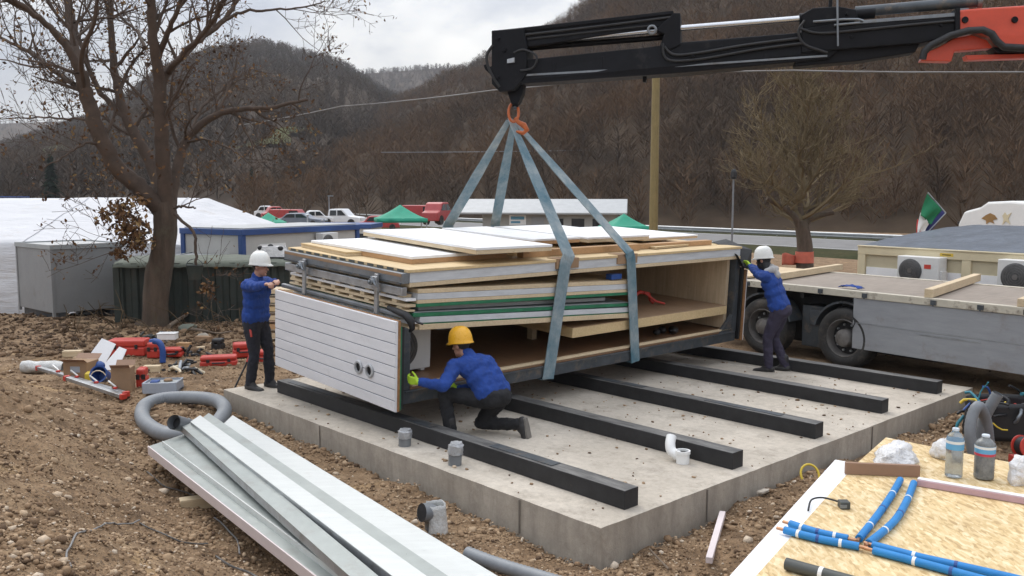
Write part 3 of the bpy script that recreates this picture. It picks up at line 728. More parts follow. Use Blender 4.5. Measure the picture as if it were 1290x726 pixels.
for i, (v, u0, u1) in enumerate([(.50, -5.85, -.12), (2.02, -5.9, -.13), (3.52, -5.9, -.14), (5.06, -5.9, -.16), (6.55, -5.9, -.15)]):
    m = MB(); k = 24
    vs = []
    def prof(x, j):
        w = .085 + .003 * vnoise(x, v, 2, j); h = .158
        return [(-w, .002), (w, .002), (w, h + .002 * vnoise(x, v, 3, 5)), (-w, h + .002 * vnoise(x, v, 3, 6))]
    for q in range(k + 1):
        x = u0 + (u1 - u0) * q / k - u0
        vs += [(x, a, b) for a, b in prof(x, i)]
    fs = [(q * 4 + j, q * 4 + (j + 1) % 4, q * 4 + 4 + (j + 1) % 4, q * 4 + 4 + j) for q in range(k) for j in range(4)] + [(0, 3, 2, 1), (k * 4, k * 4 + 1, k * 4 + 2, k * 4 + 3)]
    m.add(vs, fs)
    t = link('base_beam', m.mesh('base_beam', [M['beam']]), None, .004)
    t.matrix_basis = uvmat(u0, v, 0); WM[t.name] = t.matrix_basis
    props(t, B_SIDE[i], 'beam', 'black beams across the slab')
    # worn grey film left along the top of the beam
    s = MB(); rng = random.Random(i)
    x = .2
    while x < u1 - u0 - .3 and i in (0, 2):
        Ls = rng.uniform(.3, 1.4); x1 = min(x + Ls, u1 - u0 - .02); o0 = rng.uniform(-.08, -.03); w_ = rng.uniform(.05, .12)
        s.box(x, x1, o0, min(.082, o0 + w_), .1605, .164); x = x1 + rng.uniform(.6, 1.6)
    if s.v: s.each('protective_strip', M['steel_dark'], t)

# crumbs and small clods lying on the slab
def rock_template(rng, sub=1):
    bm = bmesh.new(); bmesh.ops.create_icosphere(bm, subdivisions=sub, radius=1)
    v = np.array([tuple(p.co * rng.uniform(.72, 1.2)) for p in bm.verts], np.float32); f = np.array([[q.index for q in fc.verts] for fc in bm.faces], np.int32); bm.free()
    return v, f
rr = random.Random(3); ROCKS = [rock_template(rr) for _ in range(14)]
def rocks(name, pts, m_, label):
    VS, FS, off = [], [], 0
    for (x, y, z, s, fl) in pts:
        v, f = ROCKS[RNG.integers(len(ROCKS))]; q = RNG.normal(size=4); q /= np.linalg.norm(q); w_, a, b, c = q
        Rm = np.array([[1 - 2 * (b * b + c * c), 2 * (a * b - c * w_), 2 * (a * c + b * w_)], [2 * (a * b + c * w_), 1 - 2 * (a * a + c * c), 2 * (b * c - a * w_)], [2 * (a * c - b * w_), 2 * (b * c + a * w_), 1 - 2 * (a * a + b * b)]])
        sc = np.array([1, RNG.uniform(.6, 1), RNG.uniform(.4, .8)]); p = (v * sc) @ Rm.T * s; p[:, 2] *= fl
        VS.append(p + np.array([x, y, z])); FS.append(f + off); off += len(v)
    return props(link(name, np_mesh(name, np.concatenate(VS), np.concatenate(FS), m_)), label, None, None, 'stuff')
pts = []
for _ in range(800):
    u, v = RNG.uniform(-6.4, -.05), RNG.uniform(.05, 7.2); p = UVP(u, v); pts.append((p.x, p.y, .006, abs(RNG.normal()) * .012 + .005, .6))
rocks('soil_crumbs', pts, M['stones'], 'crumbs of soil dropped on the slab')

# ---------------------------------------------------------------- the folded module on the hook
MOD0 = uvmat(-3.1, .40, .33) @ Matrix.Rotation(.05, 4, 'Y')        # hangs a little tilted; local x = across, y = along, origin at the near bottom corner
def local(x, y, z): return MOD0 @ Vector((x, y, z))
mod = thing('folded_housing_module', 'long folded timber and steel housing module hanging from the crane in two slings', 'housing module', mw=MOD0)
W, LEN = 2.46, 6.05
m = MB()
m.box(-.10, 0, .0, LEN, 0, .135); m.box(-W, -W + .1, 0, LEN, 0, .135)
m.box(-W + .1, -.1, .0, .1, .0, .13); m.box(-W + .1, -.1, LEN - .1, LEN, .0, .13)
for y in (1.2, 2.4, 3.6, 4.8): m.box(-W + .1, -.1, y, y + .08, .02, .12)
m.box(-.012, .012, 0.02, LEN - .02, .118, .142)
m.build('bottom_frame', M['steel_dark'], mod, .006)
m = MB(); m.box(-W + .02, -.015, .1, LEN - .12, .142, .172); m.build('floor_board', M['brownboard'], mod, .003)
m = MB(); m.box(-.075, -.004, .12, LEN - .1, .173, .196); m.build('floor_lip', M['timber'], mod, .004)
m = MB(); m.box(-W + .05, -W + .11, .12, LEN - .14, .19, 1.22); m.build('back_wall', M['ply_v'], mod)
m = MB(); m.box(-W + .115, -.09, LEN - .20, LEN - .13, .19, 1.225); m.build('end_wall', M['ply_v'], mod)
m = MB(); m.box(-W + .115, -.035, 2.55, LEN - .21, .415, .535); m.build('shelf_deck', M['ply_y'], mod, .004)
m = MB(); m.box(-W + .12, -.04, 2.57, LEN - .22, .5365, .542); m.build('shelf_cover', M['shelf_brown'], mod)
for y in (2.9, 4.4): m = MB(); m.box(-1.2, -1.1, y, y + .08, .174, .413); m.build('shelf_support', M['timber'], mod)
# posts at the far end, dark
post = MB(); post.box(-.13, 0.0, LEN - .10, LEN + .01, .137, 1.215); post.build('corner_post', M['steel_dark'], mod, .006)
post = MB(); post.box(-W, -W + .13, LEN - .10, LEN + .01, .137, 1.215); post.build('corner_post', M['steel_dark'], mod, .006)
post = MB(); post.box(-.12, -.02, .01, .10, .137, .80); post.build('corner_post', M['steel_dark'], mod, .006)
post = MB(); post.box(-W, -W + .12, .01, .10, .137, .80); post.build('corner_post', M['steel_dark'], mod, .006)
gus = MB(); gus.prism([(-.004, LEN - .1, .137), (-.004, LEN - .42, .137), (-.004, LEN - .1, .40)], (-.05, 0, 0)); gus.build('corner_gusset', M['steel_dark'], mod, .004)
# roof deck: pale board, grey-white insulated core, yellow plywood
roof = MB(); roof.box(-W, 0, .06, LEN, 1.225, 1.268); ro = roof.build('roof_deck', M['timber'], mod, .003)
x = MB(); x.box(-W + .003, -.006, .065, LEN - .005, 1.2695, 1.375); x.build('insulated_core', M['foil'], ro, .004)
x = MB(); x.box(-W - .01, .012, .03, LEN + .01, 1.3765, 1.408); x.build('plywood_cover', M['ply_y'], ro, .003)
x = MB()
for i in range(13): x.box(-W + .06 + i * .185, -W + .18 + i * .185, .0265, .0295, 1.380, 1.403)
x.each('dark_slot', M['plastic_dk'], ro)
x = MB(); x.box(-W, -.005, -.03, .058, 1.262, 1.374); ee = x.build('eaves_rail', M['steel_grey'], mod, .008)
x = MB(); x.box(-W + .01, -.02, -.042, -.0305, 1.255, 1.275); x.build('rail_lip', M['steel_dark'], ee)
x = MB(); x.box(-W + .02, -.02, -.034, -.0305, 1.335, 1.366); x.build('rail_lip', M['card'], ee)
x = MB(); x.box(-W, -.03, -.02, .05, 1.135, 1.225); x.build('eaves_rail', M['zinc'], mod, .008)
x = MB(); x.tube([local(0, 0, 0)] * 2, .01) if False else x.box(-W - .04, .05, -.05, .005, .915, .965); x.build('hinge_rail', M['steel_grey'], mod, .012)
# clamps on the end face
for cx in (-1.92, -.42):
    x = MB(); x.box(cx - .028, cx + .028, -.075, -.0435, .90, 1.325); x.box(cx - .045, cx + .045, -.10, -.0755, 1.19, 1.30)
    cl = x.build('clamp', M['zinc'], mod, .006)
    x = MB(); x.cyl((cx, -.101, 1.245), (cx, -.145, 1.245), .035, n=12); x.cyl((cx, -.146, 1.245), (cx, -.17, 1.245), .016, n=8)
    x.beam((cx - .02, -.12, 1.30), (cx + .07, -.12, 1.21), .02, .015); x.build('clamp_bolt', M['steel_grey'], cl, .003)
# hanging end panel: clad leaf with groove lines
pn = MB(); P0, P1, PB, PT = -W + .04, .09, -.035, .905
nb = 8; bh = (PT - PB) / nb
for i in range(nb):
    z0, z1 = PB + i * bh, PB + (i + 1) * bh
    pn.prism([(P0, -.165, z0 + .006), (P0, -.172, z0 + .010), (P0, -.172, z1 - .004), (P0, -.166, z1), (P0, -.14, z1), (P0, -.14, z0)], (P1 - P0, 0, 0))
ep = pn.build('end_panel', M['clap'], mod)
g = MB()
for i in range(1, nb): g.box(P0 + .002, P1 - .002, -.1675, -.1625, PB + i * bh - .004, PB + i * bh + .0065)
g.each('groove', M['veh_grey'], ep)
x = MB(); x.box(P0 + .004, P1 + .004, -.1385, -.108, PB + .004, PT + .006); x.build('core_board', M['osb_edge'], ep, .003)
x = MB(); x.box(P0 + .01, P1 - .008, -.1065, -.084, PB + .012, PT - .06); x.build('membrane', M['green'], ep)
x = MB(); x.box(P0 + .02, P1 - .012, -.0825, -.052, PB + .02, PT - .07); x.build('gasket', M['black_rub'], ep)
for vx in (-.565, -.355):
    x = MB(); Mx = Matrix.Translation((vx, -.1725, .315)) @ Matrix.Rotation(R(90), 4, 'X')
    x.lathe([(.045, .0), (.073, .0), (.076, .012), (.066, .022), (.047, .020), (.045, .0)], 28, Mx); vr = x.build('vent_ring', M['tape'], ep, smooth=40)
    x = MB(); x.lathe([(.0, .004), (.045, .004)], 28, Mx); x.build('vent_hole', M['cond_dark'], vr)
# the dark rubber end flap with timber leaf at the far end
fl = MB(); fl.box(-W - .05, .035, LEN + .03, LEN + .07, .02, 1.10); ef = fl.build('far_end_leaf', M['black_rub'], mod, .006)
x = MB(); x.box(-W - .05, .05, LEN + .072, LEN + .125, .0, 1.06); x.build('timber_layer', M['osb_edge'], ef, .004)
x = MB(); x.box(-W - .05, .045, LEN + .127, LEN + .15, .0, 1.06); x.build('white_layer', M['clap'], ef, .004)
x = MB()
x.prism([(-.35, LEN - .10, 1.42), (.05, LEN - .16, 1.30), (.09, LEN - .02, 1.10), (.085, LEN + .16, 1.05), (.06, LEN + .20, 1.36), (-.3, LEN + .17, 1.46)], (-.10, .015, .02)); x.build('folded_gasket', M['black_rub'], mod, .02)
# loose black sealing rubber hanging at the near corner
x = MB(); x.tube([(-.25, -.02, .985), (-.06, -.035, .975), (.06, -.03, .96), (.115, .0, .90), (.10, .03, .82), (.05, .04, .78)], [.03, .035, .04, .045, .03, .018], 8)
x.tube([(.08, .0, .93), (.15, .06, .885), (.19, .10, .87)], .012, 6); x.build('seal', M['black_rub'], mod, smooth=60)

# small things riding inside the open side
def ac_unit(mw, name, label, cat, w_=.78, h_=.54, d_=.27, sticker=True, group=None, parent=None):
    """front faces local -y, origin at the base centre"""
    if parent is None: t = thing(name, label, cat, mw=mw, group=group)
    else: t = None
    T = mw if parent is not None else Matrix()
    x = MB().at(T); x.box(-w_ / 2, w_ / 2, 0, d_, .03, h_); x.box(-w_ / 2 + .06, -w_ / 2 + .12, .02, d_ - .02, 0, .03); x.box(w_ / 2 - .12, w_ / 2 - .06, .02, d_ - .02, 0, .03)
    root = x.build('ac_unit' if parent is not None else 'casing', M['ac_white'], parent or t, .012)
    own = root if parent is not None else t
    fx = -w_ * .17; fr = h_ * .40
    x = MB().at(T @ Matrix.Translation((fx, -.002, h_ * .52)) @ Matrix.Rotation(R(90), 4, 'X')); x.lathe([(0, .001), (fr, .001), (fr, .012), (fr * .97, .016)], 32); x.build('fan', M['fan'], own, smooth=40)
    x = MB().at(T @ Matrix.Translation((fx, -.010, h_ * .52)) @ Matrix.Rotation(R(90), 4, 'X'))
    for k in range(1, 6):
        r_ = fr * k / 6; x.tube([(r_ * math.cos(a * .2618), r_ * math.sin(a * .2618), .012) for a in range(24)], .0035, 4, closed=True)
    x.lathe([(0, .008), (fr * .2, .008), (fr * .2, .02), (0, .022)], 16); x.build('grille', M['ac_white'] if False else M['rim'], own)
    x = MB().at(T); x.box(w_ * .36, w_ * .362, -.001, .02, .1, h_ - .06); x.box(w_ / 2 + .0005, w_ / 2 + .035, .05, d_ - .05, .12, .30); x.build('service_cover', M['ac_white'], own, .004)
    if sticker: x = MB().at(T); x.box(w_ * .16, w_ * .32, -.004, -.0005, h_ * .62, h_ * .76); x.build('sticker', M['red_lbl'], own)
    return own
ac_unit(MOD0 @ Matrix.Translation((-.50, .42, .175)) @ Matrix.Rotation(R(90), 4, 'Z'), 'ac_unit', 'white ventilation unit with a round dark fan standing just inside the clad end panel', 'fan unit', sticker=False, w_=.62, h_=.56)
x = MB()
x.tube([local(-.75, 4.50, .56), local(-.8, 4.60, .66), local(-.78, 4.72, .73), local(-.72, 4.85, .70), local(-.74, 4.93, .60), local(-.70, 4.96, .56)], .028, 8)
x.tube([local(-.72, 4.76, .72), local(-.62, 4.90, .60), local(-.55, 5.02, .565)], .018, 8)
x.solo('red_hose', M['tool_red'], 'loop of red hose lying on the module\'s inner deck', 'hose', smooth=60)
x = MB()
for i, (px_, y_) in enumerate([(-.3, 4.55), (-.36, 4.75), (-.28, 4.9)]): x.ball(local(px_, y_, .235), .055 + .01 * i, 10, (1, 1.4, .8))
x.solo('tool_bundle', M['tool_black'], 'dark bundle of tools lying on the module floor under the inner deck', 'bundle', smooth=60)
x = MB(); x.box(0, .10, 0, .20, 0, .07); o_ = x.build('packing_block', M['tool_blue'], None, .006); o_.matrix_basis = MOD0 @ Matrix.Translation((-.13, 3.22, 1.09)); props(o_, 'small dark blue packing block between the wall panels beside the sling', 'block')

# stacked wall panels lying in the open side, each a thing of its own
def wall_panel(y0, y1, layers, label, x0=-2.42, slats=True, dx=0, tilt=0):
    zb = layers[0][0]
    mw = MOD0 @ Matrix.Translation((dx, y0, zb)) @ Matrix.Rotation(R(tilt), 4, 'X'); t = thing('wall_panel', label, 'wall panel', mw=mw, group='wall panels stacked inside the module')
    for j, (z0, z1, kind, inset) in enumerate(layers):
        x = MB(); x.box(x0, -inset, (.13 if slats else .07) + inset, y1 - y0 - inset, z0 - zb + .0012, z1 - zb - .0012)
        x.build({'t': 'timber_frame', 'w': 'insulation', 'g': 'green_sheet', 'd': 'dark_sheet'}[kind], {'t': M['timber'], 'w': M['foil'], 'g': M['green'], 'd': M['roof_grey']}[kind], t, .003)
    if slats:
        z1 = min(layers[-1][1] - zb, .125); n_ = 8; rows = max(1, round(z1 / .066)); pit = z1 / rows
        for r_ in range(rows):
            x = MB(); x.box(x0, -.02, .0, .126, r_ * pit + .003, r_ * pit + pit * .5); x.build('edge_batten', M['timber'] if r_ % 2 == 0 else M['white_board'], t, .002)
            for i in range(n_):
                xx = x0 + .02 + .10 * ((r_ + int(zb * 20)) % 2) + i * (abs(x0) - .3) / (n_ - 1); x = MB(); x.box(xx, xx + .085, .006, .12, r_ * pit + pit * .5 + .001, r_ * pit + pit + .001); x.build('spacer', M['timber'], t)
    return t
wall_panel(.06, 3.62, [(.775, .835, 't', .0), (.8352, .848, 'g', .006), (.8482, .912, 'w', .004)], 'lowest panel of the stack, with pale timber underside and white core', slats=True, tilt=-3.2)
wall_panel(.04, 3.62, [(.914, .955, 'g', .004), (.9552, .965, 'd', .02)], 'thin green edged panel second from the bottom of the stack', slats=False, tilt=-3.0)
wall_panel(.02, 3.30, [(.967, 1.012, 'd', .10)], 'short grey sheet set back between the two green edged panels', slats=True, tilt=-2.7)
wall_panel(.03, 3.62, [(1.014, 1.05, 'g', .0), (1.0502, 1.09, 't', .004), (1.0902, 1.158, 'w', .006), (1.1582, 1.205, 't', .003)], 'thickest panel, topmost of the stack, with green sheet below and grey core', slats=True, tilt=-2.2)

# loose boards on the roof
def roof_board(x0, x1, y0, y1, z, t_, mtop, medge, label, name='loose_board', rz=0, frame=.0, group='boards laid on top of the module'):
    mw = MOD0 @ Matrix.Translation((x1, y0, z)) @ Matrix.Rotation(rz, 4, 'Z'); t = thing(name, label, 'board', mw=mw, group=group)
    w_, l_ = x1 - x0, y1 - y0
    x = MB(); x.box(-w_, 0, 0, l_, .001, t_ * .62); x.build('timber_layer', medge, t, .003)
    x = MB(); x.box(-w_ - .004, .004, -.004, l_ + .004, t_ * .62 + .001, t_); x.build('white_face' if mtop in (M['white_board'], M['foam']) else 'face', mtop, t, .003)
    return t
Z0 = 1.409
roof_board(-2.36, -.36, .34, 1.75, Z0, .085, M['foam'], M['timber_o'], 'white faced board low at the left end of the roof, under the overhanging one', rz=R(1.5))
roof_board(-2.30, -.55, 1.80, 2.62, Z0, .06, M['white_board'], M['ply_y'], 'short white board flat on the roof between two thicker ones', rz=R(-4))
roof_board(-2.38, .02, .92, 2.02, Z0 + .115, .075, M['white_board'], M['timber'], 'thick white board overhanging the near left of the roof', rz=R(-3))
roof_board(-2.30, -.50, 2.30, 3.12, Z0 + .12, .07, M['white_board'], M['timber_o'], 'white board on timbers just left of the slings', rz=R(1))
roof_board(-2.32, -.46, 3.22, 4.45, Z0 + .115, .07, M['white_board'], M['timber'], 'wide white board between the two slings', rz=R(-.6))
roof_board(-2.34, -.62, 4.55, 5.85, Z0 + .075, .05, M['foam'], M['ply'], 'thin white board at the right end of the roof', rz=R(1.0))
def roof_timber(y0, y1, x, z, label, h=.07, w_=.11):
    o_ = MB(); o_.box(-w_ / 2, w_ / 2, 0, y1 - y0, .001, h); t = o_.build('timber_batten', M['timber_o'], None, .004); t.matrix_basis = MOD0 @ Matrix.Translation((x, y0, z)); props(t, label, 'timber', 'timbers laid along the roof')
roof_timber(1.9, 4.05, -.33, Z0, 'long orange brown timber along the near roof edge left of the slings', .085)
roof_timber(4.1, 5.8, -.40, Z0, 'orange brown timber along the near roof edge toward the right end', .07)
roof_timber(2.7, 5.7, -1.5, Z0, 'timber lying under the white boards at mid roof', .07)
roof_board(-1.9, -.25, 4.35, 5.2, Z0 + .006, .03, M['ply_y'], M['ply'], 'thin bare plywood sheet poking out near the right sling', rz=R(5))
roof_board(-2.42, -1.3, .12, .80, Z0 + .0, .05, M['ply_y'], M['timber'], 'small bare board at the far left corner of the roof', rz=R(-3)); roof_timber(2.65, 5.6, -2.2, Z0, 'timber lying under the white boards at the far roof edge', .07)

# ---------------------------------------------------------------- slings
APEX = UVP(-4.32, 3.05, 3.46)
def belt(path, w_, label, seed):
    """flat webbing along path; w_ width; lies in the module's long direction"""
    m = MB(); pts = []
    for a, b in zip(path, path[1:]):
        k = 8
        for i in range(k): pts.append(Vector(a).lerp(Vector(b), i / k))
    pts.append(Vector(path[-1])); n_ = len(pts); vs = []
    for i, p in enumerate(pts):
        d = (pts[min(i + 1, n_ - 1)] - pts[max(i - 1, 0)]).normalized()
        s = (V - d * V.dot(d)).normalized()
        dist = min((p - APEX).length / .9, 1); ww = w_ * (.45 + .55 * dist)
        nn = d.cross(s).normalized(); bow = .004 * math.sin(i * 1.3 + seed)
        for q in (-1, -.33, .33, 1):
            for t in (-1, 1): vs.append(p + s * ww / 2 * q + nn * (.006 * t + bow * (1 - q * q)))
    fs = []
    for i in range(n_ - 1):
        a, b = i * 8, i * 8 + 8
        ring = [0, 2, 4, 6, 7, 5, 3, 1]
        for j in range(8): fs.append((a + ring[j], a + ring[(j + 1) % 8], b + ring[(j + 1) % 8], b + ring[j]))
    fs.append((0, 1, 3, 5, 7, 6, 4, 2)); e = (n_ - 1) * 8; fs.append((e, e + 2, e + 4, e + 6, e + 7, e + 5, e + 3, e + 1))
    m.add(vs, fs)
    return m.solo('lifting_sling', M['sling'], label, 'sling', 'webbing slings under the module', smooth=40, origin=APEX)
def mv(x, y, z): return MOD0 @ Vector((x, y, z))
belt([APEX + Vector((-.02, .01, .02)), mv(.03, 2.36, 1.445), mv(.035, 2.30, 1.36), mv(.02, 2.10, -.02), mv(-.06, 2.10, -.022), mv(-W + .05, 2.20, -.022), mv(-W - .03, 2.22, 0), mv(-W - .03, 2.50, 1.37), mv(-W - .02, 2.52, 1.62), APEX + Vector((-.04, .03, .0))], .185, 'left sling, pale worn webbing round the module\'s middle', 0)
belt([APEX + Vector((.05, .02, -.03)), mv(.03, 3.46, 1.445), mv(.035, 3.50, 1.36), mv(.02, 3.72, -.02), mv(-.06, 3.72, -.022), mv(-W + .05, 3.6, -.022), mv(-W - .03, 3.58, 0), mv(-W - .03, 3.42, 1.37), mv(-W - .02, 3.40, 1.62), APEX + Vector((.02, .05, -.03))], .165, 'right sling, bluer webbing toward the open end of the module', 2)
for y_, lb in ((2.36, 'under the left sling'), (3.46, 'under the right sling')):
    x = MB(); x.box(-.02, .016, -.19, .19, 1.295, 1.409); x.box(-.16, .016, -.19, .19, 1.4095, 1.416)
    o_ = x.build('edge_protector', M['card'], None, .003); o_.matrix_basis = MOD0 @ Matrix.Translation((.0055, y_, 0)); props(o_, 'brown edge protector folded over the roof edge ' + lb, 'edge protector', 'edge protectors under the slings')
# ---------------------------------------------------------------- crane boom
BY0, BX0, BSL = 11.62, 640.0, -.0021          # the boom comes a little nearer towards the right
def bp(px, py, off=0.0):
    p = AT(px, py, BY0 + (px - BX0) * BSL); return p + BN * off
BN = Vector((0, 1, 0)); _d = (bp(1290, 60) - bp(640, 100)); BN = Vector((-_d.y, _d.x, 0)).normalized()
if BN.y < 0: BN = -BN
crane = thing('crane_boom', 'black and red telescopic crane boom reaching in from the right', 'crane', bp(1400, 90))
def cpoly(name, poly, depth, m_, parent=None, bevel=.012, off=0.0):
    x = MB(); x.prism([bp(a, b, -depth / 2 + off) for a, b in poly], BN * depth); return x.build(name, m_, parent or crane, bevel, world=True)
K = M['crane_black']
top = cpoly('upper_boom', [(626, 41), (848, 18), (850, 34), (700, 57), (662, 63), (626, 67)], .30, K)
cpoly('boom_flange', [(624, 44), (652, 39), (849, 17), (850, 21), (654, 43.5), (626, 47)], .34, K, top, .004)
head = cpoly('boom_head', [(624, 42), (664, 39), (668, 60), (668, 96), (652, 116), (634, 118), (624, 108)], .40, K)
cpoly('head_bolt', [(644, 78), (653, 76), (653, 82), (644, 83)], .46, M['zinc'], head, .003)
cpoly('side_peg', [(610, 83), (614, 81), (618, 85), (626, 80), (626, 92), (618, 94), (612, 88)], .08, K, head, .005)
cpoly('lower_boom', [(662, 78), (820, 62), (862, 56), (1008, 44), (1052, 40), (1052, 68), (1042, 77), (862, 94), (640, 109), (626, 107), (626, 92)], .34, K)
lip = cpoly('boom_lip', [(664, 96), (812, 87.5), (1040, 72), (1040, 74.5), (812, 90), (664, 98.5)], .365, M['steel_grey'], None, .002)
cpoly('inner_boom', [(668, 84), (840, 66), (1010, 52), (1010, 62), (840, 82), (668, 98)], .20, K)
sec = cpoly('middle_boom', [(1008, 40), (1054, 33), (1199, 20), (1199, 48), (1156, 58), (1054, 66), (1008, 70)], .40, K)
cpoly('worn_edge', [(1080, 30), (1198, 20.5), (1198, 25), (1080, 34)], .412, M['steel_grey'], sec, .002)
cpoly('lower_sleeve', [(1000, 78), (1045, 73), (1054, 64), (1156, 57), (1150, 68), (1080, 79), (1000, 86)], .26, K)
def ctube(name, pts, r, m_, off=0.0, parent=None):
    x = MB(); x.tube([bp(a, b, off) for a, b in pts], r, 12); return x.build(name, m_, parent or crane, smooth=50, world=True)
ctube('piston_rod', [(664, 56), (840, 39.5)], .034, M['chrome'], -.1); ctube('piston_rod', [(842, 39), (1010, 25.5)], .036, M['chrome'], -.1)
ctube('cylinder', [(664, 61), (840, 47)], .034, K, .0); ctube('cylinder', [(1006, 26), (1100, 18.5)], .062, K, -.1)
ctube('cylinder', [(1076, 17), (1232, 3.5)], .062, M['steel_dark'], -.08); ctube('cylinder_cap', [(1228, 3.9), (1234, 3.3)], .075, M['steel_grey'], -.08)
ctube('hydraulic_pipe', [(1022, 32), (1060, 29), (1078, 29), (1084, 31)], .014, M['steel_grey'], -.22); ctube('hydraulic_pipe', [(1048, 36), (1080, 33)], .014, M['steel_grey'], -.215)
br = cpoly('clamp_bracket', [(826, 42), (836, 33), (850, 20), (858, 20), (858, 60), (846, 66), (832, 62), (838, 46)], .38, K)
ctube('bracket_ring', [(823 + 5 * math.cos(t), 41.5 + 5 * math.sin(t)) for t in [i * .5236 for i in range(13)]], .016, M['steel_grey'], -.2, br)
cpoly('clamp_bracket', [(1008, 22), (1022, 14), (1054, 12), (1076, 16), (1078, 26), (1054, 34), (1010, 40)], .36, K)
cpoly('drop_lug', [(810, 87), (825, 85), (823, 93), (815, 96), (814, 104), (810, 104)], .10, K, None, .004)
ctube('vertical_pin', [(1051.5, -4), (1052.5, 62)], .012, M['steel_grey'], -.23); ctube('upright_handle', [(1045, 12), (1046, -2)], .022, K, -.05)
cpoly('hook_mount', [(636, 103), (662, 101), (660, 118), (654, 132), (646, 132), (641, 118)], .16, K, None, .008)
rd_ = cpoly('red_boom', [(1201, 18), (1216, 16), (1290, 11.5), (1500, -2), (1900, -30), (1900, 40), (1500, 58), (1290, 64), (1256, 63), (1244, 50), (1222, 43), (1202, 47)], .44, M['crane_red'], None, .02)
cpoly('end_collar', [(1197, 16), (1203, 15.5), (1203, 50), (1197, 51)], .47, K, rd_, .004)
cpoly('hinge_cap', [(1200, 14.5), (1216, 13.5), (1216, 20), (1200, 20.5)], .30, M['steel_grey'], rd_, .004)
for a_, b_ in ((1209, 30), (1270, 30)): ctube('pivot_pin', [(a_ - .1, b_), (a_ + .1, b_)], .01, K) if False else cpoly('pivot_pin', [(a_ + 4 * math.cos(t), b_ + 4 * math.sin(t)) for t in [i * .5236 for i in range(12)]], .50, K, rd_, .003)
cpoly('lower_lug', [(1158, 78), (1163, 69), (1182, 60), (1200, 50), (1222, 46), (1240, 52), (1248, 62), (1200, 66), (1196, 79)], .18, M['crane_red'], None, .01)
cpoly('under_bar', [(1214, 71), (1290, 69), (1500, 62), (1500, 68), (1290, 74.5), (1216, 77)], .16, M['crane_red'], None, .006)
cpoly('under_pad', [(1246, 62), (1290, 62.5), (1500, 57), (1500, 61.5), (1290, 68.5), (1252, 68.5)], .30, K, None, .006)
ctube('hydraulic_hose', [(1156, 79), (1158, 70), (1166, 62), (1190, 50), (1212, 44), (1230, 43), (1241, 48), (1247, 57), (1256, 64), (1300, 66.5), (1420, 62)], .040, M['black_rub'], -.26)
# crane column beyond the frame, so that the boom is carried by something
cpoly('pivot_post', [(1840, -30), (1905, -34), (1905, 560), (1840, 560)], .6, M['crane_red'], None, .03)
# hoses and small fittings along the boom
for pts_, r_, of_ in (([(664, 47), (760, 36), (848, 25)], .016, -.165), ([(668, 52), (750, 43), (826, 35)], .012, -.16), ([(838, 62), (850, 72), (880, 70), (940, 60), (1004, 52)], .018, -.19), ([(836, 58), (842, 78), (880, 78), (950, 66), (1010, 58)], .016, -.20), ([(1006, 40), (1030, 46), (1080, 42), (1140, 36), (1196, 31)], .016, -.215), ([(626, 60), (618, 74), (622, 92), (634, 112)], .018, -.2), ([(652, 70), (664, 66), (680, 74), (676, 88), (660, 92)], .014, -.21), ([(1012, 30), (1004, 44), (1012, 60), (1040, 70)], .016, -.21)):
    PP_, _r = limb([Vector((a, 0, b)) for a, b in pts_], 1, 1); ctube('hose', [(p.x, p.z) for p in PP_], r_, M['black_rub'], of_)
for (a, b, s_) in ((632, 52, 2.5), (640, 66, 3), (632, 100, 2.5), (874, 74, 2), (1070, 50, 2), (1180, 36, 2), (1064, 22, 2)):
    cpoly('bolt_head', [(a + s_ * math.cos(t), b + s_ * math.sin(t)) for t in [i * 1.0472 for i in range(6)]], .05, K, None, .003, -.205)
for (a, b, c, d) in ((700, 82, 703, 100), (760, 74, 763, 95), (906, 60, 910, 86), (960, 55, 964, 82)): cpoly('rib', [(a, b), (c, b - .3), (c, d - .3), (a, d)], .365, K, None, .004)
hk = thing('crane_hook', 'rusty orange swivel hook with shackle holding the sling ends', 'hook', bp(648, 150))
ctube('shank', [(649, 128), (649, 138)], .022, M['steel_dark'], parent=hk); ctube('swivel', [(646, 132), (653, 132)], .03, K, parent=hk)
x = MB(); c0 = bp(647, 142); x.tube([c0 + Vector((.065 * math.cos(t), .025 * math.sin(t), .12 * math.sin(t))) for t in [i * math.pi / 9 for i in range(18)]], .019, 8, closed=True); x.build('shackle', M['orange'], hk, smooth=60, world=True)
x = MB(); c0 = bp(655, 158); x.tube([c0 + Vector((-.07, 0, .09)), c0 + Vector((-.02, 0, .04)), c0 + Vector((.05, 0, .0)), c0 + Vector((.09, 0, -.06)), c0 + Vector((.04, 0, -.10)), c0 + Vector((-.05, 0, -.08))], [.025, .028, .04, .036, .028, .016], 10); x.build('hook_body', M['orange'], hk, smooth=60, world=True)

# ---------------------------------------------------------------- flatbed trailer
def tmat(s, n_, z=0.0, rz=0.0): return Matrix.Translation(T_A + T_D * s + T_N * n_ + Vector((0, 0, z))) @ Matrix.Rotation(math.atan2(T_D.y, T_D.x) + rz, 4, 'Z')
GZ = -.075
tr = thing('flatbed_trailer', 'long flatbed trailer with grey side skirt, chipped cream deck rail and twin rear wheels', 'trailer', mw=tmat(0, 0, GZ))
zd = 1.10 - GZ; XL, XR = -3.15, 9.5
x = MB(); x.box(XL, XR, .09, 2.46, zd - .09, zd - .012); x.build('deck', M['deck'], tr)
x = MB(); x.box(XL, XR, -.01, .088, zd - .10, zd + .003); side = x.build('side_rail', M['deck_rail'], tr, .008)
x = MB(); x.box(XL, XR, 2.462, 2.55, zd - .10, zd + .003); x.build('side_rail', M['deck_rail'], tr, .008)
x = MB(); x.box(XL - .06, XL - .002, 0, 2.54, zd - .16, zd + .002); x.build('end_rail', M['deck_rail'], tr, .008)
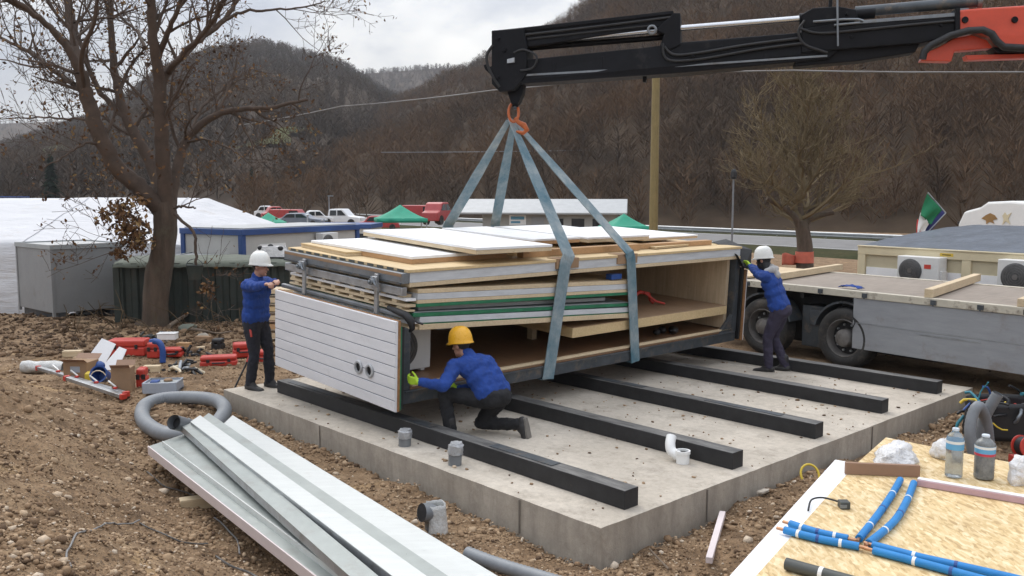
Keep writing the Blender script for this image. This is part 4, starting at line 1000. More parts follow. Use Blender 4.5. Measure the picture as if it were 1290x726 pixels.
for s_ in (-2.0, -1.35, -.62, .12, 1.15, 1.78, 2.35, 3.0):
    x = MB(); x.box(s_ - .03, s_ + .05, -.028, -.0105, zd - .085, zd - .02); x.box(s_ + .0, s_ + .025, -.034, -.0285, zd - .10, zd - .05); x.build('lashing_ring', M['steel_dark'], side, .004)
x = MB()
x.box(-.06, 3.4, .008, .03, .33, zd - .103); sk = x.build('side_skirt', M['skirt'], tr, .006)
x = MB(); x.box(3.42, XR - .3, .008, .03, .33, zd - .103); x.build('side_skirt', M['skirt'], tr, .006)
x = MB(); x.box(-.058, 3.39, .0045, .0075, .705, .713); x.box(.95, 1.8, .0035, .0075, .655, .672); x.build('pressed_line', M['zinc'], sk)
x = MB(); x.tube([(-.065, .0, .86), (-.045, -.02, .80), (-.0, -.025, .72), (-.03, -.02, .65), (-.07, .0, .60)], .009, 6); x.build('air_hose', M['black_rub'], tr, smooth=60)
x = MB(); x.box(XL, XR, .62, .78, .52, zd - .092); x.box(XL, XR, 1.76, 1.92, .52, zd - .092)
for s_ in np.arange(XL + .3, XR, .9): x.box(s_, s_ + .06, .1, 2.45, zd - .20, zd - .0925)
x.build('chassis', M['black_rub'], tr)
x = MB()
x.box(-1.12, -.62, .25, .60, .20, .85); x.box(-.95, -.75, .20, .249, .55, .80); x.build('suspension_fill', M['steel_dark'], tr, .02)  # suspension as a dark fill, added to darken the gap between wheels
x = MB(); x.box(-2.4, .9, .78, 1.0, .16, .96); x.build('dark_underside_fill', M['black_rub'], tr, .02)  # added dark box, stands in for the shade under the deck
x = MB(); x.cyl((-2.9, .1, .55), (-2.9, 2.3, .55), .05, n=8); x.box(-3.1, -2.95, .3, 2.2, .35, .55); x.build('rear_bumper', M['steel_dark'], tr)
def wheel(s_, n_, sgn):
    wr = .45; Mx = Matrix.Translation((s_, n_, wr)) @ Matrix.Rotation(R(90 * sgn), 4, 'X')      # lathe axis +z -> outward
    x = MB(); x.lathe([(.285, .02), (.30, .035), (.36, .045), (.415, .035), (.442, .012), (.45, -.02), (.45, -.21), (.44, -.25), (.38, -.27), (.30, -.26)], 48, Mx, False)
    wo = x.build('wheel', M['tyre'], tr, smooth=40)
    x = MB()
    for k in range(48):
        t = k * 2 * math.pi / 48; x.box(-.012, .012, .446, .456, -.225, -.015, Mx @ Matrix.Rotation(t, 4, 'Z'))
    x.build('tread', M['tyre'], wo)
    x = MB(); x.lathe([(.29, .022), (.275, .03), (.262, .0), (.25, -.10), (.245, -.11)], 40, Mx, False); ri = x.build('rim', M['rim'], wo, smooth=35)
    x = MB(); x.lathe([(.2495, -.105), (.20, -.115), (.145, -.12), (.14, -.10), (0, -.10)], 40, Mx); x.build('shaded_wheel_disc', M['black_rub'], wo, smooth=35)  # recess shade put into the black colour of the disc
    x = MB(); x.lathe([(.138, -.09), (.132, .02), (.115, .055), (.05, .075), (0, .077)], 32, Mx); x.build('hub', M['rim'], wo, smooth=35)
    x = MB()
    for k in range(10):
        t = k * 2 * math.pi / 10; c = Mx @ Vector((.20 * math.cos(t), .20 * math.sin(t), -.115)); c2 = Mx @ Vector((.20 * math.cos(t), .20 * math.sin(t), -.075)); x.cyl(c, c2, .017, n=6)
    x.each('wheel_nut', M['zinc'], ri)
    if sgn > 0:
        x = MB(); k0 = 18
        for i in range(k0):
            t0, t1 = R(15 + 150 * i / k0), R(15 + 150 * (i + 1) / k0)
            q = [(s_ + r_ * math.cos(t), wr + r_ * math.sin(t)) for t in (t0, t1) for r_ in (.52, .55)]
            x.add([(q[0][0], n_ - .02, q[0][1]), (q[1][0], n_ - .02, q[1][1]), (q[3][0], n_ - .02, q[3][1]), (q[2][0], n_ - .02, q[2][1]), (q[0][0], n_ + .30, q[0][1]), (q[1][0], n_ + .30, q[1][1]), (q[3][0], n_ + .30, q[3][1]), (q[2][0], n_ + .30, q[2][1])], [(0, 3, 2, 1), (4, 5, 6, 7), (0, 1, 5, 4), (2, 3, 7, 6), (1, 2, 6, 5), (3, 0, 4, 7)])
        x.build('mudguard', M['steel_dark'], tr, smooth=40)
for s_ in (-1.70, -.22): wheel(s_, .05, 1); wheel(s_, 2.50, -1)
for s_ in (6.0, 7.3): wheel(s_, .05, 1); wheel(s_, 2.50, -1)
def bar_on(s0, n0, s1, n1, z, w_, h_, m_, label, name='timber_beam', group='timber beams lying across the trailer deck'):
    a = T_A + T_D * s0 + T_N * n0 + Vector((0, 0, z + h_ / 2)); b = T_A + T_D * s1 + T_N * n1 + Vector((0, 0, z + h_ / 2))
    x = MB(); d = (b - a); x.beam((0, 0, h_ / 2), (d.x, d.y, h_ / 2), w_, h_); return x.solo(name, m_, label, 'timber', group, bevel=.005, origin=(0, 0, 0)).__setattr__('location', a - Vector((0, 0, h_ / 2)))
TD = 1.105
bar_on(1.06, .03, .22, 2.95, TD, .11, .115, M['timber'], 'pale squared timber on the deck in front of the large air conditioner gap')
bar_on(-1.75, .35, -2.35, 3.0, TD, .11, .105, M['timber'], 'pale squared timber on the deck behind the standing man')
bar_on(2.28, .02, 1.7, 2.5, TD, .11, .10, M['timber'], 'short end of timber on the deck at the right edge of the picture')
x = MB(); x.box(XL, XL + .9, .15, 2.3, 0, .03); o_ = x.build('sheet_pile', M['ply'], None, .004); o_.matrix_basis = tmat(0, 0, TD); props(o_, 'flat plywood sheet lying at the rear end of the trailer deck', 'board')
x = MB()
x.grid(lambda a, b: Vector(((a - .5) * .34, (b - .5) * .16, .03 + .03 * abs(vnoise(a, b, 5, 2)) + (.0 if .1 < a < .9 else -.02))), 14, 8)
o_ = x.build('blue_cloth', M['jacket'], None, smooth=60, solid=.008); o_.matrix_basis = tmat(-.25, .22, TD); props(o_, 'crumpled dark blue cloth left on the trailer deck', 'cloth')

# ---------------------------------------------------------------- cream folded module behind the trailer
CM = tmat(-2.49, 3.79, GZ)
cm = thing('cream_housing_module', 'cream folded module with dark blue grey roof membrane behind the trailer', 'housing module', mw=CM)
Lc, Dc, Hc = 6.4, 4.2, 1.60
x = MB(); x.box(0, Lc, .02, Dc, .15, Hc - .10); x.build('wall', M['cream_dull'], cm)
x = MB()
for s_ in (0, 2.02, 4.1, Lc - .14): x.box(s_ - .01, s_ + .15, -.02, .05, .13, Hc - .10)
x.box(-.01, Lc + .01, -.025, .05, Hc - .165, Hc - .02); x.box(-.01, Lc + .01, -.022, .05, .11, .25); x.box(-.02, .08, .055, Dc, Hc - .165, Hc - .02); x.build('frame', M['cream'], cm, .008)
x = MB(); x.box(-.02, Lc + .02, -.04, .06, Hc - .018, Hc + .005); x.build('roof_edge', M['cream'], cm, .004)
x = MB()
def rf(a, b): return Vector((a * Lc, .07 + b * (Dc + .2), Hc + .008 + .30 * math.sin(b * math.pi / 2) + .012 * vnoise(a * 10, b * 5, 1.6)))
x.grid(rf, 70, 44); x.build('roof_membrane', M['tile_roof'], cm, smooth=60)
x = MB(); x.box(0, Lc, Dc, Dc + .25, .15, Hc + .26); x.build('rear_wall', M['cream_dull'], cm)
x = MB(); x.box(.17, 2.0, -.002, .019, .85, 1.20); x.box(2.19, 4.08, -.002, .019, .85, 1.20); x.build('white_infill', M['white_board'], cm)
x = MB(); x.box(1.62, 1.86, -.0275, -.0255, Hc - .115, Hc - .06); x.build('warning_label', M['yellow_lbl'], cm)
x = MB(); x.box(1.66, 1.82, -.0295, -.028, Hc - .095, Hc - .08); x.build('label_line', M['tool_black'], cm)
acp1 = ac_unit(Matrix.Translation((1.36, -.285, .93)), 'ac_unit', '', '', parent=cm); acp2 = ac_unit(Matrix.Translation((3.2, -.285, .93)), 'ac_unit', '', '', parent=cm, w_=.9, h_=.58)
for xx in (1.36, 3.2):
    x = MB(); x.box(xx - .32, xx - .28, -.28, .018, .86, .928); x.box(xx + .28, xx + .32, -.28, .018, .86, .928); x.build('bracket', M['steel_grey'], cm)
for s_ in (.5, 3.0, 5.6): x = MB(); x.box(s_, s_ + .2, .1, Dc, -.02, .149); x.build('bearer', M['timber'], cm)

# Italian flag with a blue flag behind it, on a short pole
fp0 = AT(1170, 303, 20.2); fp1 = AT(1169, 244, 20.2); fp2 = AT(1191, 268, 20.2)
fl = thing('italian_flag', 'Italian tricolour drooping with a blue flag beside it above the cream module', 'flag', AT(1156, 300, 20.2))
x = MB(); x.cyl(AT(1150, 330, 20.2), AT(1171, 243, 20.22), .012, n=8) if False else x.cyl(AT(1154, 312, 20.25), AT(1153.5, 296, 20.25), .015, n=8); x.cyl(AT(1169, 243, 20.25), AT(1191.5, 268.5, 20.2), .014, n=8); x.cyl(AT(1191.5, 268.5, 20.2), AT(1150, 312, 20.3), .012, n=8); x.build('pole', M['zinc'], fl, world=True)
def cloth(name, quad, m_, off, seed):
    q = [AT(a, b, 20.2 + off) for a, b in quad]
    x = MB(); x.grid(lambda a, b: (q[0].lerp(q[1], a)).lerp(q[3].lerp(q[2], a), b) + Vector((0, .05 * math.sin(a * 7 + seed + b * 3) * (.3 + b), 0)), 14, 14)
    return x.build(name, m_, fl, smooth=60, world=True, solid=.006)
cloth('green_stripe', [(1168, 244), (1187, 265), (1172, 283), (1160, 272)], M['it_green'], -.06, 0)
cloth('white_stripe', [(1160, 268), (1171, 282), (1160, 299), (1154.5, 294)], M['it_white'], -.03, 1)
cloth('red_stripe', [(1156, 276), (1160, 281), (1157, 300), (1152.5, 299)], M['it_red'], 0.03, 2)
cloth('blue_flag', [(1169, 246), (1191, 269), (1166, 297), (1158, 292)], M['eu_blue'], .10, 2)

# white lorry cab beyond
lc = AT(1285, 300, 27); lrot = math.atan2(T_D.y, T_D.x)
lor = thing('white_lorry', 'white lorry cab with roof deflector seen over the module roof, gold emblem on its side', 'lorry', (lc.x, lc.y, -.75), lrot - R(14))
prof = [(-1.35, .5), (-1.38, 1.9), (-1.30, 2.35), (-1.12, 2.72), (-.55, 2.86), (-.3, 3.02), (.5, 3.06), (1.05, 3.02), (1.1, 2.86), (3.2, 2.80), (3.3, 2.6), (3.3, .5)]
x = MB(); x.prism([(a, -1.1, b) for a, b in prof], (0, 2.3, 0)); x.build('cab', M['paint_white'], lor, .07)
x = MB(); x.box(1.12, 3.15, -1.0, 1.0, 2.82, 2.95); x.box(1.3, 1.6, -1.0, 1.0, 2.955, 3.02); x.build('roof_gear', M['tool_black'], lor, .02)
x = MB(); x.prism([(-1.05, -1.115, 2.05), (-1.2, -1.115, 1.45), (-.2, -1.115, 1.45), (-.2, -1.115, 2.05)], (0, .01, 0)); x.build('side_window', M['glass'], lor)
x = MB(); x.box(-1.42, -1.36, -1.0, 1.0, 2.3, 2.4); x.build('sun_visor', M['tool_black'], lor, .01)
em = MB(); Me = Matrix.Translation((-.15, -1.118, 2.52))
em.prism([Me @ Vector(p) for p in ((-.30, 0, 0), (-.16, 0, .10), (0, 0, .17), (.16, 0, .11), (.26, 0, .0), (.10, 0, -.04), (.16, 0, -.14), (0, 0, -.09), (-.12, 0, -.16), (-.13, 0, -.05))], (0, .012, 0)); em.build('emblem', M['gold'], lor)
em = MB(); em.prism([Me @ Vector(p) for p in ((.42, 0, .10), (.50, 0, .20), (.58, 0, .12), (.72, 0, .2), (.62, 0, .02), (.70, 0, -.14), (.54, 0, -.06), (.44, 0, -.16), (.47, 0, -.0))], (0, .012, 0)); em.build('emblem', M['cream'], lor)
for a in (-.4, 2.2):
    x = MB(); x.lathe([(.0, -.02), (.26, -.02), (.3, .02), (.46, .02), (.5, -.03), (.5, -.3), (0, -.3)], 28, Matrix.Translation((a, -1.02, .5)) @ Matrix.Rotation(R(90), 4, 'X')); x.build('wheel', M['tyre'], lor, smooth=40)
    x = MB(); x.lathe([(.0, -.02), (.26, -.02), (.3, .02), (.46, .02), (.5, -.03), (.5, -.3), (0, -.3)], 28, Matrix.Translation((a, 1.12, .5)) @ Matrix.Rotation(R(-90), 4, 'X')); x.build('wheel', M['tyre'], lor, smooth=40)
# ---------------------------------------------------------------- trees
TY = 18.0
oak_base = G(197, 407, -.22); TY = oak_base.y
oak = thing('oak_tree', 'big bare oak with a few brown leaves, standing before the grey box and white tent', 'tree', oak_base)
def tp(px, py, dy=0.0): return AT(px, py, TY + dy)
rng = random.Random(21)
tm = MB()
tk, tr_ = limb([oak_base + Vector((-.02, 0, -.3)), tp(196, 395), tp(200, 350), tp(206, 310), tp(208, 275), tp(206, 255)], .44, .37, sub=8)
tr_ = [r * (1 + .45 * max(0, 1 - i / 7) ** 2) for i, r in enumerate(tr_)]
n_ = 16; vs = []; fs = []
for i, (p, r) in enumerate(zip(tk, tr_)):
    for j in range(n_):
        a = 2 * math.pi * j / n_; k = 1 + .10 * vnoise(math.cos(a) * 1.5 + i * .15, math.sin(a) * 1.5, 1.6, 8) + .05 * math.sin(a * 5 + i * .2)
        if 6 < i < 20: k += .14 * max(0, math.cos(a - 2.8)) * math.exp(-((i - 17) / 5) ** 2)
        vs.append(p + Vector((math.cos(a) * r * k * .62, math.sin(a) * r * k * .62, 0)))
for i in range(len(tk) - 1):
    for j in range(n_): fs.append((i * n_ + j, i * n_ + (j + 1) % n_, (i + 1) * n_ + (j + 1) % n_, (i + 1) * n_ + j))
tm.add(vs, fs); tm.build('trunk', M['bark'], oak, smooth=70, world=True)
bm_ = MB(); LEAF = []
def twigs(pts, rs, depth, dens, spread=.9, lf=.5):
    """recursive side shoots along a limb"""
    n = len(pts); Lm = sum((b - a).length for a, b in zip(pts, pts[1:])); cnt = max(1, int(Lm * dens))
    for _ in range(cnt):
        t = rng.uniform(.22, 1.0); i = min(n - 2, int(t * (n - 1))); p = pts[i]; d = (pts[i + 1] - pts[i]).normalized()
        a = d.orthogonal().normalized(); a = (Matrix.Rotation(rng.uniform(0, 6.283), 3, d) @ a)
        dd = (d * rng.uniform(.35, 1.0) + a * spread * rng.uniform(.5, 1.2) + Vector((0, 0, rng.uniform(-.05, .40)))).normalized()
        L = {2: rng.uniform(.9, 2.4), 1: rng.uniform(.45, 1.2), 0: rng.uniform(.2, .6)}[depth] * (1.1 - .45 * t)
        r0 = min(rs[i] * .55, {2: .045, 1: .020, 0: .009}[depth]); q = [p]
        k = {2: 6, 1: 4, 0: 3}[depth]
        for s in range(k):
            dd = (dd + Vector((rng.uniform(-1, 1), rng.uniform(-1, 1), rng.uniform(-.7, 1.0))) * .26).normalized(); q.append(q[-1] + dd * L / k)
        rr_ = [max(.0045, r0 * (1 - .8 * s / k)) for s in range(k + 1)]
        bm_.tube(q, rr_, 5 if depth == 2 else 3, caps=False)
        if depth > 0: twigs(q, rr_, depth - 1, {2: 4.4, 1: 5.2}[depth], spread, lf)
        if depth == 0 or rng.random() < .35:
            if rng.random() < lf: LEAF.append(q[-1])
            if rng.random() < lf * .6: LEAF.append(q[len(q) // 2])
LIMBS = [  # (points, r0, r1, twig density)
    ([(206, 268, 0), (178, 238, -.2), (148, 212, -.4), (126, 172, -.6), (112, 130, -.7), (101, 92, -.8)], .30, .17, 1.0),
    ([(101, 92, -.8), (88, 66, -.9), (62, 34, -1.1), (34, 12, -1.4), (0, -14, -1.8)], .15, .05, 2.0),
    ([(104, 104, -.8), (96, 62, -.4), (86, 22, -.1), (80, -40, .3), (70, -120, .6)], .13, .05, 1.6),
    ([(108, 118, -.7), (102, 70, -1.4), (118, 30, -1.8), (126, -30, -2.2)], .09, .03, 1.6),
    ([(92, 106, -.8), (66, 88, -.3), (38, 66, .3), (0, 48, .9), (-60, 30, 1.6)], .085, .03, 2.2),
    ([(207, 262, 0), (190, 205, .5), (164, 158, .8), (150, 118, 1.0), (142, 66, 1.3), (140, 0, 1.6), (138, -100, 2)], .24, .06, 1.4),
    ([(160, 150, .8), (128, 118, 1.3), (104, 62, 1.7), (90, 10, 2.0), (86, -60, 2.2)], .11, .04, 1.6),
    ([(210, 262, 0), (205, 200, -.2), (202, 140, -.4), (200, 100, -.5), (193, 50, -.7), (191, 0, -.8), (196, -110, -1)], .27, .09, 1.3),
    ([(202, 118, -.4), (210, 92, -.3), (226, 74, 0), (252, 50, .3), (282, 26, .6), (298, 0, .8), (320, -50, 1)], .13, .05, 1.8),
    ([(210, 92, -.3), (228, 72, -.8), (256, 42, -1.3), (276, 14, -1.6), (292, -20, -1.8)], .10, .04, 1.6),
    ([(282, 26, .6), (310, 14, .8), (348, 13, 1.0), (384, 8, 1.3), (410, 2, 1.5)], .06, .015, 2.6),
    ([(200, 72, -.5), (214, 36, -.9), (232, -10, -1.2), (246, -70, -1.5)], .10, .03, 1.6),
    ([(182, 60, -.4), (172, 40, .2), (150, 18, .9), (140, -10, 1.2)], .06, .02, 1.8),
    ([(214, 262, 0), (222, 215, .4), (236, 174, .7), (264, 150, .8), (300, 138, .9), (340, 136, 1.0), (388, 126, 1.3)], .21, .04, 1.9),
    ([(240, 168, .7), (252, 140, 1.2), (270, 120, 1.6), (290, 108, 1.9), (306, 90, 2.2)], .06, .02, 2.2),
    ([(232, 180, .7), (262, 176, .2), (296, 192, -.2), (322, 214, -.4)], .05, .012, 2.4),
    ([(198, 178, .4), (212, 150, 1.2), (222, 118, 1.8), (232, 80, 2.2)], .06, .02, 1.8),
    ([(132, 184, -.5), (108, 180, -.9), (84, 196, -1.2), (50, 214, -1.4)], .05, .012, 2.2),
    ([(120, 150, -.7), (86, 150, -.2), (40, 148, .3), (-10, 150, .6)], .05, .012, 2.2),
    ([(219, 262, -.2), (232, 260, -.4), (247, 262, -.45)], .05, .02, 3.0),
    ([(220, 270, -.2), (236, 284, -.4), (246, 300, -.5), (247, 334, -.5)], .055, .035, .6),
    ([(190, 290, -.35), (176, 278, -.5), (160, 268, -.6), (140, 270, -.7)], .06, .015, 3.0),
    ([(190, 292, -.35), (174, 296, -.55), (160, 304, -.65), (150, 310, -.7)], .05, .012, 3.0),
    ([(247, 334, -.5), (258, 350, -.5), (266, 366, -.5)], .02, .008, 3.0)]
for pts, r0, r1, dn in LIMBS:
    r0 *= .68; r1 *= .80
    P_, R_ = limb([tp(*p) for p in pts], r0, r1, jit=.02, rng=rng)
    bm_.tube(P_, R_, 8, caps=True)
    if dn > .7: twigs(P_, R_, 2, dn * 1.25, lf=.48)
bm_.build('branches', M['twig'], oak, smooth=60, world=True)
# leaves: scattered on the twigs, dense on the low tuft left of the trunk
def leaves(name, pts, size, parent, m_):
    N = len(pts); P = np.array([tuple(p) for p in pts], np.float32); r = np.random.default_rng(4)
    d = r.normal(size=(N, 3)); d[:, 2] -= .5; d /= np.linalg.norm(d, axis=1)[:, None]
    s = np.cross(d, r.normal(size=(N, 3))); s /= np.linalg.norm(s, axis=1)[:, None]; nn = np.cross(d, s)
    L = (size * r.uniform(.6, 1.35, N))[:, None]
    v = np.stack([P, P + d * L * .5 + s * L * .28 + nn * L * .10, P + d * L, P + d * L * .5 - s * L * .28 + nn * L * .10], 1).reshape(-1, 3)
    i = np.arange(N) * 4; f = np.concatenate([np.stack([i, i + 1, i + 2], 1), np.stack([i, i + 2, i + 3], 1)])
    Lm = WM[parent.name].inverted().translation
    return link(name, np_mesh(name, v + np.array(Lm), f, m_), parent)
lp = []
for p in LEAF:
    for _ in range(rng.choice((1, 1, 2, 3))): lp.append(p + Vector((rng.gauss(0, .05), rng.gauss(0, .05), rng.gauss(0, .05))))
leaves('foliage', lp, .085, oak, M['oak_leaf'])
lp = []
for (cx, cy, sx, sy, n) in ((152, 262, 17, 11, 260), (164, 288, 20, 14, 420), (172, 306, 14, 9, 240), (130, 272, 8, 9, 60), (176, 252, 10, 7, 80), (150, 318, 9, 7, 70), (260, 362, 9, 8, 60)):
    for _ in range(n):
        p = tp(cx + rng.gauss(0, sx * .6), cy + rng.gauss(0, sy * .6), -.55 + rng.gauss(0, .25)); lp.append(p)
leaves('leaf_tuft', lp, .105, oak, M['oak_leaf'])
# leafy epicormic sprays low on the limbs
lp = []
for (cx, cy, sx, sy, n) in ((110, 150, 20, 30, 90), (150, 180, 24, 30, 110), (130, 220, 22, 14, 90), (190, 170, 16, 40, 70), (240, 190, 30, 24, 70), (320, 140, 40, 14, 60), (90, 120, 26, 26, 80)):
    for _ in range(n): lp.append(tp(cx + rng.gauss(0, sx), cy + rng.gauss(0, sy), rng.gauss(0, .8)))
leaves('scattered_leaf', lp, .085, oak, M['oak_leaf'])['kind'] = 'stuff'
bk = thing('hanging_bucket', 'dark green bucket hung from the oak\'s drooping branch', 'bucket', tp(246, 352, -.5))
x = MB(); x.lathe([(0, 0), (.13, 0), (.17, .28), (.185, .29), (.175, .30), (.15, .28), (.12, .02), (0, .02)], 20); x.build('pail', M['green_skip'], bk, smooth=40)
x = MB(); x.tube([(.17 * math.cos(t), 0, .28 + .14 * math.sin(t)) for t in [i * math.pi / 10 for i in range(11)]], .008, 5); x.build('handle', M['steel_dark'], bk, smooth=60)

# right tree: fine yellowish twigs, orange net round its trunk
wb = G(1014, 336, -.25)
wil = thing('bare_willow', 'bushy bare tree of fine yellowish twigs with orange netting round its trunk', 'tree', wb)
WYy = wb.y
def wp(px, py, dy=0): return AT(px, py, WYy + dy)
x = MB(); P_, R_ = limb([wb + Vector((0, 0, -.2)), wp(1014, 315), wp(1012, 295), wp(1008, 278)], .34, .24); x.tube(P_, R_, 12); 
for j, q in enumerate([[(1008, 290), (1000, 272), (980, 258), (966, 250)], [(1013, 290), (1020, 268), (1036, 250)], [(1010, 284), (1008, 262), (1004, 236)], [(1010, 286), (1024, 274), (1050, 268)]]):
    P_, R_ = limb([wp(*a, (-.5, .4, .2, -.2)[j] * i * .3) for i, a in enumerate(q)], .15, .08); x.tube(P_, R_, 8)
x.build('trunk', M['bark'], wil, smooth=60, world=True)
rng = random.Random(9); x = MB()
def wand(p, d, L, r, depth):
    q = [p]; k = 5
    for s in range(k):
        d = (d + Vector((rng.gauss(0, .13), rng.gauss(0, .13), rng.gauss(.05, .11)))).normalized(); q.append(q[-1] + d * L / k)
    x.tube(q, [max(.0085, r * (1 - .82 * s / k)) for s in range(k + 1)], 4 if depth > 1 else 3, caps=False)
    if depth:
        for _ in range({3: 6, 2: 5, 1: 4}[depth]):
            i = rng.randint(1, k); a = Vector((rng.gauss(0, 1), rng.gauss(0, 1), rng.gauss(.25, .7))).normalized()
            wand(q[i], (d + a * .8).normalized(), L * rng.uniform(.40, .66), r * .46, depth - 1)
LP, LR = limb([wp(1008, 282), wp(1004, 262, .2), wp(1012, 236, -.1), wp(1006, 205, .2), wp(1014, 165, 0), wp(1010, 128, .1)], .22, .04, jit=.03, rng=rng); x.tube(LP, LR, 8)
for i in range(30):
    f = (i + .5) / 30; j = int(f * (len(LP) - 2)); a = i * 2.4 + rng.uniform(-.5, .5); el = .15 + 1.0 * f + rng.uniform(-.12, .2)
    d = Vector((math.cos(a) * math.cos(el), math.sin(a) * math.cos(el), math.sin(el)))
    wand(LP[j], d, rng.uniform(1.9, 2.9) * (1.35 - .75 * f), .085 * (1.15 - .75 * f), 3)
x.build('twigs', M['willow'], wil, world=True)
x = MB(); b0 = wp(1013, 333); x.lathe([(.345, .15), (.355, .15), (.335, .58), (.325, .58)], 16, Matrix.Translation(Vector((b0.x, b0.y, -.25))), False); x.build('trunk_net', M['orange_net'], wil, smooth=60, world=True)
x = MB(); a, b = wp(985, 334, -.4), wp(1009, 334, .3)
x.grid(lambda i, j: a.lerp(b, i) * 1 + Vector((0, .06 * math.sin(i * 9), (.42 + .04 * math.sin(i * 8)) * j)), 16, 4); x.solo('orange_barrier', M['orange_net'], 'sagging orange safety net left of the bare willow', 'barrier', solid=.01, smooth=60)

# ---------------------------------------------------------------- background objects
# white tent
tent = thing('white_tent', 'long low tent under wrinkled white tarpaulin at the left', 'tent', (-12, 25, -.75))
def tentp(a, b):
    xw = -22 + a * 15.0
    hip = min(1, max(0, (xw + 9.4) / 2.4))
    prof = [(23.4, -.8), (23.5, -.3), (23.6, .5), (23.75, 1.2), (25.7, 1.8), (27.7, 2.38), (29.6, 1.8), (31.4, 1.2), (31.6, -.8)]
    t = b * (len(prof) - 1); i = min(int(t), len(prof) - 2); f = t - i
    y = prof[i][0] * (1 - f) + prof[i + 1][0] * f; z = prof[i][1] * (1 - f) + prof[i + 1][1] * f
    if z > -.7: z = z - hip * max(0, z - .9) * .62
    wr = .06 * vnoise(xw * .5, y * 2 + z * 3, 1.3, 2) + .03 * abs(math.sin(xw * 1.3 + 1.4 * vnoise(xw, z, .6))) ** 6 + .02 * vnoise(xw * 1.2 + z, z * 3, 2.2, 4)
    ang = .25 * (xw + 7)                       # the long side stands slightly askew
    return Vector((xw, y - wr + ang * .15 , z + wr * .4))
x = MB(); x.grid(tentp, 120, 48)
for a in (0, 1):
    ring = [tentp(a, b / 48) for b in range(49)]; x.add(ring, [tuple(range(49))])
x.build('tarpaulin', M['tarp'], tent, smooth=60, world=True)
x = MB()
for xx in (-19, -16, -13, -10): x.tube([tentp((xx + 22) / 15, b / 48) + Vector((0, -.012, .012)) for b in range(2, 40)], .012, 5)
x.each('tie_rope', M['tarp'], tent, world=True)
x = MB(); x.beam(Vector((-18.5, 27.5, 2.44)), Vector((-15.0, 27.6, 2.42)), .30, .03); x.build('blue_strap', M['blue_frame'], tent, world=True)
# grey boxes
def sheet_box(c_near, wdir, L1, L2, z0, h, label, name='grey_container', cat='container', rim=True, legs=True, group='grey sheet metal boxes beside the oak'):
    """near corner, direction of its long front side, lengths"""
    rz = math.atan2(wdir[1], wdir[0]); t = thing(name, label, cat, (c_near.x, c_near.y, z0), rz, group)
    x = MB(); x.box(.0, L1, .0, L2, .10, h - .10); x.build('body', M['grey_cab'], t, .01)
    x = MB(); x.box(-.03, L1 + .03, -.03, .0, h - .1, h); x.box(-.03, L1 + .03, L2, L2 + .03, h - .1, h); x.box(-.03, -.0, .0, L2, h - .1, h); x.box(L1, L1 + .03, .0, L2, h - .1, h); x.build('rim', M['grey_rim'], t)
    x = MB(); x.box(.0, L1, .0, L2, h - .09, h - .03); x.build('roof', M['roof_grey'], t)
    x = MB()
    for a, b in ((-.02, -.02), (L1 - .04, -.02), (-.02, L2 - .04), (L1 - .04, L2 - .04)): x.box(a, a + .06, b, b + .06, .02, h - .101)
    x.each('corner_post', M['grey_cab'], t)
    x = MB(); x.box(.1, .3, .0, L2, -.25, .099); x.box(L1 - .3, L1 - .1, .0, L2, -.25, .099); x.build('skid', M['steel_dark'], t)
    return t
gb = G(68, 397.5, -.24)
gd = G(150, 389.5, -.24) - gb
sheet_box(gb, (gd.x, gd.y), 1.60, 2.0, -.30, 1.66, 'pale grey metal box standing clear left of the oak')
g2 = AT(222, 330, 22.0); sheet_box(Vector((g2.x, g2.y, 0)), (1, .05), 1.15, 1.3, -.5, 1.50, 'low grey metal box half hidden right behind the oak trunk')
# dark green corrugated skip with canvas top
s0 = G(150, 401, -.2); s1 = AT(366, 402, s0.y + .35)
sd_ = (s1 - s0); Ls = sd_.xy.length; t = thing('green_skip', 'long dark green corrugated skip with canvas laid over it, behind the oak', 'skip', (s0.x, s0.y, -.32), math.atan2(sd_.y, sd_.x))
x = MB(); pr = []
k = int(Ls / .30)
for i in range(k): pr += [(i * .3, 0), (i * .3 + .11, 0), (i * .3 + .15, .05), (i * .3 + .26, .05)]
pr.append((Ls, 0)); pr += [(Ls, 2.2), (0, 2.2)]
x.prism([(a, b, .0) for a, b in pr], (0, 0, 1.32)); x.build('corrugated_wall', M['green_skip'], t)
x = MB(); x.grid(lambda a, b: Vector((-.06 + (Ls + .12) * a, -.10 + 2.4 * b, 1.335 + .05 * math.sin(b * 3.1) + .03 * vnoise(a * 14, b * 6, 1.2, 3) - (.10 if b == 0 else 0))), 60, 14); x.build('canvas_cover', M['canvas'], t, smooth=60, solid=.012)
x = MB(); x.box(-.08, .05, -.03, 2.25, -.02, 1.3); x.build('end_frame', M['green_skip'], t)
# blue framed cabin
cb = AT(305, 300, 22.3); t = thing('site_cabin', 'pale site cabin with blue frame and an air conditioner, behind the green skip', 'cabin', (cb.x, cb.y, -.83), math.atan2(.86, .51))
hh = 2.45; x = MB(); x.box(.0, 4.4, .02, 2.2, .1, hh - .14); x.build('wall', M['cabin_wall'], t)
x = MB(); x.box(-.06, 4.46, -.06, 2.28, hh - .15, hh); x.build('roof_frame', M['blue_frame'], t, .01); x = MB(); x.box(.05, 4.35, .02, 2.2, hh + .002, hh + .03); x.build('roof_sheet', M['roof_grey'], t)
for a, b in ((-.05, -.04), (4.31, -.04), (-.05, 2.12), (4.31, 2.12)): x = MB(); x.box(a, a + .14, b, b + .14, .05, hh - .151); x.build('corner_post', M['blue_frame'], t, .01)
ac_unit(Matrix.Translation((2.9, -.31, 1.72)), 'ac_unit', '', '', parent=t, sticker=False, w_=.62, h_=.55)
x = MB(); x.box(.6, 1.5, .004, .0185, .2, 2.05); x.build('door', M['paint_white'], t)
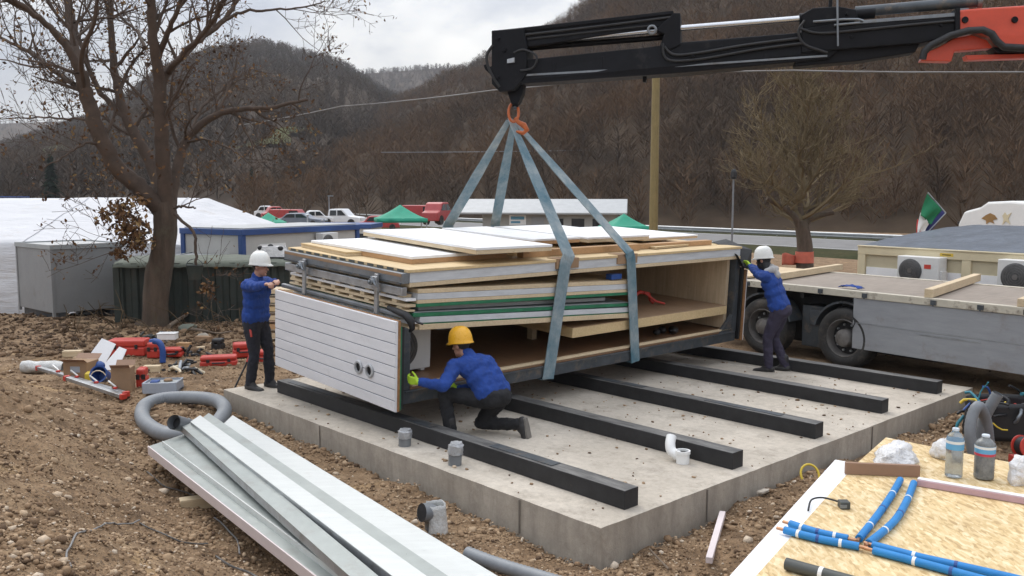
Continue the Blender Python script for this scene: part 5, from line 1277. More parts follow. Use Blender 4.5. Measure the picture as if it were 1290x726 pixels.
b2 = AT(520, 285, 40); t = thing('blue_cabin', 'flat blue roofed cabin farther back behind the module\'s stack', 'cabin', (b2.x - 4.6, b2.y, -.75), R(-4))
x = MB(); x.box(0, 2.7, 0, 2.4, 0, 1.72); x.build('wall', M['cabin_wall'], t); x = MB(); x.box(-.06, 2.76, -.06, 2.46, 1.722, 1.92); x.build('roof_frame', M['blue_frame'], t, .01); x = MB(); x.box(.2, 1.0, -.012, -.002, .8, 1.5); x.box(1.8, 2.6, -.012, -.002, .8, 1.5); x.each('window', M['glass'], t)

# cars and vans beyond
def car(px, py, Y, L, H_, m_, label, rz=0, kind='car', name=None, group='vehicles parked beyond the site'):
    p = AT(px, py, Y); t = thing(name or kind, label, kind, (p.x, p.y, p.z), rz, group)
    W_ = L * .40
    if kind == 'van': pr = [(-.5, .12), (-.5, .95), (-.46, 1), (.26, 1), (.36, .62), (.5, .52), (.5, .12)]
    elif kind == 'pickup': pr = [(-.5, .2), (-.5, .55), (-.16, .56), (-.13, .96), (-.08, 1), (.14, 1), (.26, .6), (.47, .52), (.5, .2)]
    else: pr = [(-.5, .18), (-.49, .55), (-.36, .62), (-.26, .95), (-.18, 1), (.08, 1), (.24, .62), (.46, .52), (.5, .18)]
    x = MB(); x.prism([(a * L, -W_ / 2, b * H_) for a, b in pr], (0, W_, 0)); x.build('body', m_, t, .06)
    x = MB()
    if kind == 'van': q = [[(.28, .9), (.05, .9), (.05, .62), (.335, .62)]]
    elif kind == 'pickup': q = [[(-.1, .92), (.02, .92), (.02, .62), (-.11, .62)], [(.04, .92), (.12, .92), (.21, .63), (.04, .62)]]
    else: q = [[(-.23, .9), (-.08, .92), (-.08, .64), (-.31, .64)], [(-.05, .92), (.07, .92), (.19, .64), (-.05, .64)]]
    for poly in q:
        for s_, o_ in ((-1, -.012), (1, .002)): x.prism([(a * L, s_ * W_ / 2 + o_, b * H_) for a, b in poly], (0, .01, 0))
    x.each('window', M['glass'], t)
    for a in (-.30, .31):
        for s_ in (-1, 1):
            x = MB(); x.lathe([(0, 0), (H_ * .10, 0), (H_ * .12, .02), (H_ * .21, .02), (H_ * .22, -.04), (H_ * .22, -.2), (0, -.2)], 20, Matrix.Translation((a * L, s_ * (W_ / 2 + .01), H_ * .22)) @ Matrix.Rotation(R(90 * -s_), 4, 'X')); x.build('wheel', M['tyre'], t, smooth=40)
    for s_ in (-1, 1):
        x = MB(); x.box(L * .485, L * .505, s_ * W_ * .36 - .12, s_ * W_ * .36 + .12, H_ * .42, H_ * .5); x.build('headlight', M['paint_white'], t)
    return t
car(427, 285, 62, 3.6, 1.2, M['veh_white'], 'white pickup parked beyond the cabins, right of the small green canopy', R(-8), 'pickup')
car(399, 283, 60, 2.2, .95, M['veh_white'], 'small white car between the pickup and the red vehicles', R(20))
car(366, 282, 62, 2.7, 1.0, M['veh_red'], 'red van parked over the cabin roof line', R(-10), 'van')
car(380, 284, 54, 2.9, .75, M['veh_grey'], 'dark grey car in front of the red van', R(-6))
car(349, 279, 66, 2.2, 1.1, M['veh_red'], 'small red car just right of the white tent', R(30))
car(534, 278, 64, 3.0, 1.1, M['veh_red'], 'red van parked behind the large green canopy', R(-14), 'van')
car(553, 283, 52, 2.6, 1.3, M['veh_red'], 'dark red car right of the large green canopy by the sling', R(70))
car(337, 275, 72, 2.0, 1.0, M['veh_white'], 'tiny white car at the end of the white tent', R(0))
car(478, 290, 56, 2.6, .9, M['veh_red'], 'red car low behind the large green canopy', R(8))
# bundle on the skip
sb_ = AT(343, 322, 20.3); t = thing('white_bundle', 'white bundle with black straps lying on the canvas of the green skip', 'bundle', (sb_.x, sb_.y, 1.03), R(-6))
x = MB(); x.grid(lambda a, b: Vector((.40 * math.cos(a * 6.283) * (1 + .12 * vnoise(a * 6, b * 3, 1.3, 2)) * (1 - .25 * b * b), .25 * math.sin(a * 6.283) * (1 - .2 * b * b), .30 * b * (1 + .12 * vnoise(a * 7, b, 1, 5)))), 24, 6); x.add([Vector((.40 * .75 * math.cos(i / 24 * 6.283), .2 * math.sin(i / 24 * 6.283), .29)) for i in range(24)], [tuple(range(24))]); x.build('sheet', M['plbag'], t, smooth=50)
for a in (-.22, .02, .25): x = MB(); x.ball((a, -.14, .30 - abs(a) * .2), .07, 10, (1, .8, .8)); x.build('black_fitting', M['tool_black'], t, smooth=60)
x = MB(); x.box(-.41, .41, -.27, -.255, .0, .06); x.build('strap', M['tool_black'], t)
# canopies
def gazebo(px, py0, py1, Y, w_, label):
    a = AT(px, py0, Y); e = AT(px, py1, Y); t = thing('green_canopy', label, 'canopy', (a.x, a.y, -.75), R(12), 'green pop-up canopies')
    zt, ze = a.z + .75, e.z + .75; h = w_ / 2
    x = MB(); k = 10
    def cp(u, v, top=True):
        X, Y_ = (u - .5) * 2, (v - .5) * 2; d = max(abs(X), abs(Y_)); return Vector((X * h, Y_ * h, ze + (zt - ze) * (1 - d) ** 1.35))
    x.grid(cp, 20, 20)
    for s0_, s1_ in (((-1, -1), (1, -1)), ((1, -1), (1, 1)), ((1, 1), (-1, 1)), ((-1, 1), (-1, -1))):
        x.grid(lambda a_, b_: Vector(((s0_[0] + (s1_[0] - s0_[0]) * a_) * h, (s0_[1] + (s1_[1] - s0_[1]) * a_) * h, ze - .2 * b_)), 8, 1)
    x.build('roof', M['gazebo'], t, smooth=40, solid=.01)
    for sx in (-1, 1):
        for sy in (-1, 1): y_ = MB(); y_.box(sx * h * .96 - .03, sx * h * .96 + .03, sy * h * .96 - .03, sy * h * .96 + .03, 0, ze - .02); y_.build('leg', M['zinc'], t)
gazebo(504, 258, 275, 46, 2.55, 'large pointed green canopy beyond the stack, left of the slings'); gazebo(786, 269, 285, 46, 2.1, 'green canopy behind the roof boards right of the slings, before the grey building'); gazebo(338, 268, 280, 50, 1.9, 'small green canopy between white tent and red vehicles')
# grey building
B0 = AT(612, 300, 56); t = thing('grey_building', 'low grey prefabricated building with pale pitched roof and a blue and white sign', 'building', (B0.x - .2, B0.y, -.75), R(-8))
def bx_(name, a, m_, par=None, bev=0): y_ = MB(); y_.box(*a); return y_.build(name, m_, par or t, bev)
bx_('wall', (0, 8.4, 0, 5.0, 0, 2.02), M['wall_dull'])
y_ = MB(); y_.prism([(-1.3, -.5, 2.02), (-1.3, 5.5, 2.02), (-1.3, 2.5, 2.82)], (10.4, 0, 0)) if False else y_.prism([(-1.2, -.5, 2.0), (4.2, -.5, 2.62), (9.4, -.5, 2.22), (9.4, -.5, 2.12), (4.2, -.5, 2.52), (-1.2, -.5, 1.9)], (0, .0, 0)) if False else y_.prism([(-1.3, -.45, 2.02), (-1.3, -.45, 2.12), (-1.3, 2.4, 2.95), (-1.3, 5.4, 2.12), (-1.3, 5.4, 2.02)], (10.3, 0, 0)); ro = y_.build('roof', M['roof_grey'], t)
sg = bx_('sign', (1.7, 2.75, -.03, -.008, 1.35, 1.95), M['paint_white']); bx_('blue_band', (1.8, 2.65, -.036, -.0315, 1.68, 1.88), M['sign_blue'], sg); bx_('blue_band', (1.8, 2.4, -.036, -.0315, 1.45, 1.58), M['sign_blue'], sg)
for a in (4.3, 5.6, 6.9): wn_ = bx_('window', (a, a + .8, -.012, -.002, .95, 1.75), M['glass']); bx_('frame', (a - .05, a + .85, -.03, -.013, .88, .95), M['paint_white'], wn_)
bx_('door', (3.1, 3.9, -.02, -.002, .05, 1.85), M['grey_cab'])

# utility pole and cable
pb = AT(823, 300, 36); pole = thing('utility_pole', 'tall yellowish wooden utility pole beyond the module', 'utility pole', (pb.x, pb.y, -.6))
ptop = AT(823, 84, 36)
x = MB(); x.cyl((0, 0, 0), (0, 0, ptop.z + .7), .185, .15, 14); x.build('shaft', M['pole_wood'], pole, smooth=60)
x = MB(); x.box(-.12, .12, -.2, .2, ptop.z + .45, ptop.z + .6); x.build('bracket', M['zinc'], pole)
def wire(pts, r, label, m_=None):
    x = MB(); P_ = [Vector(p) for p in pts]; out = []
    for a, b in zip(P_, P_[1:]):
        for i in range(14):
            q = a.lerp(b, i / 14); q.z -= 4 * (i / 14) * (1 - i / 14) * (b - a).length * .004; out.append(q)
    out.append(P_[-1]); x.tube(out, r, 6); return x.solo('overhead_cable', m_ or M['cable'], label, 'cable', smooth=60)
wire([AT(823, 92, 36), AT(620, 114, 46), AT(430, 134, 60), AT(300, 158, 75)], .030, 'overhead cable running left from the pole behind the boom')
wire([AT(823, 90, 36), AT(1000, 89, 33), AT(1290, 91, 29), AT(1700, 90, 26)], .030, 'overhead cable running right from the pole below the boom')
wire([AT(480, 192, 120), AT(860, 186, 120), AT(1290, 210, 120)], .05, 'thin far wire crossing the wooded slope', M['pylon'])
wire([AT(870, 180, 140), AT(1290, 182, 110), AT(1500, 184, 105)], .035, 'faint upper far wire right of the pylon', M['pylon'])
# lattice pylon
pyb = AT(875, 262, 120); pyt = AT(875, 152, 120); t = thing('lattice_pylon', 'faint grey lattice pylon against the wooded slope', 'pylon', (pyb.x, pyb.y, -1.2)); hp = pyt.z + 1.2
x = MB()
for sx in (-1, 1):
    for sy in (-1, 1): x.cyl((sx * .75, sy * .75, 0), (sx * .15, sy * .15, hp), .05, .04, 4)
x.each('leg', M['pylon'], t)
x = MB(); k = 12
for i in range(k):
    z0, z1 = hp * i / k, hp * (i + 1) / k; a, b = .75 - .6 * i / k, .75 - .6 * (i + 1) / k
    for s_ in (-1, 1): x.cyl((-a, s_ * a, z0), (b, s_ * b, z1), .028, n=4); x.cyl((a, s_ * a, z0), (-b, s_ * b, z1), .028, n=4)
x.build('lattice', M['pylon'], t)
for z in (.8, .9, .98): x = MB(); x.beam((-1.0, 0, hp * z), (1.0, 0, hp * z), .1, .1); x.build('cross_arm', M['pylon'], t)
# mast with a small black head, short posts
mb = AT(922, 306, 24); t = thing('thin_mast', 'thin mast with a small black head behind the far end of the module', 'mast', (mb.x, mb.y, -.4)); mt = AT(924, 224, 24)
x = MB(); x.cyl((0, 0, 0), (0, 0, mt.z + .38), .03, .024, 8); x.build('shaft', M['pylon'], t, smooth=60); x = MB(); x.lathe([(0, 0), (.07, .0), (.08, .05), (.075, .2), (.05, .26), (0, .27)], 12, Matrix.Translation((0, 0, mt.z + .36))); x.box(-.05, .05, -.16, -.08, mt.z + .42, mt.z + .54); x.build('head', M['tool_black'], t)
pq = AT(411, 290, 50); t = thing('short_post', 'short brown timber post beside the white pickup', 'post', (pq.x, pq.y, -.75)); x = MB(); x.cyl((0, 0, 0), (0, 0, 1.75), .09, .08, 10); x.build('shaft', M['bark'], t); x = MB(); x.lathe([(0, 0), (.12, 0), (.1, .08), (0, .12)], 12, Matrix.Translation((0, 0, 1.752))); x.build('cap', M['steel_grey'], t)
pq = AT(415, 282, 62); t = thing('lamp_post', 'slim grey lamp post behind the white pickup', 'lamp post', (pq.x, pq.y, -.75)); x = MB(); x.cyl((0, 0, 0), (0, 0, 3.1), .05, .04, 8); x.build('shaft', M['pylon'], t); x = MB(); x.box(-.08, .30, -.06, .06, 3.102, 3.18); x.build('lamp_head', M['steel_grey'], t)
pq = AT(411, 300, 30); t = thing('vent_pipe', 'thin grey pipe rising from the blue framed cabin', 'pipe', (AT(388, 300, 28.8).x, 28.8, -.95)); x = MB(); x.cyl((0, 0, 0), (0, 0, 2.75), .025, n=8); x.build('stack', M['zinc'], t); x = MB(); x.lathe([(.03, 0), (.07, .03), (0, .09)], 10, Matrix.Translation((0, 0, 2.752))); x.build('cowl', M['zinc'], t)
# tiny far houses
for (px, py, Y, w_, m_, lb) in ((42, 226, 210, 3.2, M['veh_red'], 'far red roofed house left of the dark conifer'), (168, 217, 330, 5.5, M['veh_white'], 'far white house glimpsed through the oak limbs'), (305, 177, 420, 6, M['paint_white'], 'tiny white house at the foot of the meadow')):
    p = AT(px, py + 6, Y); t = thing('far_house', lb, 'house', p, R(20), 'far houses in the valley'); h_ = w_ * .55
    y_ = MB(); y_.box(-w_ / 2, w_ / 2, -w_ / 3, w_ / 3, -2, h_); y_.build('wall', M['paint_white'], t); y_ = MB(); y_.prism([(-w_ * .55, -w_ * .38, h_ + .01), (-w_ * .55, w_ * .38, h_ + .01), (-w_ * .55, 0, h_ + w_ * .3)], (w_ * 1.1, 0, 0)); y_.build('roof', m_ if m_ is M['veh_red'] else M['roof_grey'], t)
    y_ = MB(); y_.box(-w_ * .3, -w_ * .1, -w_ / 3 - .03, -w_ / 3 - .005, h_ * .35, h_ * .75); y_.box(w_ * .1, w_ * .3, -w_ / 3 - .03, -w_ / 3 - .005, h_ * .35, h_ * .75); y_.each('window', M['glass'], t)
# ---------------------------------------------------------------- the mess on the ground
def gh(p): return ground_h(p.x, p.y)
def GG(px, py, dz=0.0):
    """ground point under a photo point (terrain aware)"""
    p = G(px, py, -.2)
    for _ in range(12): p = G(px, py, .5 * p.z + .5 * gh(p))
    p.z = gh(p) + dz; return p
PXM = lambda p: 1118 / max(.1, (Vector(p) - CAM).dot(FW))     # pixels per metre there
def at(p, rz=0.0, tilt=None):
    Mx = Matrix.Translation(p) @ Matrix.Rotation(rz, 4, 'Z')
    return Mx @ tilt if tilt else Mx
def put(x, name, m_, mw, label, cat, group=None, bevel=0, smooth=None, solid=0):
    o = x.build(name, m_, None, bevel, smooth, solid); o.matrix_basis = mw; WM[o.name] = mw; return props(o, label, cat, group)
def block(px, py, L, w_, h, rz, label, m_='timber', name='timber_block', group='timber offcuts on the ground', dz=0):
    x = MB(); x.box(-L / 2, L / 2, -w_ / 2, w_ / 2, 0, h); return put(x, name, M[m_], at(GG(px, py, dz), rz), label, 'timber', group, .004)

# sheet metal stack, pipe and hose in front left
def metal_sheet(corners, zs, up, label, m_=M['alum'], lip=M['pink_edge'], t_=.028, fold=True):
    q = [G(px, py, z) for (px, py), z in zip(corners, zs)]
    t = thing('sheet_metal_cladding', label, 'metal sheet', q[0], 0, 'metal panels piled in the foreground')
    x = MB(); x.prism([p + Vector((0, 0, -t_)) for p in q], (0, 0, t_)); x.build('face', m_, t, .003, world=True)
    e0, e1 = q[0], q[3]
    if lip:
        d = (e1 - e0).normalized(); s = (q[1] - q[0]); s -= d * s.dot(d); s.normalize()
        x = MB(); x.prism([e0 - s * .004 + Vector((0, 0, .004)), e0 - s * .004 + Vector((0, 0, -.085)), e0 - s * .016 + Vector((0, 0, -.085)), e0 - s * .016 + Vector((0, 0, .004))], e1 - e0); x.build('folded_edge', lip, t, .003, world=True)
    return t
def sheetpts(a, b, ext=1.25):      # near-left end a=(left,right) px, far frame end b; extends past the frame edge
    return a, b
metal_sheet([(188, 562), (252, 540), (560, 820), (470, 780)], [.03, .03, .03, .03], 0, 'lowest grey metal panel with a pale pink edge on a timber block', M['alum_dk'])
metal_sheet([(206, 556), (276, 546), (596, 800), (520, 790)], [.075, .075, .07, .07], 0, 'grey green metal panel second from the left', M['alum_dk'], M['alum'])
metal_sheet([(277, 530), (294, 522), (720, 772), (690, 800)], [.10, .12, .11, .10], 0, 'widest pale metal panel, lying on the right of the pile', M['alum'], None) if False else None
metal_sheet([(262, 552), (293, 523), (760, 806), (700, 850)], [.09, .10, .10, .10], 0, 'widest pale metal panel on the right side of the pile', M['alum'], M['alum'])
for i, (a, b, c, d, z, lb) in enumerate([
    ((226, 535), (238, 527), (600, 830), (572, 845), .17, 'narrow folded metal channel steepest in the pile'),
    ((240, 532), (252, 524), (690, 835), (655, 850), .20, 'narrow pale metal channel on top of the pile'),
    ((254, 528), (263, 521), (730, 840), (700, 850), .175, 'narrow bright metal channel along the widest panel')]):
    q = [G(*p, z) for p in (a, b, c, d)]; t = thing('metal_channel', lb, 'metal channel', q[0], 0, 'metal channels on top of the panels')
    x = MB(); x.prism([p for p in q], (0, 0, .006)); x.build('web', M[('alum_dk', 'alum', 'alum_dk')[i]], t, world=True)
    for e0, e1 in ((q[0], q[3]), (q[1], q[2])):
        dd = (e1 - e0).normalized(); s = Vector((-dd.y, dd.x, 0)); x = MB(); x.prism([e0 + Vector((0, 0, -.001)), e0 + s * .005 + Vector((0, 0, -.001)), e0 + s * .005 + Vector((0, 0, -.06)), e0 + Vector((0, 0, -.06))], e1 - e0); x.build('flange', M['zinc'], t, world=True)
block(268, 640, .55, .11, .10, R(24), 'pale timber block propping up the metal panels', dz=.02)
block(520, 716, .6, .11, .11, R(24), 'timber block under the near end of the metal panels', dz=.0) if False else None
# tape scrap on the widest panel
x = MB(); x.grid(lambda a, b: Vector(((a - .5) * .13, (b - .5) * .07, .012 * abs(vnoise(a, b, 6, 3)))), 10, 6); put(x, 'white_scrap', M['plbag'], at(G(528, 714, .115), R(-30)), 'small white scrap lying on the widest metal panel', 'scrap', smooth=60, solid=.004)
# coil of grey corrugated conduit
def corr(pts, r, name, label, group=None, m_=None, mouth=True, ridge=.035):
    P_ = []; 
    PP, _ = limb(pts, 1, 1, sub=12)
    acc = [0]
    for a, b in zip(PP, PP[1:]): acc.append(acc[-1] + (b - a).length)
    n = int(acc[-1] / (ridge / 2)); rad = []; j = 0
    for i in range(n + 1):
        s = acc[-1] * i / n
        while j < len(acc) - 2 and acc[j + 1] < s: j += 1
        f = (s - acc[j]) / max(1e-6, acc[j + 1] - acc[j]); P_.append(PP[j].lerp(PP[j + 1], f)); rad.append(r * (1.0 if i % 2 else .93))
    t = thing(name, label, 'pipe', P_[0], 0, group); x = MB(); x.tube(P_, rad, 14, caps=False); x.build('corrugated_wall', m_ or M['conduit'], t, smooth=50, world=True)
    if mouth:
        for e, f in ((0, 1), (-1, -2)):
            d = (P_[e] - P_[f]).normalized(); x = MB(); x.tube([P_[e] - d * .012, P_[e] - d * .010], [r * .92, r * .92], 14); x.build('mouth', M['cond_dark'], t, world=True)
    return t
c0 = GG(225, 528); c0.z = -.06
corr([G(px, py, z) for px, py, z in ((268, 548, -.03), (232, 549, -.03), (202, 545, -.05), (181, 530, -.06), (182, 512, -.05), (204, 503, -.04), (240, 501, -.03), (272, 505, -.03), (283, 516, -.03), (275, 532, -.02), (262, 545, .0))], .085, 'conduit_coil', 'fat grey corrugated pipe bent round in a loop behind the metal panels')
xx = thing('pipe_stub', 'dark grey open pipe end on the metal panels', 'pipe', AT(219, 532, 8.72)); x = MB(); a, b = AT(219, 532, 8.72), AT(246, 539, 9.1); x.tube([a, b], .075, 20, caps=False); d = (b - a).normalized(); x.tube([b, a], .066, 20, caps=False); x.build('wall', M['pvc'], xx, smooth=60, world=True); x = MB(); x.tube([a + d * .10, a + d * .11], .064, 20); x.build('bore', M['cond_dark'], xx, world=True)
corr([GG(588, 702, .03), GG(620, 716, .04), GG(660, 727, .03), GG(720, 745, .03)], .055, 'conduit_pipe', 'grey corrugated pipe half hidden by the nearest metal panel')
# stub with silver wrapping in the soil, two wrapped stubs on the slab
def wrapped(p, r, h, label, lean=(0, 0), open_=False, group='silver wrapped pipe stubs'):
    t = thing('pipe_stub', label, 'pipe', p, 0, group); top = Vector((lean[0], lean[1], h))
    x = MB(); x.tube([Vector((0, 0, -.1)), top * .5, top * .72], [r, r, r * .98], 18); x.build('pipe', M['pvc'], t, smooth=60)
    x = MB(); n = 22
    def f(a, b):
        an = a * 2 * math.pi; q = top * (.50 + .52 * b); rr_ = r * (1.13 + .20 * vnoise(math.cos(an) * 2 + b * 3, math.sin(an) * 2, 1.7, int(p.x * 10))) * (1 if b < .85 else .8)
        return q + Vector((math.cos(an) * rr_, math.sin(an) * rr_, .012 * vnoise(an, b * 4, 1.3, 2)))
    x.grid(f, n, 9); q0 = [f(i / n, 1) for i in range(n)]; x.add(q0, [tuple(range(n))]); x.build('tape_wrap', M['tape'], t, smooth=50)
    return t
wrapped(UVP(-2.80, .20), .062, .17, 'silver wrapped pipe stub on the slab, left one of the two before the front beam', (.01, -.01)); wrapped(UVP(-1.97, .17), .062, .21, 'silver wrapped pipe stub on the slab, the taller one nearer the slab corner', (.02, .0))
p = GG(540, 668); t = thing('soil_pipe_elbow', 'grey pipe elbow wrapped in clear film, standing in the soil before the slab', 'pipe', p)
x = MB(); P_, _ = limb([Vector((.04, .02, -.15)), Vector((.04, .02, .05)), Vector((.02, 0, .14)), Vector((-.05, -.05, .165))], 1, 1); x.tube(P_, .075, 18, caps=False); x.build('elbow', M['pvc'], t, smooth=60)
x = MB(); d = (P_[-1] - P_[-2]).normalized(); x.tube([P_[-1] - d * .004, P_[-1] - d * .002], .073, 18); x.build('mouth', M['cond_dark'], t)
x = MB(); x.grid(lambda a, b: Vector((.05 + .085 * math.cos(a * 4.6 - 2.0) * (1 + .25 * b), .02 + .085 * math.sin(a * 4.6 - 2.0) * (1 + .25 * b), .215 - .24 * b + .02 * vnoise(a * 6, b * 3, 1.2, 7))), 18, 8); x.build('film_wrap', M['film'], t, smooth=60, solid=.003)
# white pvc trap against the second beam
t = thing('white_pipe_elbow', 'white plastic pipe elbow standing against the second beam', 'pipe', UVP(-.62, 1.76))
x = MB(); x.lathe([(.045, .0), (.062, .0), (.062, .085), (.070, .09), (.070, .12), (.055, .12), (.05, .02)], 22, Matrix.Translation((.05, -.02, 0))); x.build('socket', M['pvc_white'], t, smooth=40)
x = MB(); P_, _ = limb([Vector((.03, -.0, .05)), Vector((-.04, .05, .09)), Vector((-.05, .09, .15)), Vector((-.03, .14, .21))], 1, 1); x.tube(P_, .048, 16); x.build('bend', M['pvc_white'], t, smooth=60)
x = MB(); x.lathe([(0, .0), (.052, .0)], 20, Matrix.Translation((.05, -.02, .10))); x.build('socket_bore', M['grey_cloth'], t)

# left: tools, cases and offcuts
def case(px, py, L, w_, h, rz, m_, label, handle=True, name='tool_case', group='red tool cases on the ground', dz=0):
    t = thing(name, label, 'tool case', mw=at(GG(px, py, dz), rz), group=group); x = MB(); x.box(-L / 2, L / 2, -w_ / 2, w_ / 2, 0, h * .56); x.build('lower_shell', m_, t, .025); x = MB(); x.box(-L / 2 + .004, L / 2 - .004, -w_ / 2 + .004, w_ / 2 - .004, h * .565, h); x.build('lid', m_, t, .03)
    for s_ in (-.28, .28): x = MB(); x.box(L * s_ - .025, L * s_ + .025, -w_ / 2 - .012, -w_ / 2 - .001, h * .45, h * .72); x.build('latch', M['tool_black'], t, .003)
    if handle: x = MB(); x.tube([(-.09, -w_ / 2, h * .4), (-.09, -w_ / 2 - .045, h * .42), (.09, -w_ / 2 - .045, h * .42), (.09, -w_ / 2, h * .4)], .012, 6); x.build('handle', M['tool_black'], t)
    return t
case(163, 447, .62, .34, .27, R(4), M['tool_red'], 'large red case at the back of the pile', False)
case(196, 450, .20, .26, .26, R(0), M['tool_red'], 'small upright red case beside the blue clamp', False)
case(218, 449, .34, .22, .15, R(6), M['tool_red'], 'flat red case right of the blue clamp')
case(276, 461, .56, .22, .17, R(14), M['tool_red'], 'long red tool case with black latches lying before the standing man')
case(308, 449, .38, .26, .24, R(20), M['tool_red'], 'red case behind the legs of the standing man')
case(275, 440, .20, .18, .20, R(-6), M['tool_black'], 'black and red battery case standing upright', False, group=None)
case(333, 456, .24, .22, .20, R(-10), M['tool_red'], 'red case right of the standing man by the timber stack')
case(180, 487, .13, .22, .26, R(10), M['tool_red'], 'narrow red case right of the cardboard box', False)
# blue clamp, white tub, black tool heap
t = thing('blue_clamp', 'dark blue bent strap tool among the red cases', 'tool', GG(204, 456)); x = MB(); P_, _ = limb([Vector((-.12, 0, .34)), Vector((-.02, -.02, .32)), Vector((.03, -.03, .2)), Vector((.03, -.04, 0))], 1, 1); x.tube(P_, .05, 8); x.build('strap', M['tool_blue'], t, smooth=60); x = MB(); x.lathe([(0, 0), (.06, 0), (.05, .04), (0, .05)], 12, Matrix.Translation((-.14, 0, .33))); x.build('knob', M['tool_blue'], t)
x = MB(); x.box(-.16, .16, -.1, .1, 0, .10); x.box(-.17, .17, -.11, .11, .1005, .12); put(x, 'white_tub', M['pvc_white'], at(GG(212, 440, .18), R(5)), 'white lidded tub on top of the red cases', 'tub', bevel=.01)
rng = random.Random(31)
def heap(px, py, n, sx, sy, label, mats_, name, cat, k=.05):
    p = GG(px, py); t = thing(name, label, cat, p)
    for nm, m_ in mats_:
        x = MB()
        for _ in range(max(2, n // len(mats_))):
            a = Vector((rng.gauss(0, sx), rng.gauss(0, sy), abs(rng.gauss(.03, .05)))); d = Vector((rng.uniform(-1, 1), rng.uniform(-1, 1), rng.uniform(-.4, .5))).normalized()
            x.tube([a, a + d * k * rng.uniform(1, 3), a + d * k * 3 + Vector((rng.gauss(0, k), rng.gauss(0, k), -.02))], [k * .5, k * .45, k * .3], 7)
        x.each(nm, m_, t, smooth=60)
    return t
heap(226, 468, 30, .15, .09, 'jumble of black tool grips with cream pads', [('grip', M['tool_black']), ('grip', M['tool_black']), ('pad', M['cream_pl']), ('band', M['zinc'])], 'tool_heap', 'tools', .055)
heap(236, 448, 16, .14, .06, 'black cable bundle behind the tool heap', [('cable', M['tool_black']), ('clip', M['tool_black'])], 'cable_bundle', 'cables', .05)
heap(188, 428, 10, .16, .04, 'dark rag bundle on the far side of the cases', [('fold', M['tool_black']), ('fold', M['plastic_dk'])], 'rag_bundle', 'rags', .05)
block(92, 449, .30, .13, .10, R(8), 'short timber block left of the white sheets'); block(150, 446, .52, .11, .07, R(10), 'timber offcut lying across the front of the large red case', 'timber', dz=.10)
block(192, 468, .24, .12, .09, R(5), 'short timber offcut left of the black tool heap'); block(232, 437, .24, .12, .08, R(-4), 'orange brown offcut behind the black cables', 'timber_o'); block(253, 441, .14, .10, .06, R(20), 'small pale offcut near the battery case'); block(257, 430, .30, .16, .10, R(-12), 'flat pale offcut on the heap near the oak roots', 'card')
# white sheets, boxes
x = MB(); x.prism([(-.22, 0, .04), (.10, 0, -.0), (.24, 0, .36), (.02, 0, .46)], (0, .012, 0)); put(x, 'white_board_sheet', M['white_board'], at(GG(122, 462), R(6), Matrix.Rotation(R(-28), 4, 'X')), 'white square sheet leaning on the cases', 'sheet', 'white sheets leaning on the cases')
x = MB(); x.prism([(-.14, 0, .0), (.16, 0, -.03), (.2, 0, .34), (.06, 0, .38)], (0, .012, 0)); put(x, 'white_board_sheet', M['white_board'], at(GG(136, 466), R(-14), Matrix.Rotation(R(-32), 4, 'X')), 'second white sheet with torn corner behind the first', 'sheet', 'white sheets leaning on the cases')
def cbox(px, py, L, w_, h, rz, label, lbl=None):
    t = thing('cardboard_box', label, 'box', mw=at(GG(px, py), rz), group='cardboard boxes among the tools'); x = MB(); x.box(-L / 2, L / 2, -w_ / 2, w_ / 2, 0, h); x.build('carton', M['card'], t, .006)
    x = MB(); x.prism([(-L / 2, -w_ / 2, h), (L / 2, -w_ / 2, h), (L / 2, -w_ / 2 - w_ * .25, h + .05), (-L / 2, -w_ / 2 - w_ * .25, h + .05)], (0, .004, .004)); x.prism([(-L / 2, w_ / 2, h), (L / 2, w_ / 2, h), (L / 2, w_ / 2 + w_ * .3, h + .06), (-L / 2, w_ / 2 + w_ * .3, h + .06)], (0, .004, .004)); x.each('flap', M['card2'], t)
    if lbl: x = MB(); x.box(-L * .2, L * .2, -w_ / 2 - .003, -w_ / 2 - .0005, h * .4, h * .75); x.build('paper_label', lbl, t)
    return t
cbox(156, 494, .24, .22, .34, R(8), 'tall plain cardboard box standing upright'); cbox(103, 475, .36, .30, .24, R(-6), 'open cardboard box with a pale label behind the ladder', M['box_grey'])
x = MB(); x.box(-.12, .12, -.09, .09, 0, .14); put(x, 'yellow_packet', M['yellow_pl'], at(GG(120, 481), R(15)), 'yellow packet beside the open cardboard box', 'packet', bevel=.02)
t = thing('blue_bucket', 'blue plastic bucket lying behind the tall cardboard box', 'bucket', GG(133, 484)); x = MB(); x.lathe([(0, 0), (.085, 0), (.11, .2), (.12, .2), (.12, .215), (.1, .21), (.08, .01), (0, .01)], 20, Matrix.Translation((0, 0, .11)) @ Matrix.Rotation(R(70), 4, 'X')); x.build('pail', M['tool_blue'], t, smooth=40); x = MB(); x.tube([(.11 * math.cos(a), -.2, .12 + .11 * math.sin(a)) for a in [i * .45 for i in range(8)]], .008, 6); x.build('handle', M['cream_pl'], t)
x = MB(); x.ball((0, 0, .075), .085, 12, (1.2, 1, .9)); put(x, 'blue_float', M['tool_blue'], at(GG(124, 472, .05)), 'round blue float in front of the white sheets', 'float', smooth=60)
# rolled film
x = MB(); x.grid(lambda a, b: Vector(((a - .5) * .66, .10 * math.cos(b * 6.283) * (1 + .2 * vnoise(a * 6, b * 6, 1, 2)), .09 + .09 * math.sin(b * 6.283) * (1 + .25 * vnoise(a * 5, b * 5, 1, 4)))), 30, 16); put(x, 'film_roll', M['film'], at(GG(56, 470), R(-4)), 'crumpled roll of milky plastic film at the left', 'film roll', smooth=60)
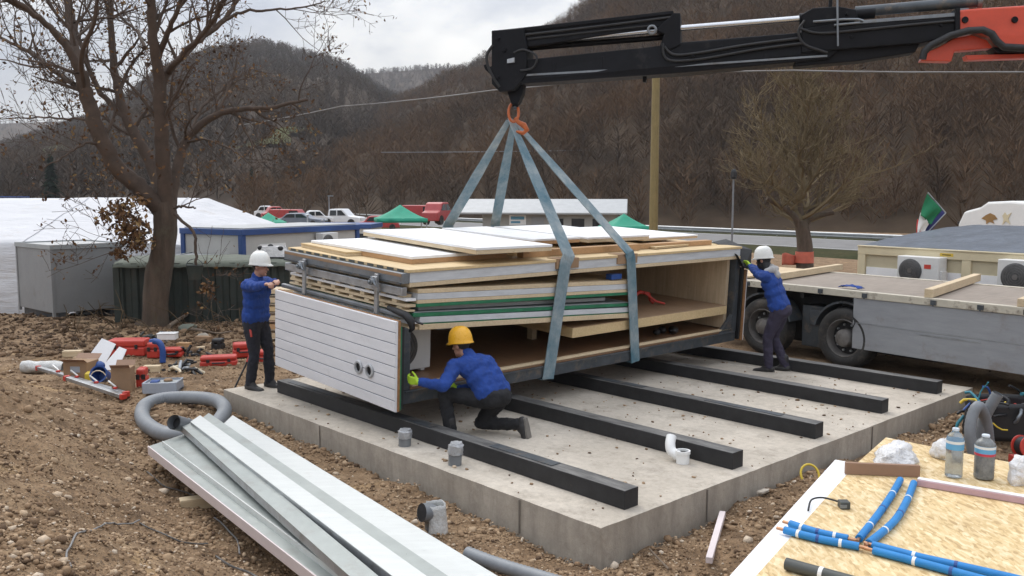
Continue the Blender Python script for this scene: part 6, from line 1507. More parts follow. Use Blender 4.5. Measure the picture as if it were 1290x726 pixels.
# two lengths of aluminium profile with red end caps, and clips
for i, (a, b, lb) in enumerate((((50, 473), (158, 502), 'upper silver aluminium bar with orange red end caps'), ((86, 487), (154, 505), 'lower shorter silver aluminium bar with an orange red end cap'))):
    pa, pb_ = GG(*a, .11), GG(*b, .06); t = thing('aluminium_bar', lb, 'bar', pa, 0, 'aluminium bars on the gravel'); x = MB(); x.beam(pa, pb_, .07, .05); x.build('profile', M['zinc'], t, .006, world=True)
    for q0, q1 in ((pb_, pb_ + (pb_ - pa).normalized() * .05), (pa - (pb_ - pa).normalized() * .05, pa)): x = MB(); x.beam(q0, q1, .085, .07); x.build('end_cap', M['tool_red'], t, .008, world=True)
    if i == 0:
        for f in (.25, .48, .70, .9):
            q = pa.lerp(pb_, f); x = MB(); x.beam(q + Vector((0, 0, .026)), q + Vector((0, 0, .05)), .05, .05, (1, 0, 0)); c_ = x.build('clip', M['tool_red'], t, .006, world=True); x = MB(); x.beam(q + Vector((0, .02, .05)), q + Vector((-.13, .10, .11)), .02, .012); x.build('lever', M['paint_white'], c_, world=True)
# grey tool tray
t = thing('grey_tray', 'pale grey plastic tray holding small tools before the grey pipe loop', 'tray', mw=at(GG(206, 493), R(6))); x = MB(); L, w_ = .42, .34; x.box(-L / 2, L / 2, -w_ / 2, w_ / 2, 0, .02)
for q in ((-L / 2, L / 2, -w_ / 2, -w_ / 2 + .015), (-L / 2, L / 2, w_ / 2 - .015, w_ / 2), (-L / 2, -L / 2 + .015, -w_ / 2 + .015, w_ / 2 - .015), (L / 2 - .015, L / 2, -w_ / 2 + .015, w_ / 2 - .015)): x.box(*q, .02, .14)
x.build('shell', M['box_grey'], t, .008); x = MB(); x.box(-L / 2 + .02, L / 2 - .02, -w_ / 2 + .02, w_ / 2 - .02, .10, .115); x.build('insert', M['grey_rim'], t); x = MB(); x.box(-.15, -.05, -.06, .06, .1155, .14); x.build('blue_part', M['tool_blue'], t, .005); x = MB(); x.ball((.05, .05, .13), .05, 10, (1.2, 1, .5)); x.build('brown_part', M['card'], t, smooth=60)
# black bucket by the slab corner with tools
t = thing('black_bucket', 'black flexible bucket leaning against the slab corner', 'bucket', GG(289, 512)); x = MB(); x.lathe([(0, 0), (.15, 0), (.20, .26), (.215, .27), (.205, .285), (.185, .27), (.14, .02), (0, .02)], 24, Matrix.Rotation(R(10), 4, 'X')); x.build('tub', M['tool_black'], t, smooth=40)
for a in (0, math.pi): x = MB(); x.tube([(.2 * math.cos(a + d_), .2 * math.sin(a + d_), .26 + h_) for d_, h_ in ((-.35, 0), (-.25, .07), (.25, .07), (.35, 0))], .012, 6); x.build('handle', M['tool_black'], t, smooth=60)
t = thing('loppers', 'red and black handled cutter standing in the black bucket', 'tool', GG(294, 500)); x = MB(); x.cyl((0, 0, .05), (.16, .12, .42), .012); x.build('shaft', M['tool_black'], t); x = MB(); x.cyl((.16, .12, .42), (.20, .15, .52), .017); x.build('grip', M['tool_red'], t)
# timber stack behind the man on the left
for i in range(7):
    x = MB(); x.box(-.5, .5, -.22, .22, .0, .085); put(x, 'timber_plank', M[('timber', 'ply', 'timber_o', 'timber', 'ply_y', 'timber', 'timber')[i]], at(GG(352, 438) + Vector((-.05 + .03 * math.sin(i * 2.1), .3, i * .165)), R(-8 + 3 * math.sin(i * 3))), ['lowest', 'second lowest', 'third', 'middle', 'third from top', 'second from top', 'topmost'][i] + ' plank of the timber stack between man and clad panel', 'timber', 'planks in the stack behind the clad panel', .004)
    if i < 6:
        for s_ in (-.38, .3): x = MB(); x.box(-.05, .05, -.2, .2, .0, .076); put(x, 'stack_spacer', M['timber_o'], at(GG(352, 438) + Vector((-.05 + s_, .3, i * .165 + .087)), R(-8)), f'spacer between planks, {["first", "second", "third", "fourth", "fifth", "sixth"][i]} layer from the ground, {"man" if s_ < 0 else "module"} side of the stack', 'spacer', 'spacers in the timber stack', .003)
# roots, branches and brush round the oak
x = MB(); rng = random.Random(77)
for _ in range(150):
    a = GG(rng.uniform(60, 330), rng.uniform(388, 425)); d = Vector((rng.uniform(-1, 1), rng.uniform(-.6, .6), rng.uniform(.0, .7))).normalized(); L = rng.uniform(.25, 1.0); q = [a - Vector((0, 0, .03))]
    for s_ in range(4): d = (d + Vector((rng.gauss(0, .25), rng.gauss(0, .25), rng.gauss(-.05, .25)))).normalized(); q.append(q[-1] + d * L / 4)
    x.tube(q, [.014, .012, .010, .008, .005], 4, caps=False)
props(x.build('brushwood', M['brush']), 'loose dead twigs and brushwood round the oak', None, None, 'stuff')
for i, (q, r, lb) in enumerate((([(213, 415), (240, 405), (262, 401), (275, 408)], .05, 'bent dead branch on the ground right of the oak'), ([(240, 418), (256, 428), (275, 424), (292, 429)], .035, 'thin dead branch by the battery case'), ([(100, 398), (120, 396), (140, 400), (152, 394)], .03, 'dead branch under the grey box'))):
    P_, R_ = limb([GG(a, b, .06 + .12 * (j % 2)) for j, (a, b) in enumerate(q)], r, r * .4); x = MB(); x.tube(P_, R_, 7); x.solo('dead_branch', M['rope'], lb, 'branch', 'dead branches near the oak', smooth=60)
for i, (a, b, s_, lb) in enumerate(((180, 410, .28, 'earth clod at the left foot of the oak'), (238, 415, .32, 'grey brown clod right of the oak foot'), (255, 425, .22, 'pale flat stone slab beyond the battery case'))):
    v, f = rock_template(random.Random(i + 50), 2); x = MB(); x.add([Vector(p) * s_ * .5 for p in v * np.array([1.3, 1, .6])], [tuple(q) for q in f]); put(x, 'earth_clod', M[('bark', 'canvas', 'concrete')[i]], at(GG(a, b, .02), i), lb, 'clod', 'clods round the oak', smooth=50)
# cables and rods on the gravel
def gcable(pts, r, label, m_='cable', cat='cable', lift=.012, group='loose cables on the gravel'):
    P_, _ = limb([GG(a, b) for a, b in pts], 1, 1, sub=10)
    zz = [gh(p) for p in P_]
    for i, p in enumerate(P_): w5 = zz[max(0, i - 3):i + 4]; p.z = max(sum(w5) / len(w5), zz[i] - .01) + lift + r
    x = MB(); x.tube(P_, r, 6); return x.solo('ground_cable', M[m_], label, cat, group, smooth=60)
gcable([(90, 724), (84, 705), (90, 690), (108, 676), (140, 665), (176, 661)], .006, 'grey cable curving over the near left gravel')
gcable([(176, 661), (196, 672), (225, 684), (262, 690)], .006, 'thin dark wire half buried in the gravel', 'wire_dark')
gcable([(185, 596), (205, 614), (232, 622), (260, 632)], .006, 'thin wire below the metal panels', 'wire_dark'); gcable([(270, 655), (285, 668), (298, 682), (302, 700)], .007, 'pale wire by the timber block'); gcable([(272, 704), (290, 716), (310, 724), (330, 735)], .008, 'dark cable at the bottom edge of the picture', 'wire_dark')
x = MB(); a, b = GG(893, 716, .06), GG(910, 656, .06); x.beam(a, b, .05, .05); x.solo('pink_stick', M['pink_edge'], 'short pale pink square stick stuck in the soil', 'stick', bevel=.004)
x = MB(); a, b = GG(842, 722, .03), GG(818, 698, .04); x.cyl(a, b, .008, n=6); x.solo('thin_rod', M['rope'], 'thin brown rod in the soil before the slab corner', 'rod')
t = thing('yellow_hose_loop', 'small loop of yellow hose beside the strand board', 'hose', GG(1020, 606)); x = MB(); x.tube([Vector((.085 * math.cos(a), .05 * math.sin(a), .06 + .085 * math.sin(a))) for a in [i * .3 for i in range(-1, 13)]], .011, 8); x.build('tube', M['yellow_pl'], t, smooth=60); x = MB(); x.cyl((.12, -.02, .02), (.15, -.03, .10), .024); x.build('fitting', M['box_grey'], t)
# rubble along the slab
for i, (a, b, s_, lb) in enumerate(((1000, 592, .20, 'flat grey rubble piece nearest the yellow hose'), (985, 606, .26, 'largest rubble piece below the slab edge'), (1022, 580, .18, 'rubble piece close under the slab side'), (962, 625, .13, 'small rubble piece by the slab side'), (1038, 577, .12, 'smallest rubble chip behind the yellow hose'))):
    x = MB(); v, f = rock_template(random.Random(i + 5), 1); x.add([Vector(p) * s_ * .5 for p in v * np.array([1.2, .9, .45])], [tuple(q) for q in f]); put(x, 'concrete_rubble', M['concrete'], at(GG(a, b, .04), i * 1.3, Matrix.Rotation(R(18), 4, 'X')), lb, 'rubble', 'concrete rubble by the slab', bevel=.006)

# ---------------------------------------------------------------- strand board bench, right foreground
ZB = .62
def B(px, py, z=ZB): return G(px, py, z)
wpn = thing('lying_wall_panel', 'big strand board panel with white foam border, lying in the right foreground', 'wall panel', B(1080, 583, 0))
far, side_ = B(1116, 551), B(1080, 583)
fe = (B(1290, 586) - B(1116, 551)); fdir = fe.normalized()
ld = (B(950, 728) - side_).normalized(); R_far = far + fdir * 3.6
near_l = side_ + ld * 3.4; near_r = near_l + fdir * 4.2
x = MB(); x.prism([p + Vector((0, 0, -.018)) for p in (near_l, near_r, R_far, far, side_)], (0, 0, .018)); x.build('strand_board', M['osb'], wpn, .002, world=True)
dv = Vector((0, 0, -.0205)); sl_, sr_ = B(1052, 578), side_; nl_ = sl_ + (B(915, 728) - sl_).normalized() * 3.4
x = MB(); x.prism([p + Vector((0, 0, -.14)) for p in (sl_, nl_, near_l, side_ + Vector((0, 0, 0)))], (0, 0, .135)); x.build('foam_border', M['foam'], wpn, .006, world=True)
ins = Vector((.02, 0, 0)); x = MB(); x.prism([p + Vector((0, 0, -.15)) for p in (near_l + ins, near_r, R_far, far + ins, side_ + ins)], (0, 0, .13)); x.build('panel_core', M['foam'], wpn, world=True)
for f in (.3, 1.4, 2.4):
    a = sl_ + ld * f + fdir * .35; b = a + fdir * 3.0; x = MB(); x.beam(Vector((a.x, a.y, ZB - .152 - .07)), Vector((b.x, b.y, ZB - .152 - .07)), .14, .138); tb = x.solo('support_timber', M['timber'], ['timber bearer under the far part of the strand board', 'timber bearer under the middle of the strand board', 'timber bearer under the near part of the strand board'][int(f)], 'timber', 'bearers under the strand board')
    for g_ in (.3, 1.5, 2.7):
        c = a + fdir * g_; zg = ground_h(c.x, c.y) - .05; x = MB(); x.box(-.12, .12, -.12, .12, zg, ZB - .2925); o_ = x.build('support_block', M['concrete'], None, .008); o_.location = (c.x, c.y, 0); props(o_, 'concrete block carrying the bearers, hidden under the strand board', 'block', 'blocks under the strand board')
ZT = ZB + .001
# brown strip, pink profile, pipes
x = MB(); a, b = B(1064, 597, ZT), B(1158, 601, ZT); x.beam(a + Vector((0, 0, .041)), b + Vector((0, 0, .041)), .03, .08); x.solo('brown_strip', M['card2'], 'brown strip standing on edge at the far corner of the strand board', 'strip', bevel=.003)
t = thing('pink_profile', 'long pink and white profile lying across the strand board', 'profile', B(1156, 608, ZT)); a, b = B(1156, 611, ZT), B(1156, 611, ZT) + (B(1290, 634, ZT) - B(1156, 611, ZT)).normalized() * 2.4; x = MB(); x.beam(a + Vector((0, 0, .022)), b + Vector((0, 0, .022)), .065, .042); x.build('body', M['pink'], t, .004, world=True); x = MB(); x.beam(a + Vector((0, .0, .0455)), b + Vector((0, 0, .0455)), .05, .003); x.build('white_top', M['paint_white'], t, world=True)
def bpipe(pts, label, tip=True, r=.0215):
    P_, _ = limb([B(a, b, ZT) + Vector((0, 0, r + .002)) for a, b in pts], 1, 1, sub=8)
    t = thing('blue_pipe', label, 'pipe', P_[0], 0, 'blue insulated pipes on the strand board'); x = MB(); x.tube(P_, r, 12); x.build('insulation', M['blue_pipe'], t, smooth=50, world=True)
    for e, f in ((0, 1), (-1, -2)):
        d = (P_[e] - P_[f]).normalized(); x = MB(); x.cyl(P_[e] - d * .01, P_[e] + d * .045, r * .45, n=10); x.build('copper_end', M['copper'], t, smooth=60, world=True)
    n = len(P_)
    for f in (.3, .55, .8):
        i = int(f * (n - 1)); d = (P_[i + 1] - P_[i]).normalized() if i + 1 < n else (P_[i] - P_[i - 1]).normalized(); x = MB(); x.cyl(P_[i] - d * .008, P_[i] + d * .008, r * 1.06, n=12); x.build('clip', M['paint_white'] if f != .55 else M['tool_blue'], t, world=True)
    return t
bpipe([(1134, 609), (1122, 630), (1104, 656), (1082, 684)], 'blue pipe running away up the board, left of the pair'); bpipe([(1151, 613), (1142, 636), (1126, 662), (1094, 690)], 'bent blue pipe running away up the board, right of the pair')
bpipe([(995, 665), (1030, 676), (1068, 684)], 'short blue pipe at the board edge, the farther of two side by side'); bpipe([(988, 673), (1030, 684), (1082, 694)], 'longer blue pipe at the board edge, the nearer of two side by side')
bpipe([(1099, 692), (1160, 708), (1240, 726), (1400, 764)], 'blue pipe running off to the right, the farther one'); bpipe([(1100, 699), (1160, 715), (1230, 734), (1380, 775)], 'blue pipe running off to the right, the nearer one')
t = thing('grey_pipe', 'dark grey pipe with white clip at the bottom edge of the board', 'pipe', B(990, 718, ZT)); a = B(990, 718, ZT) + Vector((0, 0, .032)); b = a + (B(1040, 732, ZT) - B(990, 718, ZT)).normalized() * 1.0; x = MB(); x.cyl(a, b, .031, n=16); x.build('tube', M['plastic_dk'], t, smooth=60, world=True); d = (b - a).normalized(); x = MB(); x.cyl(a + d * .17, a + d * .19, .033, n=16); x.build('clip', M['paint_white'], t, world=True)
t = thing('sensor_lead', 'small grey plug on a thin black lead lying on the strand board', 'lead', B(1018, 644, ZT)); P_, _ = limb([B(1018, 645, ZT) + Vector((0, 0, .008)), B(1022, 634, ZT) + Vector((0, 0, .02)), B(1036, 633, ZT) + Vector((0, 0, .03)), B(1056, 636, ZT) + Vector((0, 0, .02))], 1, 1); x = MB(); x.tube(P_, .006, 7); x.build('wire', M['tool_black'], t, smooth=60, world=True); c = B(1063, 640, ZT); x = MB(); x.box(c.x - .03, c.x + .03, c.y - .03, c.y + .03, ZT, ZT + .045); x.build('plug', M['plastic_dk'], t, .006, world=True); x = MB(); x.box(c.x - .035, c.x + .005, c.y - .035, c.y - .031, ZT + .01, ZT + .03); x.build('plug_face', M['steel_grey'], t, world=True)
def bag(px, py, s, sc, label, seed, on=ZT):
    x = MB(); n = 26
    def f(a, b):
        th = a * 2 * math.pi; ph = b * math.pi; d = Vector((math.sin(ph) * math.cos(th), math.sin(ph) * math.sin(th), math.cos(ph)))
        k = 1 + .34 * vnoise(d.x + seed, d.y + d.z, 2.2, seed) + .16 * vnoise(d.x, d.y - d.z, 5.5, seed + 2); q = Vector((d.x * sc[0], d.y * sc[1], d.z * sc[2])) * s * k; q.z = max(q.z, -sc[2] * s * .55); return q + Vector((0, 0, sc[2] * s * .55))
    x.grid(f, n, 18); return put(x, 'plastic_bag', M['plbag'], at(B(px, py, on), seed), label, 'plastic bag', 'white plastic bags on the strand board', smooth=70)
bag(1128, 586, .16, (1.35, .8, .62), 'large crumpled white plastic bag at the far corner of the board', 1); bag(1190, 577, .10, (.9, .8, .9), 'small white plastic bag just left of the bottles', 3); bag(1290, 609, .12, (.8, .9, 1.0), 'white bag cut by the right edge of the picture', 5)
def bottle(px, py, h, r, label, dark):
    t = thing('water_bottle', label, 'bottle', mw=at(B(px, py, ZT), 1.0), group='plastic water bottles on the strand board')
    pr = [(0, .004), (r * .6, 0), (r * .95, .008), (r, .02)]
    k = 7
    for i in range(k): z = .03 + (h * .52 - .03) * i / k; pr += [(r, z), (r * .965, z + h * .03)]
    pr += [(r, h * .54), (r, h * .76), (r * .95, h * .82), (r * .7, h * .88), (r * .36, h * .93), (r * .33, h * .95)]
    x = MB(); x.lathe(pr, 24); x.build('body', M['water_dk'] if dark else M['pet'], t, smooth=45); x = MB(); x.lathe([(r * .36, h * .95), (r * .4, h * .952), (r * .4, h * .99), (r * .36, h)], 16); x.build('cap', M['cap_blue'], t, smooth=40)
    x = MB(); x.lathe([(r * 1.012, h * .58), (r * 1.012, h * .76)], 24); x.build('label', M['lbl_blue'], t, smooth=60)
    x = MB(); x.lathe([(r * 1.02, h * .70), (r * 1.02, h * .755)], 24); x.build('label_band', M['paint_white'], t, smooth=60)
    if dark: x = MB(); x.lathe([(r * 1.02, h * .545), (r * 1.02, h * .60)], 24); x.build('red_band', M['lbl_red'], t, smooth=60)
bottle(1201, 601, .335, .055, 'clear water bottle, the emptier and farther left of the two', False); bottle(1239, 603, .30, .063, 'water bottle with a red band under its label and dark inside', True)
# tool bag heap and grey pipes behind the board
tb = GG(1262, 556); tb.z = max(tb.z, -.2)
t = thing('tool_bag', 'open black tool bag overflowing with coloured cables and tools beyond the board', 'tool bag', tb); x = MB(); x.grid(lambda a, b: Vector((.42 * math.cos(a * 6.283) * (1 + .08 * vnoise(a * 8, b * 4, 1, 2)), .26 * math.sin(a * 6.283), b * .42)), 28, 8); x.build('bag_wall', M['tool_black'], t, smooth=50, solid=.012)
rng = random.Random(12)
for nm, m_, n_ in (('black_cable', 'tool_black', 26), ('teal_cable', 'teal_pl', 10), ('yellow_tape', 'yellow_pl', 6), ('red_tool', 'tool_red', 8), ('blue_tool', 'tool_blue', 8), ('grey_tool', 'steel_grey', 6)):
    x = MB()
    for _ in range(n_):
        a = Vector((rng.uniform(-.40, .42), rng.uniform(-.30, .24), rng.uniform(.16, .46))); q = [a]
        d = Vector((rng.uniform(-1, 1), rng.uniform(-1, 1), rng.uniform(-.5, .8))).normalized()
        for s_ in range(5): d = (d + Vector((rng.gauss(0, .45), rng.gauss(0, .45), rng.gauss(-.3, .35)))).normalized(); q.append(q[-1] + d * .055)
        x.tube(q, rng.uniform(.007, .02), 7)
    x.each(nm, M[m_], t, smooth=60)
t = thing('red_reel', 'red cable reel at the right edge beside the tool bag', 'reel', GG(1290, 588)); x = MB(); Mx = Matrix.Translation((0, 0, .21)) @ Matrix.Rotation(R(80), 4, 'X') @ Matrix.Rotation(R(10), 4, 'Y'); x.lathe([(.05, -.07), (.11, -.07), (.11, -.055), (.06, -.05), (.06, .05), (.11, .055), (.11, .07), (.05, .07), (.05, -.07)], 28, Mx); x.build('drum', M['tool_red'], t, smooth=40); x = MB(); x.lathe([(.065, -.045), (.095, -.045), (.095, .045), (.065, .045)], 24, Mx); x.build('wound_cable', M['tool_black'], t)
x = MB(); x.box(-.10, .10, -.12, .12, 0, .10); x.build('foot', M['tool_red'], t, .01)
p0 = GG(1224, 580, -.05)
corr([AT(1228, 578, p0.y), AT(1222, 548, p0.y), AT(1225, 524, p0.y + .03), AT(1233, 512, p0.y + .06), AT(1242, 530, p0.y + .18), AT(1246, 560, p0.y + .25)], .058, 'conduit_pipe', 'grey corrugated pipe arching up behind the bottles', 'grey pipes rising behind the board', mouth=False)
corr([AT(1231, 580, p0.y + .25), AT(1234, 552, p0.y + .25), AT(1241, 525, p0.y + .2), AT(1257, 496, p0.y + .12)], .058, 'conduit_pipe', 'grey corrugated pipe slanting up to an open end behind the bottles', 'grey pipes rising behind the board')

# ---------------------------------------------------------------- stones
pts = []
def dens(p): return 1
n = 0
while n < 44000:
    px, py = (RNG.uniform(-60, 1350) if n < 34000 else RNG.choice((RNG.uniform(-620, -60), RNG.uniform(1350, 1800)))), 395 + 360 * (RNG.random() ** 1.1)
    p = G(px, py, -.2); p = G(px, py, gh(p)); p = G(px, py, gh(p))
    if p.y > 22 or p.y < 2: continue
    q = p - O; u, v = q.dot(U), q.dot(V)
    if -6.6 < u < .02 and -.02 < v < 7.27: continue
    if v > 7.3 and u > -6: 
        if RNG.random() < .93: continue
    w_ = .45 + .8 * (vnoise(p.x, p.y, .8, 4) > -.12)
    if px < 330 and py > 440 or abs(px - 645) > 720: w_ = 1.0
    if RNG.random() > w_: continue
    s = min(.05, .0068 * math.exp(abs(RNG.normal()) * .66)) * (1.0 if p.y < 8 else 1.4)
    pts.append((p.x, p.y, gh(p) + s * .2, s, .75)); n += 1
rocks('gravel', pts, M['stones'], 'loose stones and clods covering the soil')
pts = []
for _ in range(5200):
    px, py = RNG.uniform(-60, 400), RNG.uniform(383, 450); p = GG(px, py)
    if p.y > 24: continue
    s = .03 * math.exp(RNG.normal() * .5); pts.append((p.x, p.y, gh(p) + s * .3, s, .7))
rocks('leaf_litter', pts, M['litter'], 'dark leaf litter and clods round the oak')
# ---------------------------------------------------------------- people
def remesh(mb, name, m_, parent, voxel, smooth=6, disp=0.0, dscale=.12):
    me = mb.mesh(name, [m_]); o = bpy.data.objects.new(name, me); COL.objects.link(o)
    r = o.modifiers.new('r', 'REMESH'); r.mode = 'VOXEL'; r.voxel_size = voxel; r.use_smooth_shade = True
    s = o.modifiers.new('s', 'SMOOTH'); s.factor = .5; s.iterations = smooth
    if disp:
        tx = bpy.data.textures.new('fold', 'CLOUDS'); tx.noise_scale = dscale
        d = o.modifiers.new('d', 'DISPLACE'); d.texture = tx; d.strength = disp; d.mid_level = .5
    dg = bpy.context.evaluated_depsgraph_get(); ev = o.evaluated_get(dg)
    out = bpy.data.meshes.new_from_object(ev); out.name = name
    o.modifiers.clear(); o.data = out; bpy.data.meshes.remove(me)
    out.polygons.foreach_set('use_smooth', [True] * len(out.polygons))
    if not out.materials: out.materials.append(m_)
    o.parent = parent; WM[o.name] = WM[parent.name]
    return o
def cap(mb, p0, p1, r0, r1, n=12, fl=(1, 1)):
    """closed tapered capsule"""
    p0, p1 = Vector(p0), Vector(p1); d = (p1 - p0); L = d.length
    if L < 1e-6: return mb.ball(p0, r0, n)
    d.normalize(); pts = []; rs = []
    for i in range(5): t = math.pi / 2 * (1 - i / 4); pts.append(p0 - d * r0 * math.sin(t)); rs.append(max(1e-4, r0 * math.cos(t)))
    for i in range(5): t = math.pi / 2 * i / 4; pts.append(p1 + d * r1 * math.sin(t)); rs.append(max(1e-4, r1 * math.cos(t)))
    return mb.tube(pts, rs, n)
def ik(S, Hd, l1, l2, pole):
    d = Hd - S; L = min(d.length, (l1 + l2) * .995); u = d.normalized(); a = (l1 * l1 - l2 * l2 + L * L) / (2 * L); h = math.sqrt(max(0, l1 * l1 - a * a))
    p = pole - u * pole.dot(u); p.normalize(); return S + u * a + p * h, S + u * L
def hand(mb, W, d, n, side, curl=.5, sc=1.0, r=.0088):
    """W wrist, d finger direction, n palm normal (fingers curl towards it), side = thumb side"""
    d = d.normalized(); n = (n - d * n.dot(d)).normalized(); s = d.cross(n).normalized()
    if s.dot(side) < 0: s = -s
    for k in (-1, -.33, .33, 1): cap(mb, W + d * .015 * sc + s * .018 * k * sc, W + d * .085 * sc + s * .030 * k * sc, .016 * sc, .0135 * sc, 8)
    for k, L in ((.95, .072), (.32, .082), (-.32, .076), (-.95, .058)):
        p = W + d * .088 * sc + s * .030 * k * sc; a = .15; L *= sc
        for f in (.45, .32, .27):
            a += curl * (.6 if f > .4 else .8); q = p + (d * math.cos(a) + n * math.sin(a)).normalized() * L * f; cap(mb, p, q, r * sc, r * sc * .93, 8); p = q
    p = W + d * .022 * sc + s * .026 * sc; dd = (s * .8 + d * .75 + n * .35).normalized()
    q = p + dd * .045 * sc; cap(mb, p, q, .0125 * sc, .0105 * sc, 8); dd = (dd * .6 + d * .7 + n * curl * .7).normalized(); cap(mb, q, q + dd * .038 * sc, .0102 * sc, .009 * sc, 8)
def person(label, loc, face, P, jacket, trouser, helmet, gloves=(False, False), hood=False, hair=True, mask=False, helmet_tilt=0.0, hands=None, headdir=None, poles=None, curls=(.5, .5)):
    """local frame: x = the person's right, y = forward, z = up. P holds joints; hands are world points."""
    rz = math.atan2(face[1], face[0]) - math.pi / 2; mw = Matrix.Translation(Vector(loc)) @ Matrix.Rotation(rz, 4, 'Z'); inv = mw.inverted()
    t = thing('person', label, 'person', mw=mw, group='workers in blue fleeces')
    J = {k: Vector(v) for k, v in P.items()}
    body = MB(); jk = MB(); tr_ = MB()
    nk, ch, wa, pe = J['neck'], J['chest'], J['waist'], J['pelvis']; up = (nk - pe).normalized(); sx = Vector((1, 0, 0))
    sh_w = .185; fwd = sx.cross(up) * -1
    if fwd.y < 0: fwd = -fwd
    shr = {+1: J.get('shoulder_r', nk + sx * sh_w - up * .075), -1: J.get('shoulder_l', nk - sx * sh_w - up * .075)}
    # --- head
    hd = J['head']; hf = Vector(headdir) if headdir else fwd; hf.normalize(); hu = (J.get('headup', Vector((0, 0, 1)))); hu = (hu - hf * hu.dot(hf)).normalized(); hr = hf.cross(hu)
    def hp(a, b, c): return hd + hr * a + hf * b + hu * c
    Hm = Matrix((hr, hf, hu)).transposed().to_4x4()
    body.ball(hp(0, -.008, .025), .1, 20, (.76, .97, .96), Hm); body.ball(hp(0, .028, -.045), .07, 16, (.80, .85, 1.0), Hm); cap(body, hp(0, .05, -.09), hp(0, .068, -.088), .028, .024)
    cap(body, hp(0, .085, .012), hp(0, .108, -.022), .009, .0145, 8); body.ball(hp(0, .090, -.052), .02, 10, (1.2, .6, .5), Hm)
    for s_ in (-1, 1): body.ball(hp(.076 * s_, -.005, .0), .03, 10, (.35, .7, 1.05), Hm); body.ball(hp(.034 * s_, .080, .032), .018, 8, (1.4, .5, .5), Hm)
    cap(body, hp(0, -.02, -.07), nk + up * .0, .055, .060); cap(body, nk, ch, .055, .075); cap(body, ch, wa, .075, .075); cap(body, wa, pe, .075, .08)
    # --- torso clothing
    def slab_(p, w_, r): cap(jk, p - sx * w_ * 1.1, p + sx * w_ * 1.1, r * 1.05, r * 1.05, 14)
    slab_(nk - up * .085, .125, .078); slab_(ch + up * .03, .085, .118); slab_((ch + wa) / 2, .070, .122); slab_(wa, .062, .122); slab_(wa.lerp(pe, .55), .070, .128)
    cap(jk, nk - up * .06, nk + up * .035, .082, .068, 14)
    for a, b in ((nk - up * .085, ch), (ch, wa), (wa, wa.lerp(pe, .6))):
        for k in (-.075, 0, .075): cap(jk, a + sx * k, b + sx * k, .10, .115, 12)
    # --- arms
    cuffs = []
    for i, s_ in enumerate((1, -1)):
        S = shr[s_]; Hw = inv @ Vector(hands[i]); El, Wr = ik(S, Hw, .295, .265, Vector(poles[i] if poles else (s_ * .6, -.3, -1)))
        cap(jk, S - up * .0, S.lerp(El, .5), .086, .074); cap(jk, S.lerp(El, .5), El, .074, .064); cap(jk, El, Wr.lerp(El, .06), .064, .045); cap(jk, nk - up * .075, S, .072, .074)
        cap(body, S, El, .04, .036); d = (Wr - El).normalized(); cap(body, El, Wr + d * .01, .036, .027)
        cuffs.append((s_, El, Wr, d, i))
    for s_, El, Wr, d, i in cuffs:
        nrm = Vector(P.get('palm', (0, .3, -1))); thumb = Vector(P.get('thumb_r' if s_ > 0 else 'thumb_l', (-s_, 0, .4)))
        if gloves[i]:
            g = MB(); cap(g, Wr - d * .035, Wr + d * .015, .040, .034); hand(g, Wr, d, nrm, thumb, curls[i], 1.12, .0105); remesh(g, 'glove', M['glove'], t, .0052, 2)
        else: hand(body, Wr, d, nrm, thumb, curls[i])
    # --- legs
    for s_, nm in ((1, 'r'), (-1, 'l')):
        hip = pe + sx * .092 * s_ - up * .02 if 'hip_' + nm not in J else J['hip_' + nm]
        kn, an = J['knee_' + nm], J['ankle_' + nm]
        cap(tr_, hip, hip.lerp(kn, .5), .108, .092); cap(tr_, hip.lerp(kn, .5), kn, .092, .070); cap(tr_, kn, kn.lerp(an, .45), .070, .070); cap(tr_, kn.lerp(an, .45), an, .070, .062)
        cap(body, hip, kn, .06, .042); cap(body, kn, an, .042, .036)
        toe = J['toe_' + nm]; d = (toe - an); d.z = d.z; L = d.length; d.normalize(); dn = J.get('sole_' + nm, Vector((0, 0, -1))); sd = d.cross(dn).normalized()
        b = MB(); base = an + dn * .055; cap(b, an - dn * .10, an + dn * .01, .052, .054); cap(b, base - d * .045, base + d * .02, .048, .050)
        for k in (-.018, .018): cap(b, base + d * .01 + sd * k, base + d * (L - .03) + sd * k - dn * -.006, .044, .034)
        cap(b, an + d * .01, base + d * .10, .05, .036); bo = remesh(b, 'boot', M['boot'], t, .009, 4)
        so_ = MB(); q = [base - d * .085 + sd * .026, base - d * .095, base - d * .085 - sd * .026, base + d * .02 - sd * .040, base + d * (L - .04) - sd * .046, base + d * (L + .005), base + d * (L - .04) + sd * .046, base + d * .02 + sd * .040]
        so_.prism([p + dn * .030 for p in q], dn * .026); so_.build('sole', M['sole'], bo, .005)
    cap(tr_, pe - sx * .07, pe + sx * .07, .120, .120, 14); cap(tr_, pe - sx * .062 + up * .07, pe + sx * .062 + up * .07, .112, .112, 14); cap(tr_, pe - sx * .06 - fwd * .04 - up * .03, pe + sx * .06 - fwd * .04 - up * .03, .105, .105, 14)
    remesh(body, 'body', M['skin'], t, .0065, 2)
    for s_ in (-1, 1): e = MB(); e.ball(hp(.032 * s_, .081, .018), .0095, 10); e.build('eye', M['eye'], t, smooth=90)
    jo = remesh(jk, 'jacket', jacket, t, .011, 2, .030, .06); remesh(tr_, 'trousers', trouser, t, .011, 2, .030, .07)
    # hair / mask
    hx = MB(); hx.ball(hp(0, -.016, .032), .1, 18, (.80, .97, .97), Hm)
    if mask: hx = MB(); hx.ball(hp(0, -.004, .02), .1, 18, (.82, 1.04, .98), Hm); hx.ball(hp(0, .034, -.05), .07, 14, (.92, 1.0, 1.1), Hm); cap(hx, hp(0, -.02, -.05), nk + up * .02, .075, .08)
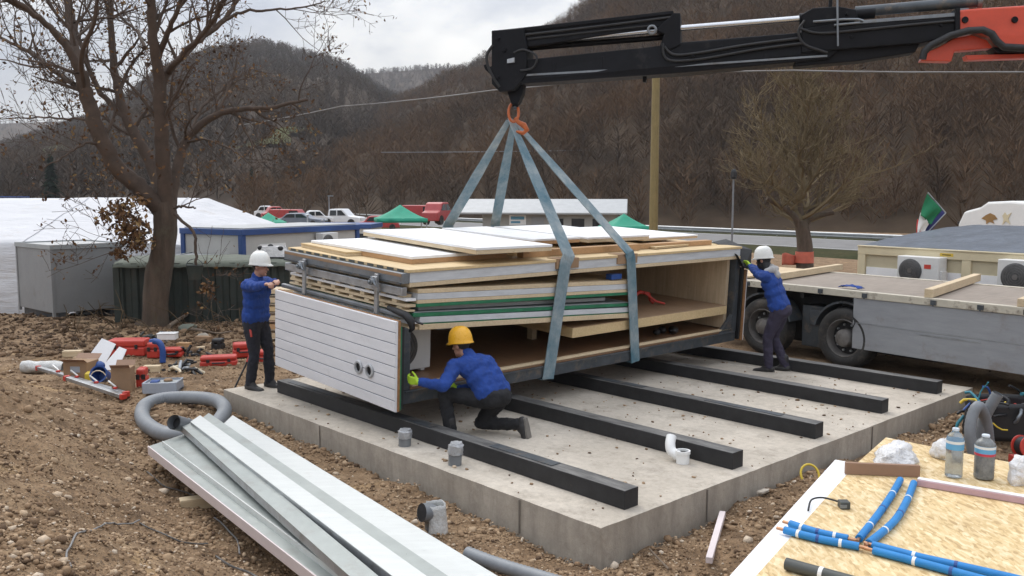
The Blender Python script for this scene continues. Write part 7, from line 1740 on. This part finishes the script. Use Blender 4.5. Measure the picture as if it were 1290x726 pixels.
    if hair:
        cut = MB(); m0 = remesh(hx, 'balaclava' if mask else 'hair', M['tool_black'] if mask else M['hair'], t, .009, 2)
        if not mask:      # keep the hair behind the face
            bm = bmesh.new(); bm.from_mesh(m0.data); dele = [f for f in bm.faces if (f.calc_center_median() - hd).dot(hf) > .030 + .5 * max(0, (f.calc_center_median() - hd).dot(hu) - .02) or (f.calc_center_median() - hd).dot(hu) < -.065]
            bmesh.ops.delete(bm, geom=dele, context='FACES'); bm.to_mesh(m0.data); bm.free(); sm_ = m0.modifiers.new('s', 'SOLIDIFY'); sm_.thickness = .008
    # helmet
    Ht = Hm @ Matrix.Rotation(helmet_tilt, 4, 'X')
    hx = MB(); n_ = 32; c = hp(0, -.006, .042); prof = [(1.10, -.012), (1.05, .0), (1.03, .03), (.98, .07), (.86, .112), (.66, .142), (.4, .158), (.15, .164), (0, .165)]
    vs = []; fs = []
    for r_, z_ in prof:
        for j in range(n_):
            a = 2 * math.pi * j / n_; rx, ry = .108 * r_, .130 * r_
            if r_ > 1.06: ry += (.040 if math.sin(a) > 0 else .012) * abs(math.sin(a)) ** 2
            ridge = 1 + (.035 if abs(math.cos(a)) < .12 and .3 < r_ < 1.02 else 0)
            vs.append(c + (Ht.to_3x3() @ Vector((rx * math.cos(a), ry * math.sin(a), z_ * ridge - (.010 if r_ > 1.06 and math.sin(a) > .3 else 0)))))
    for i in range(len(prof) - 1):
        for j in range(n_): j2 = (j + 1) % n_; fs.append((i * n_ + j, i * n_ + j2, (i + 1) * n_ + j2, (i + 1) * n_ + j))
    hx.add(vs, fs); he = hx.build('helmet', helmet, t, smooth=50, solid=.006)
    b_ = MB(); b_.tube([c + Ht.to_3x3() @ Vector((.107 * math.cos(a), .128 * math.sin(a), -.014)) for a in [i * .2618 for i in range(24)]], .007, 6, closed=True); b_.build('sweat_band', M['tool_black'], he, smooth=60)
    if hood:
        h_ = MB(); cap(h_, nk - sx * .07 - fwd * .085 + up * .0, nk + sx * .07 - fwd * .085 + up * .0, .055, .055); cap(h_, nk - fwd * .10 - up * .09, nk - fwd * .06 + up * .03, .06, .06); cap(h_, nk - sx * .10 - fwd * .02, nk - sx * .08 - fwd * .07, .045, .05); cap(h_, nk + sx * .10 - fwd * .02, nk + sx * .08 - fwd * .07, .045, .05); remesh(h_, 'hood', M['grey_cloth'], t, .011, 4, .012, .06)
    bl = MB(); k = 20; bl.tube([pe + up * .115 + sx * .182 * math.cos(i * 2 * math.pi / k) + fwd * .128 * math.sin(i * 2 * math.pi / k) for i in range(k)], .016, 6, closed=True) if False else None
    return t
# left man: at the slab's far corner, pushing at the clad panel's top edge with bare hands
h1 = mv(-W + .07, -.13, .935)
pl = person('man in blue fleece and white helmet, bare handed, at the left corner of the slab', UVP(-6.27, .37, 0), (.93, -.36), dict(
    pelvis=(0, -.01, .88), waist=(0, .0, 1.02), chest=(0, .02, 1.22), neck=(0, .03, 1.43), head=(0, .085, 1.575),
    knee_r=(.10, .03, .47), ankle_r=(.11, -.04, .085), toe_r=(.14, .17, .05), knee_l=(-.10, .10, .48), ankle_l=(-.11, .10, .085), toe_l=(-.10, .31, .05), palm=(0, .4, -1)),
    M['jacket'], M['trouser_dk'], M['helmet_w'], hands=[h1 + Vector((-.10, -.03, .04)), h1 + Vector((-.03, .12, .06))], headdir=(-.12, 1, -.10), helmet_tilt=.08, poles=[(.5, 0, -1), (-.5, 0, -1)], curls=(.75, .5))
x = MB(); x.tube([(.17, .02, .80), (.19, .05, .77), (.19, .06, .70)], .013, 6); x.build('pliers', M['tool_red'], pl, smooth=60)
# kneeling man: back to the camera, holding the lower edge of the clad panel
h2 = mv(.235, .03, .29)
kl_loc = UVP(-2.50, 1.06, 0); fc = Vector((-.56, .83, 0)).normalized()
person('man in yellow helmet kneeling on the slab, lime gloves on the clad panel', kl_loc, (fc.x, fc.y), dict(
    pelvis=(.02, -.06, .43), waist=(-.01, -.01, .55), chest=(-.06, .09, .69), neck=(-.12, .20, .82), head=(-.165, .285, .925), shoulder_l=(-.30, .18, .74), shoulder_r=(.055, .21, .74),
    hip_r=(.11, -.05, .41), hip_l=(-.08, -.03, .41),
    knee_r=(.02, .20, .09), ankle_r=(.24, -.19, .13), toe_r=(.26, -.22, -.06), sole_r=(.45, -.9, -.05),
    knee_l=(-.40, .22, .45), ankle_l=(-.38, .14, .09), toe_l=(-.46, .34, .05), palm=(0, 1, .2)),
    M['jacket'], M['trouser_bk'], M['helmet_y'], gloves=(True, True), hands=[AT(576, 490, 9.15), h2], headdir=(-.35, 1, -.22), helmet_tilt=.10, poles=[(.4, -.2, -1), (-.7, -.4, -.5)], curls=(.6, .7))
# right man: by the trailer, pushing the dark end leaf, face turned away in a dark balaclava
h3 = mv(.05, LEN + .06, 1.13)
person('man with grey hood and white helmet pushing the module end by the trailer', UVP(-2.34, 6.30, 0), (-.84, .54), dict(
    pelvis=(0, -.06, .89), waist=(0, -.02, 1.02), chest=(0, .06, 1.22), neck=(0, .13, 1.42), head=(0, .195, 1.565),
    knee_r=(.10, .05, .47), ankle_r=(.11, -.12, .085), toe_r=(.11, .11, .05), knee_l=(-.10, .08, .48), ankle_l=(-.10, .05, .085), toe_l=(-.10, .27, .05), palm=(0, 1, -.2), thumb_l=(1, 0, .3)),
    M['jacket'], M['trouser_pu'], M['helmet_w'], gloves=(True, True), hood=True, mask=True, hands=[h3 + Vector((.05, .10, .0)), h3 + Vector((.02, -.12, .02))], headdir=(.15, 1, -.16), helmet_tilt=.06, poles=[(.5, 0, -1), (-.4, 0, -1)], curls=(.2, .3))
